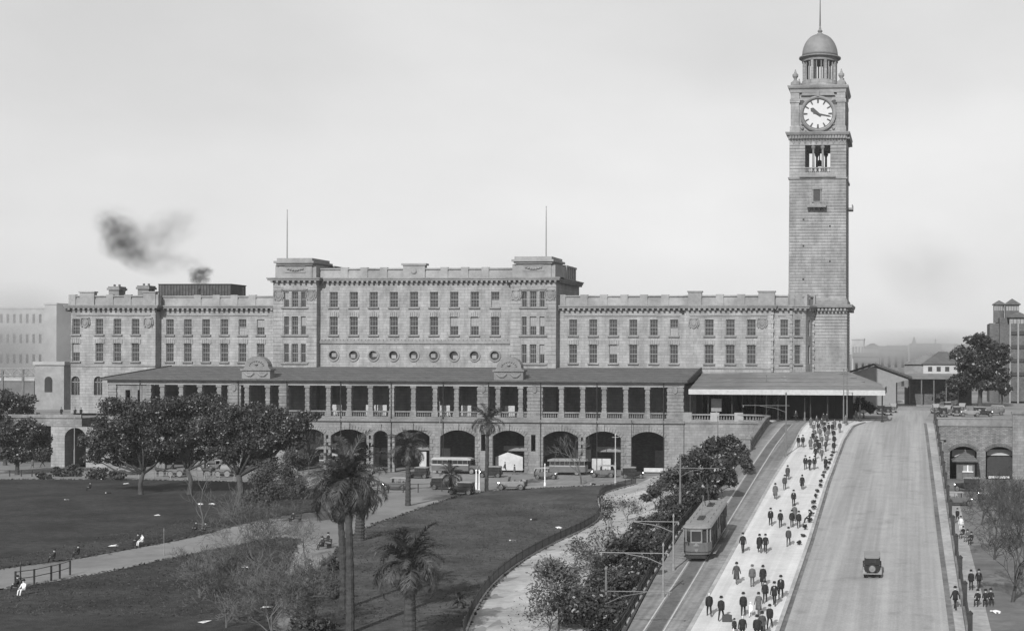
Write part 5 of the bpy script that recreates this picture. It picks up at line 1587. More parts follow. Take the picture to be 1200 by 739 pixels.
# ================================================================ FENCES, WALLS, POLES
pf = empty('park_fence', (fence_line[0][0], fence_line[0][1], 0), 'low dark iron fence curving between the lawn and the light bank', 'fence')
mb = MB(); mb.tube([(x, y, 1.0) for x, y in fence_line], 0.03, 4); mb.tube([(x, y, 0.25) for x, y in fence_line], 0.025, 4); part('rail', mb, DARK, pf)
pm = MB(); pm.tube([(0, 0, -0.1), (0, 0, 1.12)], 0.045, 5); pm.lathe([(0.06, 0), (0.07, 0.06), (0.01, 0.14)], (0, 0, 1.1), 6); pm = pm.mesh('post', DARK)
for i, (x, y) in enumerate(fence_line):
    link('post', pm, pf, Vector((x, y, 0)) - pf.location)
q = MB()
for i in range(len(fence_line) - 1):
    a, b = Vector((*fence_line[i], 0)), Vector((*fence_line[i + 1], 0)); n = int((b - a).length / 0.15)
    for k in range(n):
        p = a.lerp(b, k / n); q.box(p.x - 0.014, p.x + 0.014, p.y - 0.014, p.y + 0.014, 0.05, 1.02)
part('picket', q, DARK, pf, kind='stuff')
mb = MB()
for i in range(len(fence_line) - 1):
    (ax, ay), (bx, by) = fence_line[i], fence_line[i + 1]
    mb.cbox(((ax + bx) / 2, (ay + by) / 2, 0.06), (math.hypot(bx - ax, by - ay) + 0.1, 0.3, 0.16 + 0.003 * (i % 2)), math.atan2(by - ay, bx - ax))
part('kerb', mb, KERB, pf)

def post_rail(name, uvs, h, label, m, n_between=1, rails=(0.5, 0.95)):
    P = [land(u, v) for u, v in uvs]; F = empty(name, P[0], label, 'fence')
    pts = []
    for i in range(len(P) - 1):
        for k in range(n_between): pts.append(P[i].lerp(P[i + 1], k / n_between))
    pts.append(P[-1])
    for p in pts:
        mb = MB(); mb.box(p.x - 0.06, p.x + 0.06, p.y - 0.06, p.y + 0.06, p.z - 0.1, p.z + h); part('post', mb, m, F)
    for r_ in rails:
        mb = MB(); mb.tube([p + Vector((0, 0, h * r_)) for p in pts], 0.035, 4); part('rail', mb, m, F)
    return F
post_rail('path_fence', [(18, 687), (40, 684), (60, 679.5), (70, 677), (82, 673)], 1.35, 'short timber rail fence along the earth path in the lower left corner', DARK, 1)
post_rail('street_fence', [(-30, 558), (25, 558), (75, 558.5)], 1.1, 'rail fence with wooden posts between the left lawn and the street, left stretch', DARK, 4)
post_rail('street_fence', [(128, 560), (180, 560.5), (240, 561), (292, 563)], 1.1, 'thin rail fence behind the fig trunks and before the horse carts', IRON, 3)
post_rail('street_fence', [(430, 577), (455, 577), (490, 576.5), (545, 574)], 1.3, 'wire fence at the kerb behind the path palm', DARK, 2)

# hedge fence along the tram track
tf = empty('track_fence', (E0(97) - 0.4, 97, ramp_z(97)), 'dark paling fence running up the left side of the tram track', 'fence')
q = MB()
ys = np.arange(94, 218, 2.4)
pts = [Vector((E0(y) - 0.4, y, ramp_z(y))) for y in ys]
pm2 = MB(); pm2.box(-0.07, 0.07, -0.07, 0.07, -0.5, 1.25); pm2 = pm2.mesh('post', DARK)
for p in pts: link('post', pm2, tf, p - tf.location)
for i in range(len(pts) - 1):
    for k in range(9):
        p = pts[i].lerp(pts[i + 1], (k + .5) / 9); q.box(p.x - 0.02, p.x + 0.02, p.y - 0.07, p.y + 0.07, p.z + 0.1, p.z + 1.1)
part('paling', q, DARK, tf, kind='stuff')
mb = MB(); mb.tube([p + Vector((0.06, 0, 0.9)) for p in pts], 0.05, 4); mb.tube([p + Vector((0.06, 0, 0.35)) for p in pts], 0.05, 4); part('rail', mb, DARK, tf)

# right side of the ramp: low wall with iron railing
rw = empty('ramp_railing', (E4(100), 100, ramp_z(100)), 'long dark iron railing on a stone plinth along the right side of the road', 'railing')
ys = np.arange(90, 233, 1.0)
mb = MB(); n = len(ys); vs = []
for y in ys:
    x, z = E4(y), ramp_z(y); vs += [(x + 0.0, y, z), (x + 0.0, y, z + 0.55), (x + 0.45, y, z + 0.55), (x + 0.45, y, z - 0.6)]
mb.add(vs, [(i * 4 + k, i * 4 + k + 1, i * 4 + k + 5, i * 4 + k + 4) for i in range(n - 1) for k in range(3)]); part('plinth', mb, STONE2, rw)
mb = MB()
for h_ in (0.7, 1.55): mb.tube([(E4(y) + 0.2, y, ramp_z(y) + h_) for y in ys], 0.05, 5)
part('rail', mb, DARK, rw)
q = MB()
for i in range(len(ys) - 1):
    for k in range(6):
        y = ys[i] + k / 6; q.box(E4(y) + 0.18, E4(y) + 0.22, y - 0.025, y + 0.025, ramp_z(y) + 0.55, ramp_z(y) + 1.55)
part('bar', q, DARK, rw, kind='stuff')
pm3 = MB(); pm3.box(-0.16, 0.16, -0.16, 0.16, 0, 1.9); pm3.lathe([(0.2, 0), (0.2, 0.1), (0.02, 0.28)], (0, 0, 1.9), 8); pm3 = pm3.mesh('post', DARK)
for y in np.arange(95, 233, 9.0): link('post', pm3, rw, Vector((E4(y) + 0.2, y, ramp_z(y) + 0.3)) - rw.location)

# balustraded retaining walls at the head of the tramway
xw_end = E0(229) - 0.2
cw = [(CX1 + 0.1, YA + 0.15)]
cx_ = xw_end - 4
curve = [(CX1 + 0.1, YA), (xw_end - 7, YA), (xw_end - 3.4, YA - 0.6), (xw_end - 1.2, YA - 2.2), (xw_end, YA - 5)]
cv = [(p.x, p.y) for p in smooth_line([(x, y, 0) for x, y in curve], 5)]
ytail = ramp(878, 528).y
cv += [(E0(y) - 0.2, y) for y in np.arange(YA - 7, ytail, -2.0)] + [(E0(ytail) - 0.2, ytail)]
BW = empty('retaining_wall', (cv[0][0], cv[0][1], 0), 'curved stone retaining wall with balustrade between the awning and the tram track', 'wall')
def wtop(y): return 9.4 if y > YA - 5 else min(9.4, ramp_z(y) + 0.1)
mb, bm_, q = MB(), MB(), MB()
for i in range(len(cv) - 1):
    (ax, ay), (bx, by) = cv[i], cv[i + 1]
    za, zb = wtop(ay), wtop(by)
    d = Vector((bx - ax, by - ay, 0)); L = d.length; d.normalize(); nx_, ny_ = d.y, -d.x
    def off(x, y, k, z): return (x + nx_ * k, y + ny_ * k, z)
    for tgt, k0, k1, l0, l1 in ((mb, 0.0, -0.5, -99, 0.0), (mb, 0.22, -0.6, -0.35, 0.0), (bm_, 0.1, -0.45, 0.0, 0.25), (bm_, 0.12, -0.47, 1.0, 1.25)):
        z0a, z0b = (-0.3, -0.3) if l0 == -99 else (za + l0, zb + l0)
        a = [off(ax, ay, k0, z0a), off(ax, ay, k1, z0a), off(ax, ay, k1, za + l1), off(ax, ay, k0, za + l1 + 0.002)]
        b = [off(bx, by, k0, z0b), off(bx, by, k1, z0b), off(bx, by, k1, zb + l1), off(bx, by, k0, zb + l1 + 0.002)]
        tgt.loft([a, b])
    n_ = max(1, int(L / 0.4))
    for k in range(n_):
        t = (k + 0.5) / n_; x, y = ax + (bx - ax) * t - nx_ * 0.17, ay + (by - ay) * t - ny_ * 0.17
        q.lathe([(0.08, 0.25), (0.13, 0.45), (0.06, 0.8), (0.09, 1.0)], (x, y, za + (zb - za) * t), 6)
part('wall_face', mb, STONE2, BW); part('coping', bm_, TRIM2, BW); part('baluster', q, TRIM2, BW, kind='stuff')
for u in (806, 838, 866):
    x = fX(u, YA); mb = MB(); mb.box(x - 0.75, x + 0.75, YA - 0.2, YA + 0.6, 9.38, 10.9); part('pedestal', mb, PARAPET, BW)
x, y = cv[-1]; z = wtop(y)
mb = MB(); mb.box(x - 0.75, x + 0.55, y - 0.8, y + 0.4, z - 4, z + 1.6); mb.box(x - 0.9, x + 0.7, y - 0.95, y + 0.55, z + 1.6, z + 1.9); part('end_pier', mb, STONE2, BW)

# brick viaduct at the right with its two arches
vx0, vx1 = XR + 0.0, fX(1215, YA)
VI = empty('brick_viaduct', ((vx0 + vx1) / 2, YA, 0), 'dark brick bridge wall with two segmental arches over the lower street', 'bridge')
zt1 = fZ(523, YA, 1150)
ops = [(fX(a, YA) - vx0, fX(b, YA) - vx0, 0.0, zt1, ('seg', 0.9)) for a, b in ((1113.5, 1145), (1155.5, 1188))]
mb = MB(); wall(mb, (vx0, YA), (vx1, YA), 0, 8.9, ops, 9); part('wall_face', mb, mat_courses('viaduct_brick', 0.19, 0.6, 0.22, contrast=0.25, stain=0.35), VI)
mb = MB(); mb.box(vx0 - 0.0, vx1, YA - 0.18, YA + 0.9, 8.9, 9.15); mb.box(vx0, vx1, YA - 0.05, YA + 0.45, 9.15, 10.1); mb.box(vx0, vx1, YA - 0.15, YA + 0.55, 10.1, 10.35); part('parapet', mb, TRIM2, VI)
x = fX(1193, YA); mb = MB(); mb.box(x - 0.9, x + 1.2, YA - 0.5, YA + 0.3, 0, 11.0); mb.box(x - 1.1, x + 1.4, YA - 0.7, YA + 0.5, 11.0, 11.4); part('pier', mb, STONE2, VI)
x = fX(1099, YA); mb = MB(); mb.box(x - 0.7, x + 1.0, YA - 0.5, YA - 0.005, 0, 6.6); mb.box(x - 0.8, x + 1.4, YA - 0.7, YA - 0.004, 6.6, 7.0); part('buttress', mb, STONE2, VI)
vz = MB()
for a, b in ((1113.5, 1145), (1155.5, 1188)):
    xa, xb = fX(a, YA), fX(b, YA); hw = (xb - xa) / 2; r = (hw * hw + 0.81) / 1.8; a0 = math.asin(hw / r); N = 19
    for k in range(N):
        t0, t1 = -a0 + 2 * a0 * (k + 0.08) / N, -a0 + 2 * a0 * (k + 0.92) / N
        vz.prism([((xa + xb) / 2 + rr * math.sin(t), zt1 - r + rr * math.cos(t)) for rr, t in ((r, t0), (r, t1), (r + 0.55, t1), (r + 0.55, t0))], YA - 0.08, YA - 0.003)
part('voussoirs', vz, BRICK, VI)
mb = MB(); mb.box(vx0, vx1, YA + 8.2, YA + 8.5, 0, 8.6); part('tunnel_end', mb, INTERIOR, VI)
mb = MB(); x0, x1 = fX(1157, YA + 2), fX(1187, YA + 2); mb.box(x0, x1, YA + 2, YA + 2.1, 0, 3.9); part('roller_door', mb, DARK, VI)
mb = MB(); mb.box(x0, x1, YA + 1.7, YA + 1.9, 3.9, 4.9); mb.box(fX(1116, YA + 2), fX(1143, YA + 2), YA + 2, YA + 2.1, 3.6, 4.8); part('sign_board', mb, FASCIA, VI)
mb = MB(); mb.box(x0 + 0.2, x1 - 0.6, YA + 0.6, YA + 0.8, 0.1, 0.45); part('sill_plank', mb, WHITE, VI)

# ticket kiosk
kp = hit(1131, 562); s = px(kp)
kx0, kx1 = -13 * s, 13 * s
K = empty('street_kiosk', kp, 'small kiosk with pyramid roof and counter window in front of the left brick arch', 'kiosk')
hk = 22 * s
mb = MB(); a = 10.5 * s
wall(mb, (-a, -a), (a, -a), 0, hk, [(-a * 0.25 + a, a * 0.75 + a, hk * 0.5, hk * 0.82, 'rect')], 0.1)
mb.box(-a + 0.004, a - 0.004, -a + 0.12, a, 0, hk); part('booth', mb, BRICK, K, local=True)
mb = MB(); mb.box(-a * 0.25, a * 0.75, -a + 0.06, -a + 0.1, hk * 0.5, hk * 0.82); mw = part('counter_window', mb, BLIND, K, local=True)
mb = MB(); mb.box(a * 0.2, a * 0.3, -a - 0.01, -a + 0.05, hk * 0.5, hk * 0.82); mb.box(-a * 0.35, a * 0.85, -a - 0.22, -a - 0.005, hk * 0.46, hk * 0.5); link('shelf', mb.mesh('shelf', WHITE), mw)
mb = MB(); mb.square([(a * 1.45, hk), (a * 1.5, hk + 0.02), (a * 1.5, hk + 0.15), (0.12, hk + 11 * s)], (0, 0)); mb.lathe([(0.12, 0), (0.2, 0.15), (0.02, 0.5)], (0, 0, hk + 10.5 * s), 8); part('roof', mb, ROOF, K, local=True)
mb = MB()
for k in range(3): mb.box(-a * 0.9 + k * a * 0.62, -a * 0.9 + k * a * 0.62 + a * 0.5, -a - 0.04, -a - 0.003, 0.3, hk * 0.42)
part('wall_panel', mb, TRAMPAINT, K, local=True)

# ---- poles
def pole(base, vtop, label, arms=(), r=0.1, m=PALEPOLE, surf=None, lamp=False, name='tram_pole', group='poles for the tram wires'):
    p = surf(*base) if surf else land(*base); s = px(p); h = (base[1] - vtop) * s
    P_ = empty(name, p, label, 'pole', group)
    mb = MB(); mb.tube([(0, 0, -0.1), (0, 0, h * 0.45), (0, 0, h * 0.46), (0, 0, h)], [r * 1.2, r * 1.15, r * 0.85, r * 0.7], 8); mb.lathe([(r * 2, 0), (r * 2, 0.35), (r * 1.2, 0.6)], (0, 0, 0), 8)
    mb.lathe([(r, 0), (r * 1.3, 0.12), (0.01, 0.35)], (0, 0, h), 8); part('shaft', mb, m, P_, local=True)
    for (dv, l, r_) in arms:
        z = (base[1] - dv) * s; mb = MB()
        mb.tube([(-l * s, 0, z), (r_ * s, 0, z)], 0.035, 6)
        if r_ > 5: mb.tube([(0, 0, z - 0.9 * min(1, r_ * s / 3)), (r_ * s * 0.25, 0, z - 0.35), (r_ * s * 0.6, 0, z - 0.05)], 0.03, 5)
        if l > 5: mb.tube([(0, 0, z - 0.9), (-l * s * 0.25, 0, z - 0.35), (-l * s * 0.6, 0, z - 0.05)], 0.03, 5)
        for xx in ((r_ * s,) if r_ > 5 else ()) + ((-l * s,) if l > 5 else ()):
            mb.lathe([(0.03, -0.3), (0.09, -0.2), (0.05, 0.0)], (xx * 0.97, 0, z), 6)
        part('bracket_arm', mb, m, P_, local=True)
    if lamp:
        mb = MB(); mb.lathe([(0.05, 0), (0.28, 0.2), (0.34, 0.55), (0.12, 0.8), (0.02, 0.95)], (0, 0, h), 10); part('lantern', mb, WHITE, P_, local=True)
    return P_
pole((797, 612), 534, 'pale tram pole with a long double bracket arm rising from the shrubs', [(548, 10, 46)], 0.12)
pole((841, 553), 489, 'thin tram pole standing in the highest shrub by the balustrade', [], 0.08)
pole((710, 745), 668, 'tram pole with bracket arm at the bottom edge beside the dark bush', [(692, 8, 78)], 0.1)
pole((789, 668), 606, 'tram pole whose arm reaches left over the light earth', [(611, 78, 6)], 0.08, IRON)
pole((777, 700), 640, 'tram pole with an arm reaching left above the lower shrubs', [(648, 76, 6)], 0.08, IRON)
pole((921, 535), 462, 'tall pole at the kerb between tram track and footpath', [(475, 52, 4)], 0.11)
pole((870, 490), 441, 'pole in front of the awning carrying the left end of the cross beam', [(466, 0, 26)], 0.12, surf=deck)
pole((898, 492), 440, 'taller pole in front of the awning beside the cross beam', [], 0.11, surf=deck)
pole((943, 493), 468, 'short plain post before the shade-toned shopfront', [], 0.12, surf=deck)
pole((988.5, 497), 434, 'left one of the twin poles at the head of the footpath', [(437, 5, 5)], 0.1)
pole((992.5, 497.5), 434, 'right one of the twin poles at the head of the footpath', [], 0.1)
pole((721, 568), 510, 'pale street pole with short cross arm in front of the arcade', [(512, 4, 4)], 0.1, FASCIA)
pole((638.5, 569), 545, 'short white street post near the lawn edge', [], 0.08, WHITE, group=None)
pole((558, 577), 552, 'white ladder-like sign post beside the parked sedan, left one', [], 0.12, WHITE, name='sign_post', group=None)
pole((561.5, 577), 552, 'white ladder-like sign post beside the parked sedan, right one', [], 0.09, WHITE, name='sign_post', group=None)
pole((87, 556), 490, 'dark street lamp pole in front of the left bridge abutment', [], 0.09, IRON, name='lamp_post', group=None)
pole((192, 650), 622, 'thin stake standing on the lawn by the path', [], 0.03, IRON, name='stake', group=None)
pole((567, 642), 608, 'thin leaning stake on the right lawn', [], 0.02, DARK, name='stake', group=None)
pole((24, 686), 662, 'dark post by the path fence in the lower left corner', [], 0.07, DARK, name='post', group=None)
pole((515, 547), 472, 'tall dark downpipe-like pole against the arcade right of the parked bus', [], 0.07, IRON, name='wire_pole', group=None)
pole((740, 547), 494, 'dark pole against the last arcade arch', [], 0.07, DARK, name='wire_pole', group=None)
ys = np.linspace(92, 226, 30)
single('overhead_wire', MB().tube([(railc(y) + 0.0, y, ramp_z(y) + 5.6 - 0.0) for y in ys], 0.012, 4), DARK, 'thin overhead tram wire above the track up the ramp', 'wire')
# poster hoardings under the arches
for i, (u0, u1, v0, v1, st_, lb) in enumerate([(581, 613, 533, 545, 1, 'white hoarding with a sloping end inside the pedimented arch'), (755, 779, 548, 556, 0, 'white hoarding inside the last arch behind the shrubs'), (694, 716, 537, 550, 0, 'white panel standing inside the arch right of the bare tree'), (492, 500, 529, 540, 0, 'white upright board beside the palm at the third arch')]):
    yh = YA + 2.6; z1 = fZ(v0, yh, (u0 + u1) / 2); mb = MB(); xa, xb = fX(u0, yh), fX(u1, yh)
    poly = [(xa, 0.35), (xb, 0.35), (xb, z1 - (0.3 if st_ else 0)), (xa + (xb - xa) * 0.45, z1 + (0.5 if st_ else 0)), (xa, z1 - (0.35 if st_ else 0))]
    mb.prism(poly, yh, yh + 0.08)
    H = empty('hoarding', ((xa + xb) / 2, yh, 0), lb, 'hoarding'); part('board', mb, HOARD, H)
    mb = MB()
    for xx in (xa + 0.2, xb - 0.3): mb.box(xx, xx + 0.12, yh + 0.085, yh + 0.2, 0, z1 - 0.5)
    part('leg', mb, DARK, H)

# ---- distant buildings
def block(name, u0, u1, vt, vb, Y, depth, label, roof='flat', m=FARW, rows=0, cols=0, cat='building', rv=6, zb=None, group=None):
    um = (u0 + u1) / 2; x0, x1 = fX(u0, Y), fX(u1, Y); z1 = fZ(vt, Y, um); z0 = zb if zb is not None else fZ(vb, Y, um)
    B = empty(name, ((x0 + x1) / 2, Y, z0), label, cat, group)
    ops = []
    if rows:
        for r_ in range(rows):
            for c in range(cols):
                wx = (x1 - x0) / cols; hz = (z1 - z0) / rows
                ops.append((wx * (c + .3), wx * (c + .7), z0 + hz * (r_ + .3), z0 + hz * (r_ + .75), 'rect'))
    mb = MB(); wall(mb, (x0, Y), (x1, Y), z0, z1, ops, 0.3); wall(mb, (x1, Y), (x1, Y + depth), z0, z1, [], .3); wall(mb, (x0, Y + depth), (x0, Y), z0, z1, [], .3); wall(mb, (x1, Y + depth), (x0, Y + depth), z0, z1, [], .3)
    part('wall', mb, m, B)
    wm = None
    for a, b, c, d, _ in ops:
        if wm is None:
            k = MB(); k.box(0, b - a, 0, 0.05, 0, d - c); wm = k.mesh('window', GLASS)
        link('window', wm, B, Vector((x0 + a, Y + 0.25, c)) - B.location)
    s = px(Vector((x0, Y, z1))); mb = MB()
    if roof == 'flat': mb.box(x0 - .3, x1 + .3, Y - .3, Y + depth + .3, z1, z1 + .7)
    elif roof == 'hip':
        e = 0.5; h = rv * s; i_ = min((x1 - x0), depth) * 0.4
        mb.add([(x0 - e, Y - e, z1), (x1 + e, Y - e, z1), (x1 + e, Y + depth + e, z1), (x0 - e, Y + depth + e, z1), (x0 + i_, Y + depth / 2, z1 + h), (x1 - i_, Y + depth / 2, z1 + h)], [(0, 1, 5, 4), (1, 2, 5), (2, 3, 4, 5), (3, 0, 4), (3, 2, 1, 0)])
    elif roof == 'gable':
        h = rv * s; mb.prism([(x0 - .6, z1), (x1 + .6, z1), ((x0 + x1) / 2, z1 + h)], Y - .2, Y + depth)
    elif roof == 'ridge':
        h = rv * s; mb.prism([(Y - .5, z1), (Y + depth + .5, z1), (Y + depth / 2, z1 + h)], x0 - .5, x1 + .5, 'x')
    part('roof', mb, ROOF if roof != 'flat' else FARW, B)
    return B
GF = 'hazy distant buildings beyond the yard'
block('warehouse', -40, 66, 362, 432, 520, 30, 'hazy long multi-storey warehouse far behind the left wing', 'flat', FARW, 5, 14, zb=-1)
block('warehouse', 52, 66, 357, 432, 516, 10, 'taller end block of the hazy far warehouse', 'flat', FARW, zb=-1)
block('annex_building', 41, 75, 427.5, 500, 262, 12, 'pale low annex with arched doorway at the left end of the station', 'flat', mat('annex_render', 0.25, 0.15, 0.8, world=True, stain=0.2), zb=9.4)
x = fX(57, 262); mb = MB(); za_ = fZ(459, 262, 57); zb_ = fZ(441, 262, 57) - 0.8; poly = [(x - .8, za_)] + [(x + .8, za_)] + [(x + .8 * math.cos(PI * k / 10), zb_ + .8 * math.sin(PI * k / 10)) for k in range(11)]
mb.prism(poly, 261.9, 261.99)
single('doorway', mb, INTERIOR, 'dark arched doorway recess in the pale annex', 'doorway')
# left bridge
bx0, bx1 = fX(-60, 236), fX(126, 236)
LB = empty('street_bridge', ((bx0 + bx1) / 2, 236, 0), 'stone bridge with low parapet and arched abutment at the left end of the street', 'bridge')
zbt = fZ(489.5, 236, 80)
mb = MB(); mb.box(bx0, fX(96, 236), 236, 248, zbt - 1.5, zbt); mb.box(bx0, fX(96, 236), 235.8, 236.2, zbt, zbt + 0.6); part('deck', mb, STONE2, LB)
mb = MB(); xa, xb = fX(60, 236), fX(126, 236)
wall(mb, (xa, 236), (xb, 236), 0, zbt - 1.55, [(fX(76, 236) - xa, fX(101, 236) - xa, 0, fZ(501, 236, 90), ('seg', 1.6))], 10)
mb.add([(xa, 236, 0), (xa, 248, 0), (xa, 248, zbt - 1.5), (xa, 236, zbt - 1.5)], [(0, 1, 2, 3)]); part('abutment', mb, STONE, LB)
mb = MB(); mb.box(bx0, xb, 247, 247.9, 0, zbt - 1.6); part('back_wall', mb, INTERIOR, LB)
for i, (u, v) in enumerate(((49, 488), (63, 488))):
    pass
gx = [fX(a, 330) for a in (-5, 3, 27, 45)]
SG = empty('signal_gantry', (fX(12, 330), 330, 9.4), 'dark latticed signal gantry over the tracks at the far left', 'gantry')
mb = MB(); z1 = fZ(432, 330, 10); z2 = fZ(440, 330, 10); xa, xb = fX(-30, 330), fX(42, 330)
mb.tube([(xa, 330, z1), (xb, 330, z1)], 0.18, 5); mb.tube([(xa, 330, z2), (xb, 330, z2)], 0.18, 5)
for k in range(10):
    a, b = xa + (xb - xa) * k / 10, xa + (xb - xa) * (k + 1) / 10
    mb.tube([(a, 330, z1 if k % 2 else z2), (b, 330, z2 if k % 2 else z1)], 0.13, 5)
part('truss', mb, IRON, SG)
for u in (3, 27): mb = MB(); mb.tube([(fX(u, 330), 330, 9.4), (fX(u, 330), 330, z1)], 0.3, 6); part('mast', mb, PALEPOLE, SG)
block('carriage_shed', -40, 40, 446, 470, 345, 30, 'dark low carriage shed under the signal gantry', 'flat', FARD, zb=9.4)
# right
Y = 300
gx0, gx1 = fX(996, Y), fX(1066, Y)
GS = empty('gabled_shed', ((gx0 + gx1) / 2, Y, 9.4), 'wide pale gabled shed with dark bargeboards behind the awning end', 'shed')
za, zl, zr_ = fZ(427.5, Y, 1022), fZ(437.5, Y, 1000), fZ(442, Y, 1066)
xa = fX(1023, Y)
mb = MB(); mb.prism([(gx0, 9.4), (fX(1050, Y), 9.4), (fX(1050, Y), zr_ - 1.2), (gx1, zr_ - 0.4), (xa, za - 0.3), (gx0, zl)], Y, Y + 25); part('gable_wall', mb, mat('shed_boards', 0.2, 0.12, 1.0, world=True), GS)
mb = MB(); 
for p, q in (((gx0 - 1, zl - 0.1), (xa, za)), ((xa, za), (gx1 + .5, zr_ - 0.4))):
    mb.prism([p, q, (q[0], q[1] + 0.35), (p[0], p[1] + 0.35)], Y - 0.6, Y + 25)
part('roof', mb, DARK, GS)
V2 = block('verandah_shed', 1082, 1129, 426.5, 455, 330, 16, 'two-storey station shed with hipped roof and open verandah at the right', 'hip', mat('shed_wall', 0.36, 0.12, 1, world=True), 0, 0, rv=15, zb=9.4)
Y = 330
mb = MB(); xa, xb = fX(1060, Y), fX(1083, Y); mb.box(xa, xb - 0.01, Y + 0.3, Y + 15, 9.4, fZ(426.5, Y, 1070)); mb.add([(xa - .5, Y - .3, fZ(426.6, Y, 1070)), (xb + 2, Y - .3, fZ(426.6, Y, 1070)), (xb + 2, Y + 12, fZ(412.5, Y, 1080)), (xa + 6, Y + 12, fZ(418, Y, 1070))], [(0, 1, 2, 3)]); part('side_wing', mb, TRIM2, V2)
for u in (1090, 1100, 1110, 1124):
    mb = MB(); x = fX(u, Y); mb.box(x - 0.5, x + 0.5, Y - 0.05, Y + 0.1, fZ(435, Y, u), fZ(429.5, Y, u)); part('window', mb, DARK, V2)
mb = MB(); xa, xb = fX(1064, Y - 6), fX(1140, Y - 6); za, zb_ = fZ(437.5, Y, 1095), fZ(442.5, Y - 6, 1095)
mb.add([(xa, Y - 6, zb_), (xb, Y - 6, zb_), (xb, Y - 0.1, za), (xa, Y - 0.1, za), (xa, Y - 6, zb_ - .3), (xb, Y - 6, zb_ - .3), (xb, Y - 0.1, za - .3), (xa, Y - 0.1, za - .3)], [(0, 1, 2, 3), (7, 6, 5, 4), (0, 4, 5, 1), (0, 3, 7, 4), (1, 5, 6, 2)]); part('verandah_roof', mb, METALROOF, V2)
for u in (1066, 1080, 1094.5, 1109, 1123): mb = MB(); x = fX(u, Y - 5.5); mb.tube([(x, Y - 5.5, 9.4), (x, Y - 5.5, zb_)], 0.16, 6); part('post', mb, PALEPOLE, V2)
mb = MB(); mb.box(xa, xb, Y - 0.4, Y - 0.15, 9.4, zb_ - .4); part('shade_tone_wall', mb, BRICK, V2)  # dark sheet before the pale wall; verandah shade put into its tone
mb = MB(); mb.box(fX(1052, 290), fX(1104, 290), 290, 300, 9.35, 10.0); single('platform', mb, DIRT, kind='structure')
C_ = block('church', 1067, 1102, 412, 425, 520, 14, 'dark hazy church with a long slate roof and small spire beyond the sheds', 'ridge', BRICK, rv=10, zb=4)
mb = MB(); x = fX(1071, 520); z = fZ(408, 520, 1071); mb.square([(1.3, z - 8), (1.3, z), (1.5, z + .1), (0.05, fZ(394, 520, 1071))], (x, 518)); part('spire', mb, BRICK, C_)
mb = MB(); x = fX(1099, 520); mb.prism([(x - 5, fZ(412, 520)), (x + 3, fZ(412, 520)), (x - 1, fZ(399.5, 520))], 517, 534); mb.box(x - 1.2, x - .8, 516.8, 517.2, fZ(399.5, 520), fZ(396, 520)); part('gable', mb, BRICK, C_)
for i, (u0, u1, vt, rf, Y, lb) in enumerate([(1030, 1062, 410, 'ridge', 560, 'hazy terrace roof between the clock tower and the church'), (998, 1012, 398, 'flat', 640, 'hazy tall block just right of the clock tower'), (1012, 1032, 407, 'hip', 600, 'hazy hip-roofed house right of the tall block'), (1104, 1122, 404, 'flat', 640, 'hazy flat-roofed block right of the church'), (1120, 1150, 408, 'ridge', 620, 'hazy ridge-roofed house behind the yard tree'), (1040, 1066, 405, 'flat', 700, 'faint far block behind the terrace roof'), (1000, 1030, 418, 'ridge', 480, 'low roof close behind the gabled shed'), (1145, 1190, 407, 'flat', 700, 'faint wide block behind the turreted building')]):
    block('distant_house', u0, u1, vt, 430, Y, 14, lb, rf, FARW if i % 2 else FARD, 2, 4, rv=5, zb=4, group=GF)
# turreted dark building at the right edge
Y = 345
TB = empty('turreted_building', (fX(1182, Y), Y, 9.4), 'dark brick building with three pyramid-roofed turrets and pale window bands', 'building')
mb = MB(); mb.box(fX(1172, Y), fX(1215, Y), Y + 2, Y + 20, 9.4, fZ(372, Y, 1185)); mb.box(fX(1161, Y), fX(1185, Y), Y + 5, Y + 18, 9.4, fZ(378, Y, 1170))
part('wall', mb, BRICK, TB)
for u0, u1, v0, v1, va, yy in ((1164.5, 1177, 355, 378, 352.5, Y + 9), (1178.5, 1194, 355, 376, 350.5, Y + 5), (1183, 1204, 370, 470, 365.5, Y)):
    xa, xb = fX(u0, yy), fX(u1, yy); za, zb_ = fZ(v0 + 2, yy, 1180), fZ(v1, yy, 1180); mb = MB()
    mb.box(xa, xb, yy, yy + (xb - xa), zb_, za); t_ = part('turret', mb, BRICK, TB)
    mb = MB(); hh = (xb - xa) / 2; mb.square([(hh * 1.25, za), (hh * 1.25, za + .2), (0.1, fZ(va, yy, 1180) + 0.2)], ((xa + xb) / 2, yy + hh)); link('roof', mb.mesh('roof', ROOF, wloc(TB)), t_)
    n = 5
    for k in range(n):
        mb = MB(); w_ = (xb - xa) / n; mb.box(xa + w_ * k + .08, xa + w_ * (k + 1) - .08, yy - .08, yy - .004, za - 1.5, za - 0.4); link('window', mb.mesh('window', BLIND, wloc(TB)), t_)
for r_ in range(4):
    mb = MB(); mb.box(fX(1184, Y), fX(1203, Y), Y - 0.35, Y - 0.004, fZ(392 + r_ * 16, Y, 1190), fZ(388 + r_ * 16, Y, 1190)); part('balcony', mb, DARK, TB)
mb = MB()
for u in (1183.5, 1193, 1203): mb.box(fX(u, Y) - .2, fX(u, Y) + .2, Y - .5, Y - .36, 9.4, fZ(374, Y, 1190))
part('verandah_post', mb, IRON, TB)

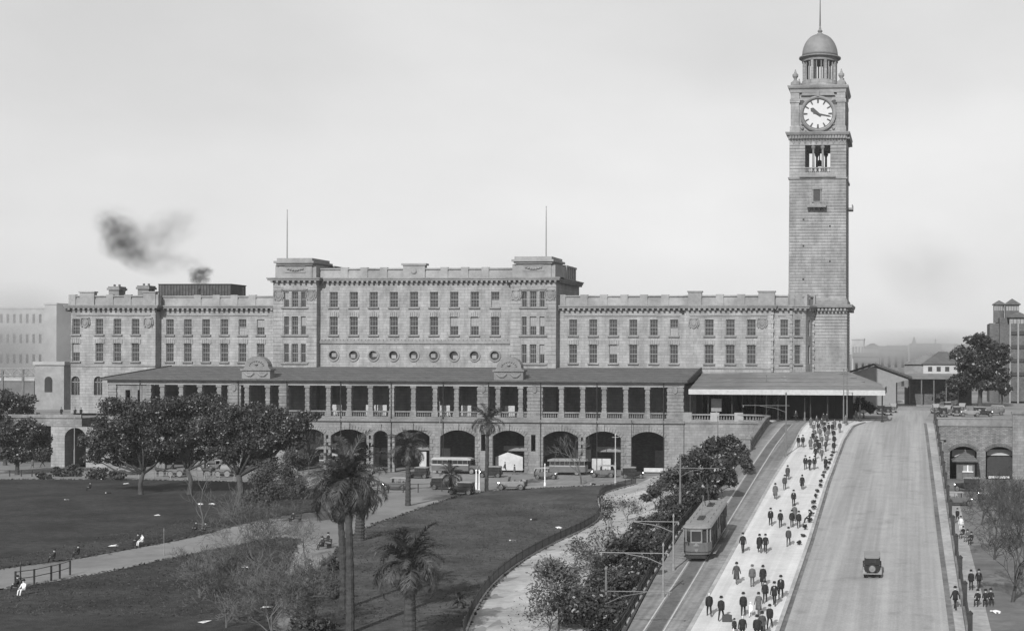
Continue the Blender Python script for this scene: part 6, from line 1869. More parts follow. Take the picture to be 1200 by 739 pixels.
# ---- smoke and air
def volmat(name, dens, g, noise=None, scale=1.0):
    m = bpy.data.materials.new(name); m.use_nodes = True; t = m.node_tree
    t.nodes.remove(t.nodes['Principled BSDF']); out = [n for n in t.nodes if n.type == 'OUTPUT_MATERIAL'][0]
    v = t.nodes.new('ShaderNodeVolumePrincipled'); v.inputs['Color'].default_value = (g, g, g, 1); v.inputs['Density'].default_value = dens
    t.links.new(v.outputs[0], out.inputs['Volume'])
    if noise:
        c = t.nodes.new('ShaderNodeTexCoord'); gr = t.nodes.new('ShaderNodeVectorMath'); gr.operation = 'LENGTH'; t.links.new(c.outputs['Object'], gr.inputs[0])
        r = t.nodes.new('ShaderNodeMapRange'); r.inputs['From Min'].default_value = 1.0; r.inputs['From Max'].default_value = 0.15; r.inputs['To Min'].default_value = 0; r.inputs['To Max'].default_value = 1
        t.links.new(gr.outputs['Value'], r.inputs[0])
        n = t.nodes.new('ShaderNodeTexNoise'); n.inputs['Scale'].default_value = noise; n.inputs['Detail'].default_value = 4; t.links.new(c.outputs['Object'], n.inputs['Vector'])
        r2 = t.nodes.new('ShaderNodeMapRange'); r2.inputs['From Min'].default_value = 0.36; r2.inputs['From Max'].default_value = 0.68; t.links.new(n.outputs[0], r2.inputs[0])
        a = t.nodes.new('ShaderNodeMath'); a.operation = 'MULTIPLY'; t.links.new(r.outputs[0], a.inputs[0]); t.links.new(r2.outputs[0], a.inputs[1])
        b = t.nodes.new('ShaderNodeMath'); b.operation = 'MULTIPLY'; b.inputs[1].default_value = dens; t.links.new(a.outputs[0], b.inputs[0]); t.links.new(b.outputs[0], v.inputs['Density'])
    return m
def puff(u, v, ru, rv, Y, m, tilt=0.0):
    p = onY(u, v, Y); s = px(p)
    bm = bmesh.new(); bmesh.ops.create_icosphere(bm, subdivisions=3, radius=1); me = bpy.data.meshes.new('smoke'); bm.to_mesh(me); bm.free(); me.materials.append(m)
    o = link('smoke', me, None, p); o.scale = (ru * s, ru * s * 0.8, rv * s); o.rotation_euler = (0, tilt, 0); o['kind'] = 'stuff'
sm = volmat('coal_smoke', 0.3, 0.1, 2.4)
thin = volmat('thin_smoke', 0.1, 0.22, 2.2)
for k, (u, v, a, b, t_) in enumerate([(128, 262, 20, 18, .3), (140, 272, 26, 24, .8), (148, 286, 28, 26, .8), (158, 300, 24, 20, .5), (136, 288, 24, 20, .2)]): puff(u, v, a, b, 300 + 2 * k, sm, t_)
for k, (u, v, a, b, t_) in enumerate([(172, 284, 40, 28, -.6), (200, 268, 42, 26, -.5), (142, 268, 40, 28, .5), (185, 305, 40, 22, .0)]): puff(u, v, a, b, 312 + 2 * k, thin, t_)
cs = volmat('chimney_smoke', 1.3, 0.1, 2.0)
for k, (u, v, a, b) in enumerate([(236, 328, 13, 9), (231, 320, 13, 9), (240, 318, 12, 8), (228, 327, 9, 7)]): puff(u, v, a, b, 257 + k, cs)
puff(222, 308, 26, 14, 262, thin, .3)
puff(10, 400, 110, 75, 420, volmat('train_haze', 0.13, 0.75, 0.6))
puff(1080, 408, 130, 26, 430, bpy.data.materials['train_haze'])
puff(1085, 318, 75, 55, 420, volmat('drifting_smoke', 0.022, 0.3, 1.1), 0.4)
hz = MB(); hz.box(-900, 900, -60, 1100, -1.2, 96)
o = link('haze', hz.mesh('haze', None)); o.data.materials.append(volmat('station_haze', 0.00014, 0.82)); o['kind'] = 'stuff'

# ================================================================ VEHICLES
def wheel_tree(parent, x, y, z, r=0.38, wd=0.14, pale=False, key=[0]):
    mb = MB(); N = 18
    rings = [[(rr * math.cos(2 * PI * i / N), yy, rr * math.sin(2 * PI * i / N)) for i in range(N)] for rr, yy in ((r * .76, -wd / 2), (r * .94, -wd / 2), (r, -wd / 4), (r, wd / 4), (r * .94, wd / 2), (r * .76, wd / 2))]
    mb.loft(rings, caps=False)
    o = link('wheel', mb.mesh('wheel', TYRE), parent, (x, y, z))
    mb = MB()
    for s in (-1, 1): mb.loft([[(rr * math.cos(2 * PI * i / N), s * yy, rr * math.sin(2 * PI * i / N)) for i in range(N)] for rr, yy in ((r * .78, wd * .3), (r * .66, wd * .42), (r * .6, wd * .2), (r * .22, wd * .3), (r * .2, wd * .62), (0.01, wd * .62))], caps=False)
    link('rim', mb.mesh('rim', CARPALE if pale else CARGRY), o)
    return o

def make_car(name, label, paint=CARBLK, kind='sedan', roofm=HOOD, pale=False, cat='car', L=3.9):
    T = empty(name, (0, 0, 0), label, cat); h = L / 2; W = 0.68
    def ring(x, w, z0, z1, c=0.12):
        return [(x, -w + c * .5, z0), (x, w - c * .5, z0), (x, w, z0 + c), (x, w, z1 - c), (x, w - c, z1), (x, -w + c, z1), (x, -w, z1 - c), (x, -w, z0 + c)]
    mb = MB(); mb.loft([ring(-h + .15, .58, .5, 1.05), ring(-h + .3, W, .42, 1.16), ring(-.3, W, .4, 1.18), ring(.42, W * .95, .4, 1.16)]); part('body', mb, paint, T, local=True)
    mb = MB(); mb.loft([ring(.42, W * .9, .42, 1.14, .2), ring(.8, .5, .45, 1.12, .22), ring(h - .35, .36, .5, 1.06, .16)]); bn = part('bonnet', mb, paint, T, local=True)
    mb = MB(); mb.loft([ring(h - .35, .37, .48, 1.1, .08), ring(h - .24, .36, .48, 1.09, .08)]); o = link('radiator', mb.mesh('radiator', NICKEL), bn)
    for sx, x in ((1, h - .62), (-1, -h + .62)):
        for s in (-1, 1):
            mb = MB(); n = 9; q = []
            for k in range(n):
                a = rad(-15 + 195 * k / (n - 1)); q.append((x + .5 * math.cos(a), .42 + .46 * math.sin(a)))
            for k in range(n - 1):
                mb.add([(q[k][0], s * .46, q[k][1]), (q[k + 1][0], s * .46, q[k + 1][1]), (q[k + 1][0], s * .8, q[k + 1][1] - .02), (q[k][0], s * .8, q[k][1] - .02),
                        (q[k][0], s * .46, q[k][1] - .03), (q[k + 1][0], s * .46, q[k + 1][1] - .03), (q[k + 1][0], s * .8, q[k + 1][1] - .06), (q[k][0], s * .8, q[k][1] - .06)], [(0, 1, 2, 3), (7, 6, 5, 4), (3, 2, 6, 7), (0, 4, 5, 1)])
            part('mudguard', mb, CARPALE if pale and sx < 0 else paint, T, local=True)
            wheel_tree(T, x, s * .63, .38, pale=pale)
    for s in (-1, 1):
        mb = MB(); mb.box(-h + 1.1, h - 1.1, min(s * .55, s * .82), max(s * .55, s * .82), .36, .42); part('running_board', mb, CARBLK, T, local=True)
        mb = MB(); mb.tube([(h - .42, s * .5, .92), (h - .36, s * .5, .92), (h - .2, s * .5, .92)], [.06, .13, .14], 10); part('headlight', mb, NICKEL, T, local=True)
    if kind == 'sedan':
        mb = MB()
        for x in (-h + .28, -.55, .3):
            for s in (-1, 1): mb.box(x, x + .09, s * .62 - .04, s * .62 + .04, 1.15, 1.78)
        mb.box(-h + .2, -h + .26, -.62, .62, 1.15, 1.35); mb.box(-h + .2, -h + .26, -.62, -.3, 1.35, 1.78); mb.box(-h + .2, -h + .26, .3, .62, 1.35, 1.78)
        part('pillar', mb, paint, T, local=True)
        mb = MB(); mb.loft([ring(-h + .12, .55, 1.72, 1.84, .05), ring(-h + .3, .68, 1.74, 1.92, .06), ring(.1, .68, 1.76, 1.94, .06), ring(.5, .6, 1.74, 1.86, .05)]); part('roof', mb, roofm, T, local=True)
        for s in (-1, 1):
            for a, b in ((-h + .37, -.55), (-.46, .3)): mb = MB(); mb.box(a, b, s * .62 - .01, s * .62 + .01, 1.18, 1.74); part('side_window', mb, GLASS, T, local=True)
        mb = MB(); mb.box(-h + .21, -h + .24, -.3, .3, 1.36, 1.72); part('rear_window', mb, GLASS, T, local=True)
    else:
        mb = MB()
        for x, z in ((-.2, 1.3), (-1.1, 1.3)): mb.loft([ring(x - .14, .55, .8, z, .1), ring(x + .02, .55, .8, z - .05, .1)])
        part('seat_back', mb, HOOD, T, local=True)
        mb = MB()
        if kind == 'open':
            mb.loft([ring(-h - .05, .6, 1.1, 1.35, .1), ring(-h + .4, .66, 1.12, 1.5, .14)])
        else:
            mb.loft([ring(-h + .05, .58, 1.2, 1.8, .08), ring(-h + .3, .68, 1.74, 1.9, .06), ring(.3, .68, 1.78, 1.92, .06), ring(.6, .62, 1.74, 1.84, .05)])
            for x in (-.6, .35):
                for s in (-1, 1): mb.box(x, x + .05, s * .64 - .03, s * .64 + .03, 1.1, 1.78)
        part('canvas_hood', mb, roofm, T, local=True)
    mb = MB(); mb.add([(.4, -.6, 1.15), (.4, .6, 1.15), (.28, .6, 1.72), (.28, -.6, 1.72), (.43, -.6, 1.15), (.43, .6, 1.15), (.31, .6, 1.72), (.31, -.6, 1.72)], [(0, 1, 2, 3), (7, 6, 5, 4), (0, 4, 5, 1), (3, 2, 6, 7), (0, 3, 7, 4), (1, 5, 6, 2)]); part('windscreen', mb, GLASS, T, local=True)
    w_ = wheel_tree(T, -h + .02, 0, .88, .36, .14, pale); w_.name = 'spare_wheel'; w_.rotation_euler = (0, 0, PI / 2)
    mb = MB(); mb.box(-h - .08, -h - .02, -.75, .75, .42, .52); part('bumper', mb, NICKEL, T, local=True)
    return T
SED = make_car('parked_car', 'x', CARBLK, 'sedan', HOOD)
TOU = make_car('parked_car', 'x', CARGRY, 'tourer', HOODPALE)
OPE = make_car('parked_car', 'x', CARPALE, 'open', HOOD)
ROADCAR = make_car('motor_car', 'x', CARBLK, 'sedan', CARPALE, True)
used = set()
def car(proto, p, heading, label, group='cars parked about the station', sc=1.0):
    o = proto if proto.name not in used else copy_tree(proto)
    used.add(o.name)
    q = Vector(p); place(o, q, heading, label, group, sc); return o
p = ramp(1022, 672); c_ = car(ROADCAR, p, rad(92), 'black saloon with spare wheel and pale roof driving alone up the road', None)
c_.rotation_euler = (0, -math.atan(0.07) * 1.0, rad(92))
car(SED, hit(541, 579), rad(175), 'black saloon parked beside the white sign posts at the kerb')
car(OPE, hit(600, 573.5), rad(182), 'pale open tourer with folded hood crossing the street past the tall palm', sc=1.15)
car(TOU, hit(463, 573.5), rad(185), 'pale-hooded tourer behind the path palm')
car(TOU, hit(707, 559), rad(180), 'open-sided tourer with driver by the bare tree in front of the bus', sc=1.1)
car(SED, hit(742, 560), rad(10), 'small car with bright mudguards at the foot of the last arcade pier')
car(SED, hit(575, 559), rad(185), 'dark saloon in the street left of the pedimented arch')
car(TOU, hit(640, 561), rad(3), 'hooded tourer passing in front of the plain grey bus')
car(SED, hit(490, 560), rad(178), 'dark saloon passing in front of the third arch')
car(SED, hit(520, 573), rad(5), 'dark car half hidden behind the low young palm')
car(TOU, hit(1124, 592), rad(5), 'hooded tourer parked in the lower street below the kiosk car')
car(OPE, hit(1160, 585), rad(175), 'pale open car in the lower street under the leafless trees')
car(SED, hit(1133, 575), rad(178), 'dark saloon with pale wheels in the lower street before the kiosk', sc=1.1)
for u, v, a, pr, lb in ((1104, 488, 100, SED, 'black car nearest the brick parapet at the top of the road'), (1112, 486, 80, TOU, 'hooded tourer second in the cluster at the top of the road'), (1096, 484, 95, TOU, 'pale-topped car at the left of the cluster at the top of the road'), (1121, 487, 90, SED, 'dark car at the right of the cluster at the top of the road'), (1137, 488, 180, OPE, 'open car parked behind the brick parapet, right of the cluster'), (1152, 488, 5, SED, 'low dark car farthest right behind the brick parapet'), (1040, 486, 95, SED, 'black car emerging past the awning end, nearest the road'), (1046, 483, 95, TOU, 'hooded car behind the one at the awning end'), (1032, 485, 95, SED, 'dark car half under the outer end of the awning'), (1110, 481, 95, SED, 'black car behind the cluster at the top of the road'), (1128, 483, 85, TOU, 'hooded tourer behind the right end of the cluster'), (1165, 486, 180, TOU, 'hooded tourer beside the stone pier at the far right'), (1086, 473, 180, TOU, 'car far up in the yard near the shrub')):
    car(pr, deck(u, v), rad(a), lb)
car(OPE, hit(152, 556), rad(10), 'pale low car half hidden behind the first fig trunk')
car(TOU, hit(257, 551), rad(180), 'hooded motor behind the third fig trunk')

def make_bus(label, L=8.0, body=CARGRY, roofm=BUSPALE, band=BUSPALE):
    T = empty('motor_bus', (0, 0, 0), label, 'bus', 'buses waiting before the arcade'); h = L / 2; W = 1.1
    def rr(x, w, z0, z1, c=.15): return [(x, -w, z0), (x, w, z0), (x, w, z1 - c), (x, w - c, z1), (x, -w + c, z1), (x, -w, z1 - c)]
    mb = MB(); mb.loft([rr(-h, W * .92, .6, 1.6, .02), rr(-h + .3, W, .55, 1.62, .02), rr(h - 1.5, W, .55, 1.62, .02), rr(h - 1.3, W * .95, .6, 1.6, .02)]); part('body', mb, body, T, local=True)
    mb = MB(); mb.box(-h + .02, h - 1.32, -W - .02, W + .02, 1.5, 1.72); part('waist_band', mb, band, T, local=True)
    mb = MB(); mb.loft([rr(-h - .05, W * .9, 2.4, 2.72, .2), rr(-h + .35, W + .05, 2.4, 2.85, .25), rr(h - 1.6, W + .05, 2.4, 2.85, .25), rr(h - .95, W * .92, 2.38, 2.65, .15)]); part('roof', mb, roofm, T, local=True)
    n = 7; mb = MB()
    for k in range(n + 1):
        x = -h + .15 + (L - 1.6) * k / n
        for s in (-1, 1): mb.box(x - .06, x + .06, s * (W - .05) - .04, s * (W - .05) + .04, 1.72, 2.42)
    part('window_post', mb, body, T, local=True, kind='stuff')
    for k in range(n):
        x0, x1 = -h + .21 + (L - 1.6) * k / n, -h + .09 + (L - 1.6) * (k + 1) / n
        for s in (-1, 1): mb = MB(); mb.box(x0, x1, s * (W - .06) - .01, s * (W - .06) + .01, 1.72, 2.4); part('window', mb, GLASS, T, local=True)
    mb = MB(); mb.box(-h + .4, h - 1.6, -W * .8, W * .8, .7, 1.85); part('seats', mb, DARK, T, local=True)
    mb = MB(); mb.loft([rr(h - 1.3, .7, .6, 1.5, .2), rr(h - .1, .45, .65, 1.4, .2)]); bn = part('bonnet', mb, body, T, local=True)
    mb = MB(); mb.box(h - .12, h - .02, -.42, .42, .6, 1.38); link('radiator', mb.mesh('radiator', NICKEL), bn)
    mb = MB(); mb.box(h - 1.3, h - 1.26, -W * .9, W * .9, 1.62, 2.38); part('windscreen', mb, GLASS, T, local=True)
    for x in (-h + 1.5, h - .8):
        for s in (-1, 1):
            wheel_tree(T, x, s * .92, .48, .48, .22, True)
            mb = MB(); mb.tube([(x + .62 * math.cos(a), s * .98, .48 + .6 * math.sin(a)) for a in [PI * k / 8 for k in range(9)]], .05, 4); part('mudguard', mb, CARBLK, T, local=True)
    for s in (-1, 1): mb = MB(); mb.tube([(h - .2, s * .6, 1.1), (h, s * .6, 1.1)], [.1, .15], 10); part('headlight', mb, NICKEL, T, local=True)
    return T
B1 = make_bus('x'); B2 = make_bus('x', 7.6, TRAMPAINT, CARPALE, HOODPALE)
place(B1, hit(402, 549), rad(2), 'long white-roofed bus half hidden by the left palms'); B1_ = copy_tree(B1)
place(B1_, hit(534, 554.5), rad(-2), 'white-banded bus with bonnet facing right, beside the tall palm')
place(B2, hit(662, 556), rad(181), 'plain grey bus behind the bare tree, tail toward the pedimented arch')
B2_ = copy_tree(B2); place(B2_, hit(258, 545.5), rad(0), 'bus glimpsed under the fig crowns, left of the others')

# tram
pa_, pb_ = ramp(816, 658), ramp(853, 606)
ya = pa_.y; Lt = 13.4
hx = railc(ya + Lt) - railc(ya)
hd_ = math.atan2(Lt, hx)
TR = empty('tram_car', (railc(ya) + hx / 2, ya + Lt / 2, 0), 'open-sided electric tram with trolley pole coming down the ramp track', 'tram')
TR.location.z = (ramp_z(ya) + ramp_z(ya + Lt)) / 2 + 0.03
sl = math.atan((ramp_z(ya + Lt) - ramp_z(ya)) / math.hypot(hx, Lt))
TR.scale = (1, 1.02, 1.1); TR.rotation_euler = Euler((0, sl, hd_ + PI), 'XYZ')      # local +x is the front, pointing down the slope
h = Lt / 2; W = 1.2
def tr(x, w, z0, z1, k=1.0):
    return [(x, -w, z0), (x, w, z0), (x, w, z1), (x, -w, z1)]
def plan(z, sc_=1.0, ext=0.0):
    pts = [(-h + .5, -W), (h - .5, -W), (h - .15, -W * .8), (h, -W * .4), (h, W * .4), (h - .15, W * .8), (h - .5, W), (-h + .5, W), (-h + .15, W * .8), (-h, W * .4), (-h, -W * .4), (-h + .15, -W * .8)]
    return [(x * (1 + ext / h), y * sc_, z) for x, y in pts]
mb = MB(); mb.loft([plan(.72), plan(.8)]); part('floor', mb, DARK, TR, local=True)
mb = MB()
for e in (1, -1):
    for z0, z1, s0, s1 in ((.55, .75, .96, 1.0), (.75, 1.55, 1.0, 1.0)):
        q0 = [(e * x, y * s0, z0) for x, y in ((h - 1.5, -W), (h - .5, -W), (h - .15, -W * .8), (h, -W * .4), (h, W * .4), (h - .15, W * .8), (h - .5, W), (h - 1.5, W))]
        q1 = [(x, y / s0 * s1, z1) for x, y, _ in q0]
        n = len(q0); mb.add(q0 + q1 + [(x * .985, y * .94, z) for x, y, z in q0 + q1], [(i, i + 1, n + i + 1, n + i) for i in range(n - 1)] + [(2 * n + i, 2 * n + i + 1, 3 * n + i + 1, 3 * n + i) for i in range(n - 1)] + [(n + i, n + i + 1, 3 * n + i + 1, 3 * n + i) for i in range(n - 1)])
for q_ in islands(mb): ap = part('apron', q_, TRAMPAINT, TR, local=True)
mb = MB(); mb.cbox((h + .03, 0, 1.3), (.04, .5, .1)); mb.add([(h + .03, -.17, 1.02), (h + .03, .17, 1.02), (h + .03, .12, .86), (h + .03, .0, .78), (h + .03, -.12, .86), (h + .06, -.17, 1.02), (h + .06, .17, 1.02), (h + .06, .12, .86), (h + .06, .0, .78), (h + .06, -.12, .86)], [(0, 1, 2, 3, 4), (9, 8, 7, 6, 5)]); mb.tube([(h, 0, 1.38), (h + .1, 0, 1.38)], [.12, .14], 10); link('destination_badge', mb.mesh('destination_badge', CARPALE), ap)
mb = MB()
fp = [(h - .5, W), (h - .15, W * .8), (h, W * .4), (h, -W * .4), (h - .15, -W * .8), (h - .5, -W)]
for e in (1, -1):
    for x, y in fp: mb.box(e * x - .06, e * x + .06, y * .97 - .05, y * .97 + .05, 1.55, 2.62)
    mb.box(e * h - .08, e * h + .05, -W * .42, W * .42, 1.5, 1.62); mb.box(e * h - .08, e * h + .05, -W * .42, W * .42, 2.45, 2.65)
part('end_frame', mb, CARPALE, TR, local=True)
for e in (1, -1):
    for i in range(5):
        (x0, y0), (x1, y1) = fp[i], fp[i + 1]; mb = MB()
        mb.cbox((e * (x0 + x1) / 2 * .995, (y0 + y1) / 2 * .96, 2.04), (math.hypot(x1 - x0, y1 - y0) - .14, .02, .82), math.atan2(y1 - y0, e * (x1 - x0))); part('end_window', mb, GLASS, TR, local=True)
mb = MB()
for k in range(9):
    x = -h + 1.5 + (Lt - 3) * k / 8
    for s in (-1, 1): mb.box(x - .05, x + .05, s * W * .96 - .05, s * W * .96 + .05, .75, 2.65)
part('side_post', mb, TRAMPAINT, TR, local=True, kind='stuff')
for k in range(8):
    x = -h + 1.5 + (Lt - 3) * (k + .5) / 8
    if k in (3, 4):
        for s in (-1, 1): mb = MB(); mb.box(x - .7, x + .7, s * W * .95 - .03, s * W * .95 + .03, .78, 1.6); part('side_panel', mb, TRAMPAINT, TR, local=True); mb = MB(); mb.box(x - .68, x + .68, s * W * .94 - .01, s * W * .94 + .01, 1.6, 2.6); part('side_window', mb, GLASS, TR, local=True)
    else:
        mb = MB(); mb.box(x - .3, x + .3, -W * .9, W * .9, 1.1, 1.2); mb.box(x + .0, x + .08, -W * .9, W * .9, 1.2, 1.75); part('bench_seat', mb, HOOD, TR, local=True)
        mb = MB(); mb.box(x - .72, x - .68, -W * .92, W * .92, .75, 1.5); part('bulkhead', mb, DARK, TR, local=True)
for s in (-1, 1):
    for a, b in ((-h + 1.3, -1.6), (1.6, h - 1.3)):
        mb = MB(); mb.box(a, b, min(s * 1.22, s * 1.52), max(s * 1.22, s * 1.52), .42, .48); part('footboard', mb, CARPALE, TR, local=True)
mb = MB(); mb.loft([plan(2.62, 1.02, .05), plan(2.72, 1.05, .15), plan(2.84, .95, .05), plan(2.93, .72, -.25), plan(2.97, .4, -.7)]); rf = part('roof', mb, TRAMROOF, TR, local=True, smooth=False)
for x in (-3.4, 3.4):
    mb = MB(); mb.box(x - .9, x + .9, -.28, .28, 2.95, 3.06); mb.lathe([(.2, 3.06), (.12, 3.2)], (x, 0), 8); link('trolley_base', mb.mesh('trolley_base', DARK), rf)
    mb = MB(); mb.tube([(x, 0, 3.15), (x - 1.4 * (1 if x > 0 else -1), 0, 4.6 if x > 0 else 3.6), (x - 3.0 * (1 if x > 0 else -1), 0, 5.7 if x < 0 else 3.55)], .035, 5)
    link('trolley_pole', mb.mesh('trolley_pole', PALEPOLE), rf)
for k in range(6):
    mb = MB(); x = -5 + 2 * k
    for s in (-1, 1): mb.box(x - .5, x + .5, s * .78 - .05, s * .78 + .05, 2.9, 3.0)
    link('roof_vent', mb.mesh('roof_vent', TRAMROOF), rf)
for x in (-3.6, 3.6):
    mb = MB(); mb.box(x - 1.1, x + 1.1, -.8, .8, .25, .6); bg_ = part('bogie', mb, DARK, TR, local=True)
    for dx in (-.7, .7):
        for s in (-1, 1): wheel_tree(bg_, x + dx, s * .72, .36, .36, .1)
mb = MB(); mb.box(h - .15, h + .25, -W * .75, W * .75, .3, .5); mb.box(-h - .25, -h + .15, -W * .75, W * .75, .3, .5); parts('fender', mb, DARK, TR, local=True)

# ================================================================ PEOPLE
def skin_mesh(name, V, E, Rr, sub=1):
    me = bpy.data.meshes.new(name); me.from_pydata(V, E, []); o = bpy.data.objects.new(name, me); COL.objects.link(o)
    o.modifiers.new('skin', 'SKIN'); md = o.modifiers.new('sub', 'SUBSURF'); md.levels = md.render_levels = sub
    for i, r in enumerate(Rr): me.skin_vertices[0].data[i].radius = r if isinstance(r, tuple) else (r, r)
    me.skin_vertices[0].data[0].use_root = True
    dg = bpy.context.evaluated_depsgraph_get(); dg.update()
    out = bpy.data.meshes.new_from_object(o.evaluated_get(dg)); out.name = name
    bpy.data.objects.remove(o); bpy.data.meshes.remove(me)
    return out

BODY = {}
def body(pose, top, bottom):
    """one continuous figure, facing +y, in dark clothes; pose: walk, stand, sit, lie"""
    key = (pose, top, bottom)
    if key in BODY: return BODY[key]
    if ('raw', pose) not in BODY:
        V = [(0, 0, .93), (0, .01, 1.12), (0, .01, 1.33), (0, .02, 1.46), (0, .035, 1.56), (0, .04, 1.66), (0, .035, 1.73)]
        Rr = [(.15, .11), (.14, .105), (.165, .11), .055, .085, .1, .06]
        E = [(0, 1), (1, 2), (2, 3), (3, 4), (4, 5), (5, 6)]
        def chain(start, pts, rs):
            k = start
            for p, r in zip(pts, rs):
                V.append(p); Rr.append(r); E.append((k, len(V) - 1)); k = len(V) - 1
        a = {'walk': .24, 'walk2': -.2}.get(pose, 0.03)
        bend = pose in ('sit', 'lie')
        for s in (-1, 1):
            f = a * s
            if pose == 'bag': arm = [(s * .19, .0, 1.38), (s * .25, .03, 1.1), (s * .26, .02, .9 if s > 0 else .84), (s * .265, .03, .8)]
            else: arm = [(s * .19, .0, 1.38), (s * .25, -f * .5 - .02, 1.1), (s * .255, -f * 1.1 + .05, .86), (s * .25, -f * 1.3 + .08, .77)]
            if bend: arm = [(s * .19, .0, 1.38), (s * .24, .12, 1.14), (s * .17, .34, 1.06), (s * .14, .41, 1.05)]
            chain(2, arm, [.07, .055, .042, .04])
            if bend: leg = [(s * .1, .06, .9), (s * .13, .46, .95), (s * .13, .56, .55), (s * .13, .56, .47), (s * .13, .70, .46)]
            else: leg = [(s * .09, 0, .86), (s * .1, f * .9 + .03, .48), (s * .1, f * 1.5 - .04 * (f < 0), .1 + (.06 if f < -.1 else 0)), (s * .1, f * 1.5 + .02, .05 + (.05 if f < -.1 else 0)), (s * .11, f * 1.5 + .16, .045)]
            chain(0, leg, [.095, .07, .05, .045, .035])
        BODY[('raw', pose)] = skin_mesh('person', V, E, Rr)
    me = BODY[('raw', pose)].copy(); me.materials.clear()
    for m in (SUITS[top], SUITS[bottom], SKIN, BLACK): me.materials.append(m)
    bend = pose in ('sit', 'lie')
    for p in me.polygons:
        c = p.center
        if c.z > 1.5: i = 2
        elif (abs(c.x) > .2 and c.z < .83 and not bend) or (bend and abs(c.y) > .36 and c.z > 1.0): i = 2
        elif bend: i = 3 if (c.y > .5 and c.z < .52) else 1 if (c.z < 1.0 and (c.y > .1 or c.z < .88)) else 0
        else: i = 3 if c.z < .1 else 1 if c.z < .84 and abs(c.x) < .2 else 0
        p.material_index = i
        p.use_smooth = True
    if pose == 'lie':      # stretched on the ground, face up
        me.transform(Matrix.Rotation(rad(-90), 4, 'X')); me.transform(Matrix.Translation((0, -.8, .14)))
    if pose == 'sit': me.transform(Matrix.Translation((0, 0, -.44)))
    BODY[key] = me
    return me
PM = {}
def extra(kind, m):
    k = (kind, m.name)
    if k in PM: return PM[k]
    mb = MB()
    if kind == 'hat':
        mb.lathe([(.155, 1.675), (.165, 1.69), (.12, 1.70), (.118, 1.78), (.09, 1.82), (.02, 1.815)], (0, .035), 14)
    elif kind == 'cloche': mb.lathe([(.14, 1.62), (.15, 1.64), (.125, 1.67), (.12, 1.75), (.07, 1.8), (.01, 1.81)], (0, .03), 12)
    elif kind == 'coat':   # long coat
        mb.loft([[(w_ * math.cos(2 * PI * i / 16), d_ * math.sin(2 * PI * i / 16) + .01, z) for i in range(16)] for w_, d_, z in ((.17, .12, 1.45), (.215, .15, 1.36), (.2, .145, 1.15), (.205, .155, 1.0), (.23, .18, .75), (.25, .2, .42))], caps=True)
    elif kind == 'jacket':
        mb.loft([[(w_ * math.cos(2 * PI * i / 16), d_ * math.sin(2 * PI * i / 16) + .01, z) for i in range(16)] for w_, d_, z in ((.13, .1, 1.47), (.21, .14, 1.38), (.195, .14, 1.15), (.195, .145, .98), (.215, .16, .76))], caps=True)
    elif kind == 'shirt': mb.add([(-.04, .15, 1.42), (.04, .15, 1.42), (.0, .158, 1.22), (-.04, .12, 1.42), (.04, .12, 1.42), (0, .12, 1.22)], [(0, 1, 2), (3, 5, 4), (0, 2, 5, 3), (1, 4, 5, 2)])
    elif kind == 'dress': mb.loft([[(w_ * math.cos(2 * PI * i / 14), d_ * math.sin(2 * PI * i / 14) + .01, z) for i in range(14)] for w_, d_, z in ((.15, .11, 1.44), (.2, .14, 1.34), (.18, .13, 1.1), (.22, .17, .85), (.28, .22, .55))], caps=True)
    PM[k] = mb.mesh({'coat': 'long_coat'}.get(kind, kind), m, smooth=kind != 'hat')
    return PM[k]
def person(kind, p, face, label, group=None, tone='dark', sc=1.0, hat=True, tilt=0.0):
    """kind: man, man2 (other leg), woman, child, sit, lie"""
    pose = {'man': 'walk', 'man2': 'walk2', 'stand': 'stand', 'woman': 'walk2', 'child': 'walk', 'sit': 'sit', 'lie': 'lie'}[kind]
    bot = tone if kind not in ('woman', 'child') else 'light' if kind == 'child' else 'mid'
    o = link('person', body(pose, tone, bot), None, p); o.rotation_euler = (tilt, 0, face); o.scale = (sc, sc, sc)
    o['label'] = label; o['category'] = 'person'
    if group: o['group'] = group
    if kind in ('man', 'man2', 'stand'):
        link('jacket', extra('jacket', SUITS[tone]), o); R.random() < .45 and link('shirt', extra('shirt', SUITS['light']), o)
        if hat: link('hat', extra('hat', SUITS['dark'] if tone != 'mid' else SUITS['mid']), o)
    elif kind == 'woman': link('long_coat', extra('coat', SUITS[tone]), o); link('cloche_hat', extra('cloche', SUITS['dark']), o)
    elif kind == 'child': link('dress', extra('dress', SUITS[tone]), o); link('cloche_hat', extra('cloche', SUITS[tone]), o)
    elif kind == 'sit' and hat:
        h_ = link('hat', extra('hat', SUITS['dark']), o); h_.location = (0, 0, -.44)
    return o
AWAY, TOWARD = 0.06, PI
gw = 'people walking on the ramp footpath'
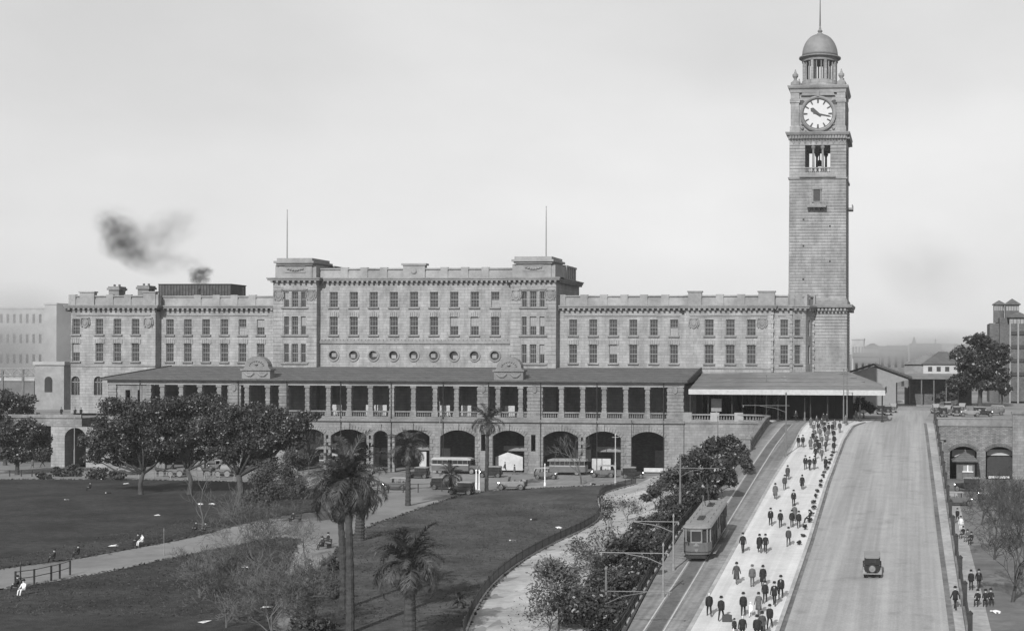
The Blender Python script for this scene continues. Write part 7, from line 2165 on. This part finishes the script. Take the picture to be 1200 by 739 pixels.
walkers = [
 ('woman', 908.5, 586, AWAY, 'mid', 'person in a grey coat and pale shoes walking alone near the tram kerb, halfway up'),
 ('man', 919.5, 575, AWAY, 'tweed', 'person in a dark coat walking ahead of the grey-coated walker by the tram kerb'),
 ('woman', 923, 563, AWAY, 'tweed', 'person in long coat, topmost of the three single walkers near the tram kerb'),
 ('woman', 940, 574.5, AWAY, 'dark', 'person in dark coat alone mid-footpath, level with the uppermost single walkers'),
 ('man', 930, 594, TOWARD, 'dark', 'person in dark suit with white shirt front coming down the middle'),
 ('man2', 903, 617, TOWARD, 'dark', 'person in dark suit, left of a pair abreast level with the tram roof'),
 ('man', 914.5, 619, TOWARD, 'dark', 'person in dark suit and pale collar, right of the pair level with the tram roof'),
 ('stand', 928, 619, AWAY, 'dark', 'person in dark coat, left of the tight trio near the hedge edge'),
 ('man', 936, 620, AWAY, 'dark', 'person in dark suit, right of the tight trio near the hedge edge'),
 ('woman', 931, 612, AWAY, 'mid', 'person in pale grey coat behind the tight trio'),
 ('man', 924, 641, TOWARD, 'tweed', 'person in brownish suit with open waistcoat, alone below the tight trio'),
 ('man', 870.5, 649, AWAY, 'dark', 'person in black suit and hat alone beside the tram front'),
 ('woman', 890, 649, AWAY, 'dark', 'person in short dark coat with pale legs, left of the couple by the tram'),
 ('man2', 897, 649, TOWARD, 'dark', 'person in open dark jacket, right of the couple by the tram'),
 ('woman', 863, 686, AWAY, 'tweed', 'person in long brown coat by the tram kerb, left of three in a row'),
 ('stand', 881.5, 689, AWAY, 'mid', 'person in grey overcoat, middle of three in a row'),
 ('woman', 894, 689, TOWARD, 'dark', 'person in long dark coat holding a pale bundle, right of three in a row'),
 ('man', 915, 703, TOWARD, 'dark', 'person in dark suit and hat nearest the road kerb in the lower cluster'),
 ('man2', 907.5, 711, TOWARD, 'dark', 'person in dark suit just behind the kerb-side walker in the lower cluster'),
 ('man', 896.5, 708, AWAY, 'dark', 'person seen from behind in dark suit above the white-dressed child'),
 ('man2', 831, 724, AWAY, 'dark', 'person in dark jacket with pale parcel at the lower left of the footpath'),
 ('man', 845, 729, AWAY, 'dark', 'person with pale hat and dark jacket, arms held out, by a suitcase'),
 ('man', 871, 724, TOWARD, 'dark', 'person in dark suit with white collar beside the white-dressed child'),
 ('child', 879.5, 724, TOWARD, 'light', 'child in white dress in the lower cluster'),
 ('woman', 889, 722, TOWARD, 'mid', 'person in grey coat and hat behind the white-dressed child'),
 ('man', 902, 738, TOWARD, 'dark', 'tall person in dark suit near the bottom edge, right of the cluster'),
 ('child', 860.5, 744, AWAY, 'dark', 'child in dark coat with pale socks at the bottom edge'),
 ('man2', 870, 752, TOWARD, 'dark', 'person cut off by the bottom edge right of the dark-coated child'),
 ('man', 887, 753, TOWARD, 'dark', 'person cut off by the bottom edge below the grey coat'),
 ('woman', 893, 748, TOWARD, 'tweed', 'person with pale collar at the bottom edge beside the tall dark suit'),
 ('man', 935.7, 525, TOWARD, 'dark', 'person in dark suit, left of the pair by the tall kerb pole'),
 ('man2', 940.8, 525, TOWARD, 'dark', 'person in dark suit, right of the pair by the tall kerb pole'),
 ('man', 943.8, 551, TOWARD, 'dark', 'person in dark suit, left of a trio below the dense crowd'),
 ('man2', 948.8, 552, TOWARD, 'dark', 'person in white shirt front, middle of a trio below the dense crowd'),
 ('man', 954.4, 551, TOWARD, 'dark', 'person in dark suit, right of a trio below the dense crowd'),
 ('woman', 967.6, 552, AWAY, 'dark', 'person in dark coat and white shoes by the kerb plants below the crowd'),
 ('woman', 949.8, 527.5, AWAY, 'mid', 'person in grey coat at the left edge of the crowd'),
 ('woman', 950.2, 502, AWAY, 'mid', 'person in grey coat farthest up at the left of the crowd'),
 ('man', 984, 508, AWAY, 'tweed', 'person in brown suit standing right of the crowd near the road bend'),
 ('woman', 991, 499, AWAY, 'mid', 'person in grey at the road bend before the twin poles'),
 ('woman', 978, 504.5, AWAY, 'mid', 'person in pale coat between the crowd and the road bend'),
 ('stand', 932.5, 494, TOWARD, 'dark', 'person waiting before the shade-toned shopfront left of the post'),
 ('stand', 1003, 493, TOWARD, 'mid', 'person standing under the awning right of the twin poles'),
]
for i, (k, u, v, f_, tn, lb) in enumerate(walkers):
    p = ramp(u, v); p.z += 0.13
    person(k, p, f_ + R.gauss(0, .12), lb, gw, tn, 0.62 if k == 'child' else R.uniform(.96, 1.04), R.random() > .08)
crowd = [(966, 506), (959, 508), (954.6, 516), (966.5, 512), (970, 517), (956, 523), (963, 524), (967.6, 530), (960, 532), (955.7, 539), (963, 541), (971, 509), (957, 500), (969, 497), (965, 496), (952.5, 520), (961, 515), (958, 528), (969, 523), (955, 532), (963, 503), (953.5, 509)]
for i, (u, v) in enumerate(crowd):
    p = ramp(u, v); p.z += 0.13
    person(R.choice(('man', 'man2', 'woman', 'stand')), p, R.choice((AWAY, AWAY, TOWARD)) + R.gauss(0, .3), 'person in the dense crowd at the head of the ramp footpath', 'dense crowd at the head of the footpath', R.choice(('dark', 'mid', 'mid', 'tweed', 'dark', 'tweed')), R.uniform(.95, 1.04))
for u, v, lb in ((975.5, 509, 'uppermost of four dark walkers in file along the road kerb'), (977, 517, 'second of four dark walkers in file along the road kerb'), (977.5, 524, 'third of four dark walkers in file along the road kerb'), (977, 532, 'lowest of four dark walkers in file along the road kerb')):
    p = ramp(u, v); p.z += .13; person('man', p, AWAY, lb, gw, 'dark')
p = ramp(949, 614); p.z += .13; person('sit', p, rad(80), 'person crouching by the kerb plants with papers spread out', None, 'dark')
# right street
for k, u, v, f_, tn, lb in [('man', 1122, 612, 2.8, 'dark', 'person in dark clothes by the brick buttress on the lower street'), ('sit', 1129, 630, 2.5, 'dark', 'seated person, left of the upper group on the lower street'), ('sit', 1134, 634, 2.6, 'mid', 'seated person in grey, middle of the upper group on the lower street'), ('sit', 1138.5, 637, 2.7, 'dark', 'seated person, right of the upper group on the lower street'), ('stand', 1126, 622, 3.0, 'light', 'person in white shirt standing above the upper seated group'),
        ('stand', 1138, 691, 2.9, 'dark', 'person in dark suit, left of the lower group beside the ramp wall'), ('man', 1147, 690, 3.2, 'dark', 'person in dark suit with pale collar in the lower group'), ('sit', 1146, 709, 2.8, 'dark', 'seated person, left of three on the low wall at the lower right'), ('sit', 1155, 709, 3.0, 'dark', 'seated person, middle of three on the low wall at the lower right'), ('sit', 1161, 708, 3.2, 'dark', 'seated person, right of three on the low wall at the lower right'), ('lie', 1173, 718, 1.2, 'light', 'person in white lying on the ground under the right bare tree')]:
    person(k, hit(u, v), f_, lb, 'people idling on the lower street', tn)
p = ramp(1119.5, 716); p.z += .13; person('man', p, 0.4, 'person in dark clothes leaning at the railing on the right pavement', None, 'dark')
# park
for k, u, v, f_, tn, lb in [('sit', 64, 659, 1.9, 'dark', 'person in dark suit seated on lawn edge, left of two near the rail fence'), ('sit', 92, 654, 1.7, 'dark', 'person seated on the lawn edge, right of the two near the rail fence'), ('sit', 162, 639, 2.4, 'dark', 'person with white sleeve sitting by the path at mid left lawn'), ('sit', 167, 639, 2.6, 'light', 'person in white shirt sitting close beside the dark one at mid left lawn'),
        ('sit', 230, 624, 2.9, 'dark', 'person seated left of the slender young tree'), ('sit', 241, 625, 2.9, 'dark', 'person seated right of the slender young tree'), ('sit', 28, 697, 3.0, 'light', 'person in white shirt seated by the path fence in the lower left corner'), ('sit', 21, 692, 2.2, 'dark', 'person in dark clothes beside the white shirt in the lower left corner'),
        ('lie', 82, 586, 1.4, 'mid', 'person lying on the lawn left of the fig shade'), ('sit', 106, 575, 2.6, 'dark', 'person sitting at the left end of the fig shade'), ('lie', 130, 578, 1.5, 'dark', 'person lying at the edge of the fig shade'), ('lie', 238, 591, 1.5, 'light', 'person in white lying on the lawn, left of a pair before the third fig'), ('lie', 252, 591, 1.6, 'light', 'person in white lying on the lawn, right of a pair before the third fig'),
        ('lie', 630, 609, 1.9, 'dark', 'person in dark clothes lying on the right lawn, farthest from the fence'), ('lie', 658, 619, 1.1, 'light', 'person in white shirt and dark trousers lying near the fence bend'), ('lie', 606, 634, 1.5, 'mid', 'person in grey lying on the right lawn, nearest the camera'), ('lie', 698, 567.5, 1.4, 'dark', 'person lying at the top corner of the right lawn'),
        ('sit', 378, 643, 2.6, 'dark', 'person on the park seat left of the tall palms, left one'), ('sit', 385, 638, 2.4, 'dark', 'person on the park seat left of the tall palms, right one'), ('sit', 344, 612, 2.8, 'dark', 'person on the park seat under the twiggy grey tree'), ('sit', 363, 672, 2.7, 'light', 'person in white sitting at the bend of the earth path')]:
    person(k, hit(u, v), f_, lb, 'people resting in the park', tn)
for u, v, k, f_, lb in [(592, 553, 'man', 1.4, 'person in dark suit, left of two before the white hoarding'), (611, 552, 'man2', 1.7, 'person in dark suit, right of two before the white hoarding'), (603, 556, 'woman', 1.5, 'person in grey coat crossing before the pedimented arch'), (22, 546, 'stand', 2.4, 'person in dark clothes under the drooping street tree'), (38, 548, 'woman', 2.8, 'person in pale dress under the drooping street tree'), (50, 547, 'man', 2.2, 'person walking right of the drooping street tree')]:
    person(k, hit(u, v), f_, lb, 'people on the street before the arcade', 'mid' if k == 'woman' else 'dark')
for i, (u, v) in enumerate([(72, 484), (88, 480), (95, 483)]):
    p = onY(u, v, 240); p.z = 9.4 if u > 97 else zbt + .0
    person('stand', p, PI, ['person on the bridge at the left end, nearest the annex', 'person on the bridge under the dark sign', 'person on the bridge beside the lamp'][i], 'people on the left bridge', 'dark')

# ---- small things
sc_ = MB(); p = ramp(852, 730)
S_ = empty('suitcase', (p.x, p.y, p.z + .13), 'dark suitcase standing on the footpath beside the person with the pale hat', 'suitcase')
mb = MB(); mb.box(-.35, .35, -.12, .12, 0.02, .5); part('case', mb, SUITS['tweed'], S_, local=True); mb = MB(); mb.tube([(-.1, 0, .5), (-.08, 0, .57), (.08, 0, .57), (.1, 0, .5)], .02, 5); part('handle', mb, BLACK, S_, local=True)
for i, y in enumerate(np.linspace(ramp(950, 640).y, ramp(981, 532).y, 18)):
    p = Vector((E2(y) - .75 + R.uniform(-.15, .15), y, ramp_z(y) + .13)); s = px(p); k = 1 / (p - EYE).dot(FWD)
    uu, vv = U0 + F_PX * (p - EYE).dot(RGT) * k, V0 - F_PX * (p - EYE).dot(UPV) * k
    hh = R.uniform(.3, .6)
    leafy('kerb_plant', p, [(uu, vv - hh * .6 / s, .3 / s, hh * .5 / s)], 200, .08, LEAF, 'small dark kerb plant, %s up the row from the crouching person' % ORD[i], 'plant', 'row of plants along the road kerb', 400 + i, .03, .3, limbs=False)
def bench(u, v, rz, label):
    T = empty('park_bench', hit(u, v), label, 'bench', None, rz)
    for k in range(3): mb = MB(); mb.box(-.9, .9, -.1 + k * .15, .02 + k * .15, .42, .46); part('seat_slat', mb, DARK, T, local=True)
    for k in range(2): mb = MB(); mb.box(-.9, .9, -.22, -.18, .6 + k * .2, .74 + k * .2); part('back_slat', mb, DARK, T, local=True)
    for x in (-.75, .75): mb = MB(); mb.box(x - .04, x + .04, -.2, .3, .02, .42); mb.box(x - .04, x + .04, -.22, -.14, .42, .95); part('leg', mb, DARK, T, local=True)
    return T
bench(382, 641, 2.5, 'park bench beside the earth path left of the tall palms'); bench(346, 611, 2.8, 'park bench under the twiggy grey tree')
paper = MB(); paper.add([(-.45, -.3, .03), (.4, -.32, .06), (.45, .3, .03), (-.4, .3, .1)], [(0, 1, 2, 3)]); paper.add([(-.2, -.1, .1), (.3, -.1, .14), (.28, .2, .2)], [(0, 1, 2)]); pmesh = paper.mesh('newspaper', WHITE)
for i, (u, v, lb) in enumerate([(133, 640, 'white newspaper on the left lawn beside the seated pair'), (99, 558, 'crumpled white paper before the street bushes'), (287, 665, 'white paper among twigs at the path bend'), (313, 712, 'white paper on the ground under the lower bare trees'), (240, 729, 'white paper at the bottom edge under the left bare tree'), (184, 604, 'small white scrap alone on the left lawn'), (148, 567, 'white cloth spread at the foot of the first fig tree')]):
    o = link('newspaper', pmesh, None, hit(u, v)); o.rotation_euler = (0, 0, i * 1.1); o['label'] = lb; o['category'] = 'paper'; o['group'] = 'papers lying in the park'; o.location.z += 0.03

# horse and carts
def horse():
    V = [(-.75, 0, 1.25), (-.3, 0, 1.2), (.35, 0, 1.22), (.65, 0, 1.32), (.95, 0, 1.68), (1.1, 0, 1.9), (1.42, 0, 1.7), (-.95, 0, 1.3), (-1.05, 0, .8)]
    E = [(0, 1), (1, 2), (2, 3), (3, 4), (4, 5), (5, 6), (0, 7), (7, 8)]; Rr = [(.28, .26), (.3, .3), (.29, .29), .24, .15, .14, .08, .08, .05]
    for s in (-1, 1):
        for st_, pts, rs in ((2, [(.45, s * .17, .95), (.48, s * .17, .55), (.44, s * .17, .12), (.5, s * .17, .05)], [.13, .075, .05, .07]), (0, [(-.7, s * .18, .95), (-.82, s * .18, .58), (-.74, s * .18, .12), (-.68, s * .18, .05)], [.17, .08, .05, .07])):
            k = st_
            for p, r in zip(pts, rs): V.append(p); Rr.append(r); E.append((k, len(V) - 1)); k = len(V) - 1
    for s in (-1, 1): V.append((1.08, s * .07, 2.05)); Rr.append(.03); E.append((5, len(V) - 1))
    me = skin_mesh('horse', V, E, Rr); me.materials.clear(); me.materials.append(mat('horse_coat', .03, .3, 3, rough=.5))
    for p in me.polygons: p.use_smooth = True
    return me
hm = horse()
def cart(u, v, rz, lb, lbh, load):
    p = hit(u, v); T = empty('horse_cart', p, lb, 'cart', 'horse carts by the lawn fence', rz)
    mb = MB(); mb.box(-1.6, 1.0, -.75, .75, .85, .95)
    for s in (-1, 1): mb.box(-1.6, 1.0, s * .75 - .04, s * .75 + .04, .95, 1.35)
    mb.box(-1.62, -1.56, -.75, .75, .95, 1.35); part('tray', mb, FARD, T, local=True)
    for s in (-1, 1): mb = MB(); mb.tube([(1.0, s * .4, .9), (3.6, s * .38, 1.1)], .045, 5); part('shaft', mb, DARK, T, local=True)
    for x, r in ((-1.0, .62), (.6, .55)):
        for s in (-1, 1): wheel_tree(T, x, s * .9, r, r, .1, True)
    mb = MB(); mb.box(.4, .9, -.6, .6, 1.5, 1.58); mb.box(.42, .5, -.6, .6, .95, 1.5); part('driver_seat', mb, DARK, T, local=True)
    if load: mb = MB(); mb.loft([[(x * k, y * k, z) for x, y in ((-1.5, -.7), (.3, -.7), (.3, .7), (-1.5, .7))] for z, k in ((.96, 1), (1.6, .96), (2.0, .7))]); part('load', mb, HOOD, T, local=True)
    o = link('horse', hm, None, p + Vector((math.cos(rz) * 2.9, math.sin(rz) * 2.9, 0))); o.rotation_euler = (0, 0, rz); o['label'] = lbh; o['category'] = 'horse'; o['group'] = 'cart horses'
    d = person('sit', p + Vector((math.cos(rz) * .6, math.sin(rz) * .6, 1.1)), rz - PI / 2, 'person in dark clothes driving the ' + ('loaded cart' if load else 'open dray'), None, 'dark')
cart(207, 558.5, PI, 'horse-drawn open dray between the first two fig trunks', 'dark horse harnessed to the open dray between the fig trunks', False)
cart(262, 558.5, PI + .05, 'horse-drawn loaded cart behind the third fig trunk', 'dark horse harnessed to the loaded cart behind the third fig trunk', True)
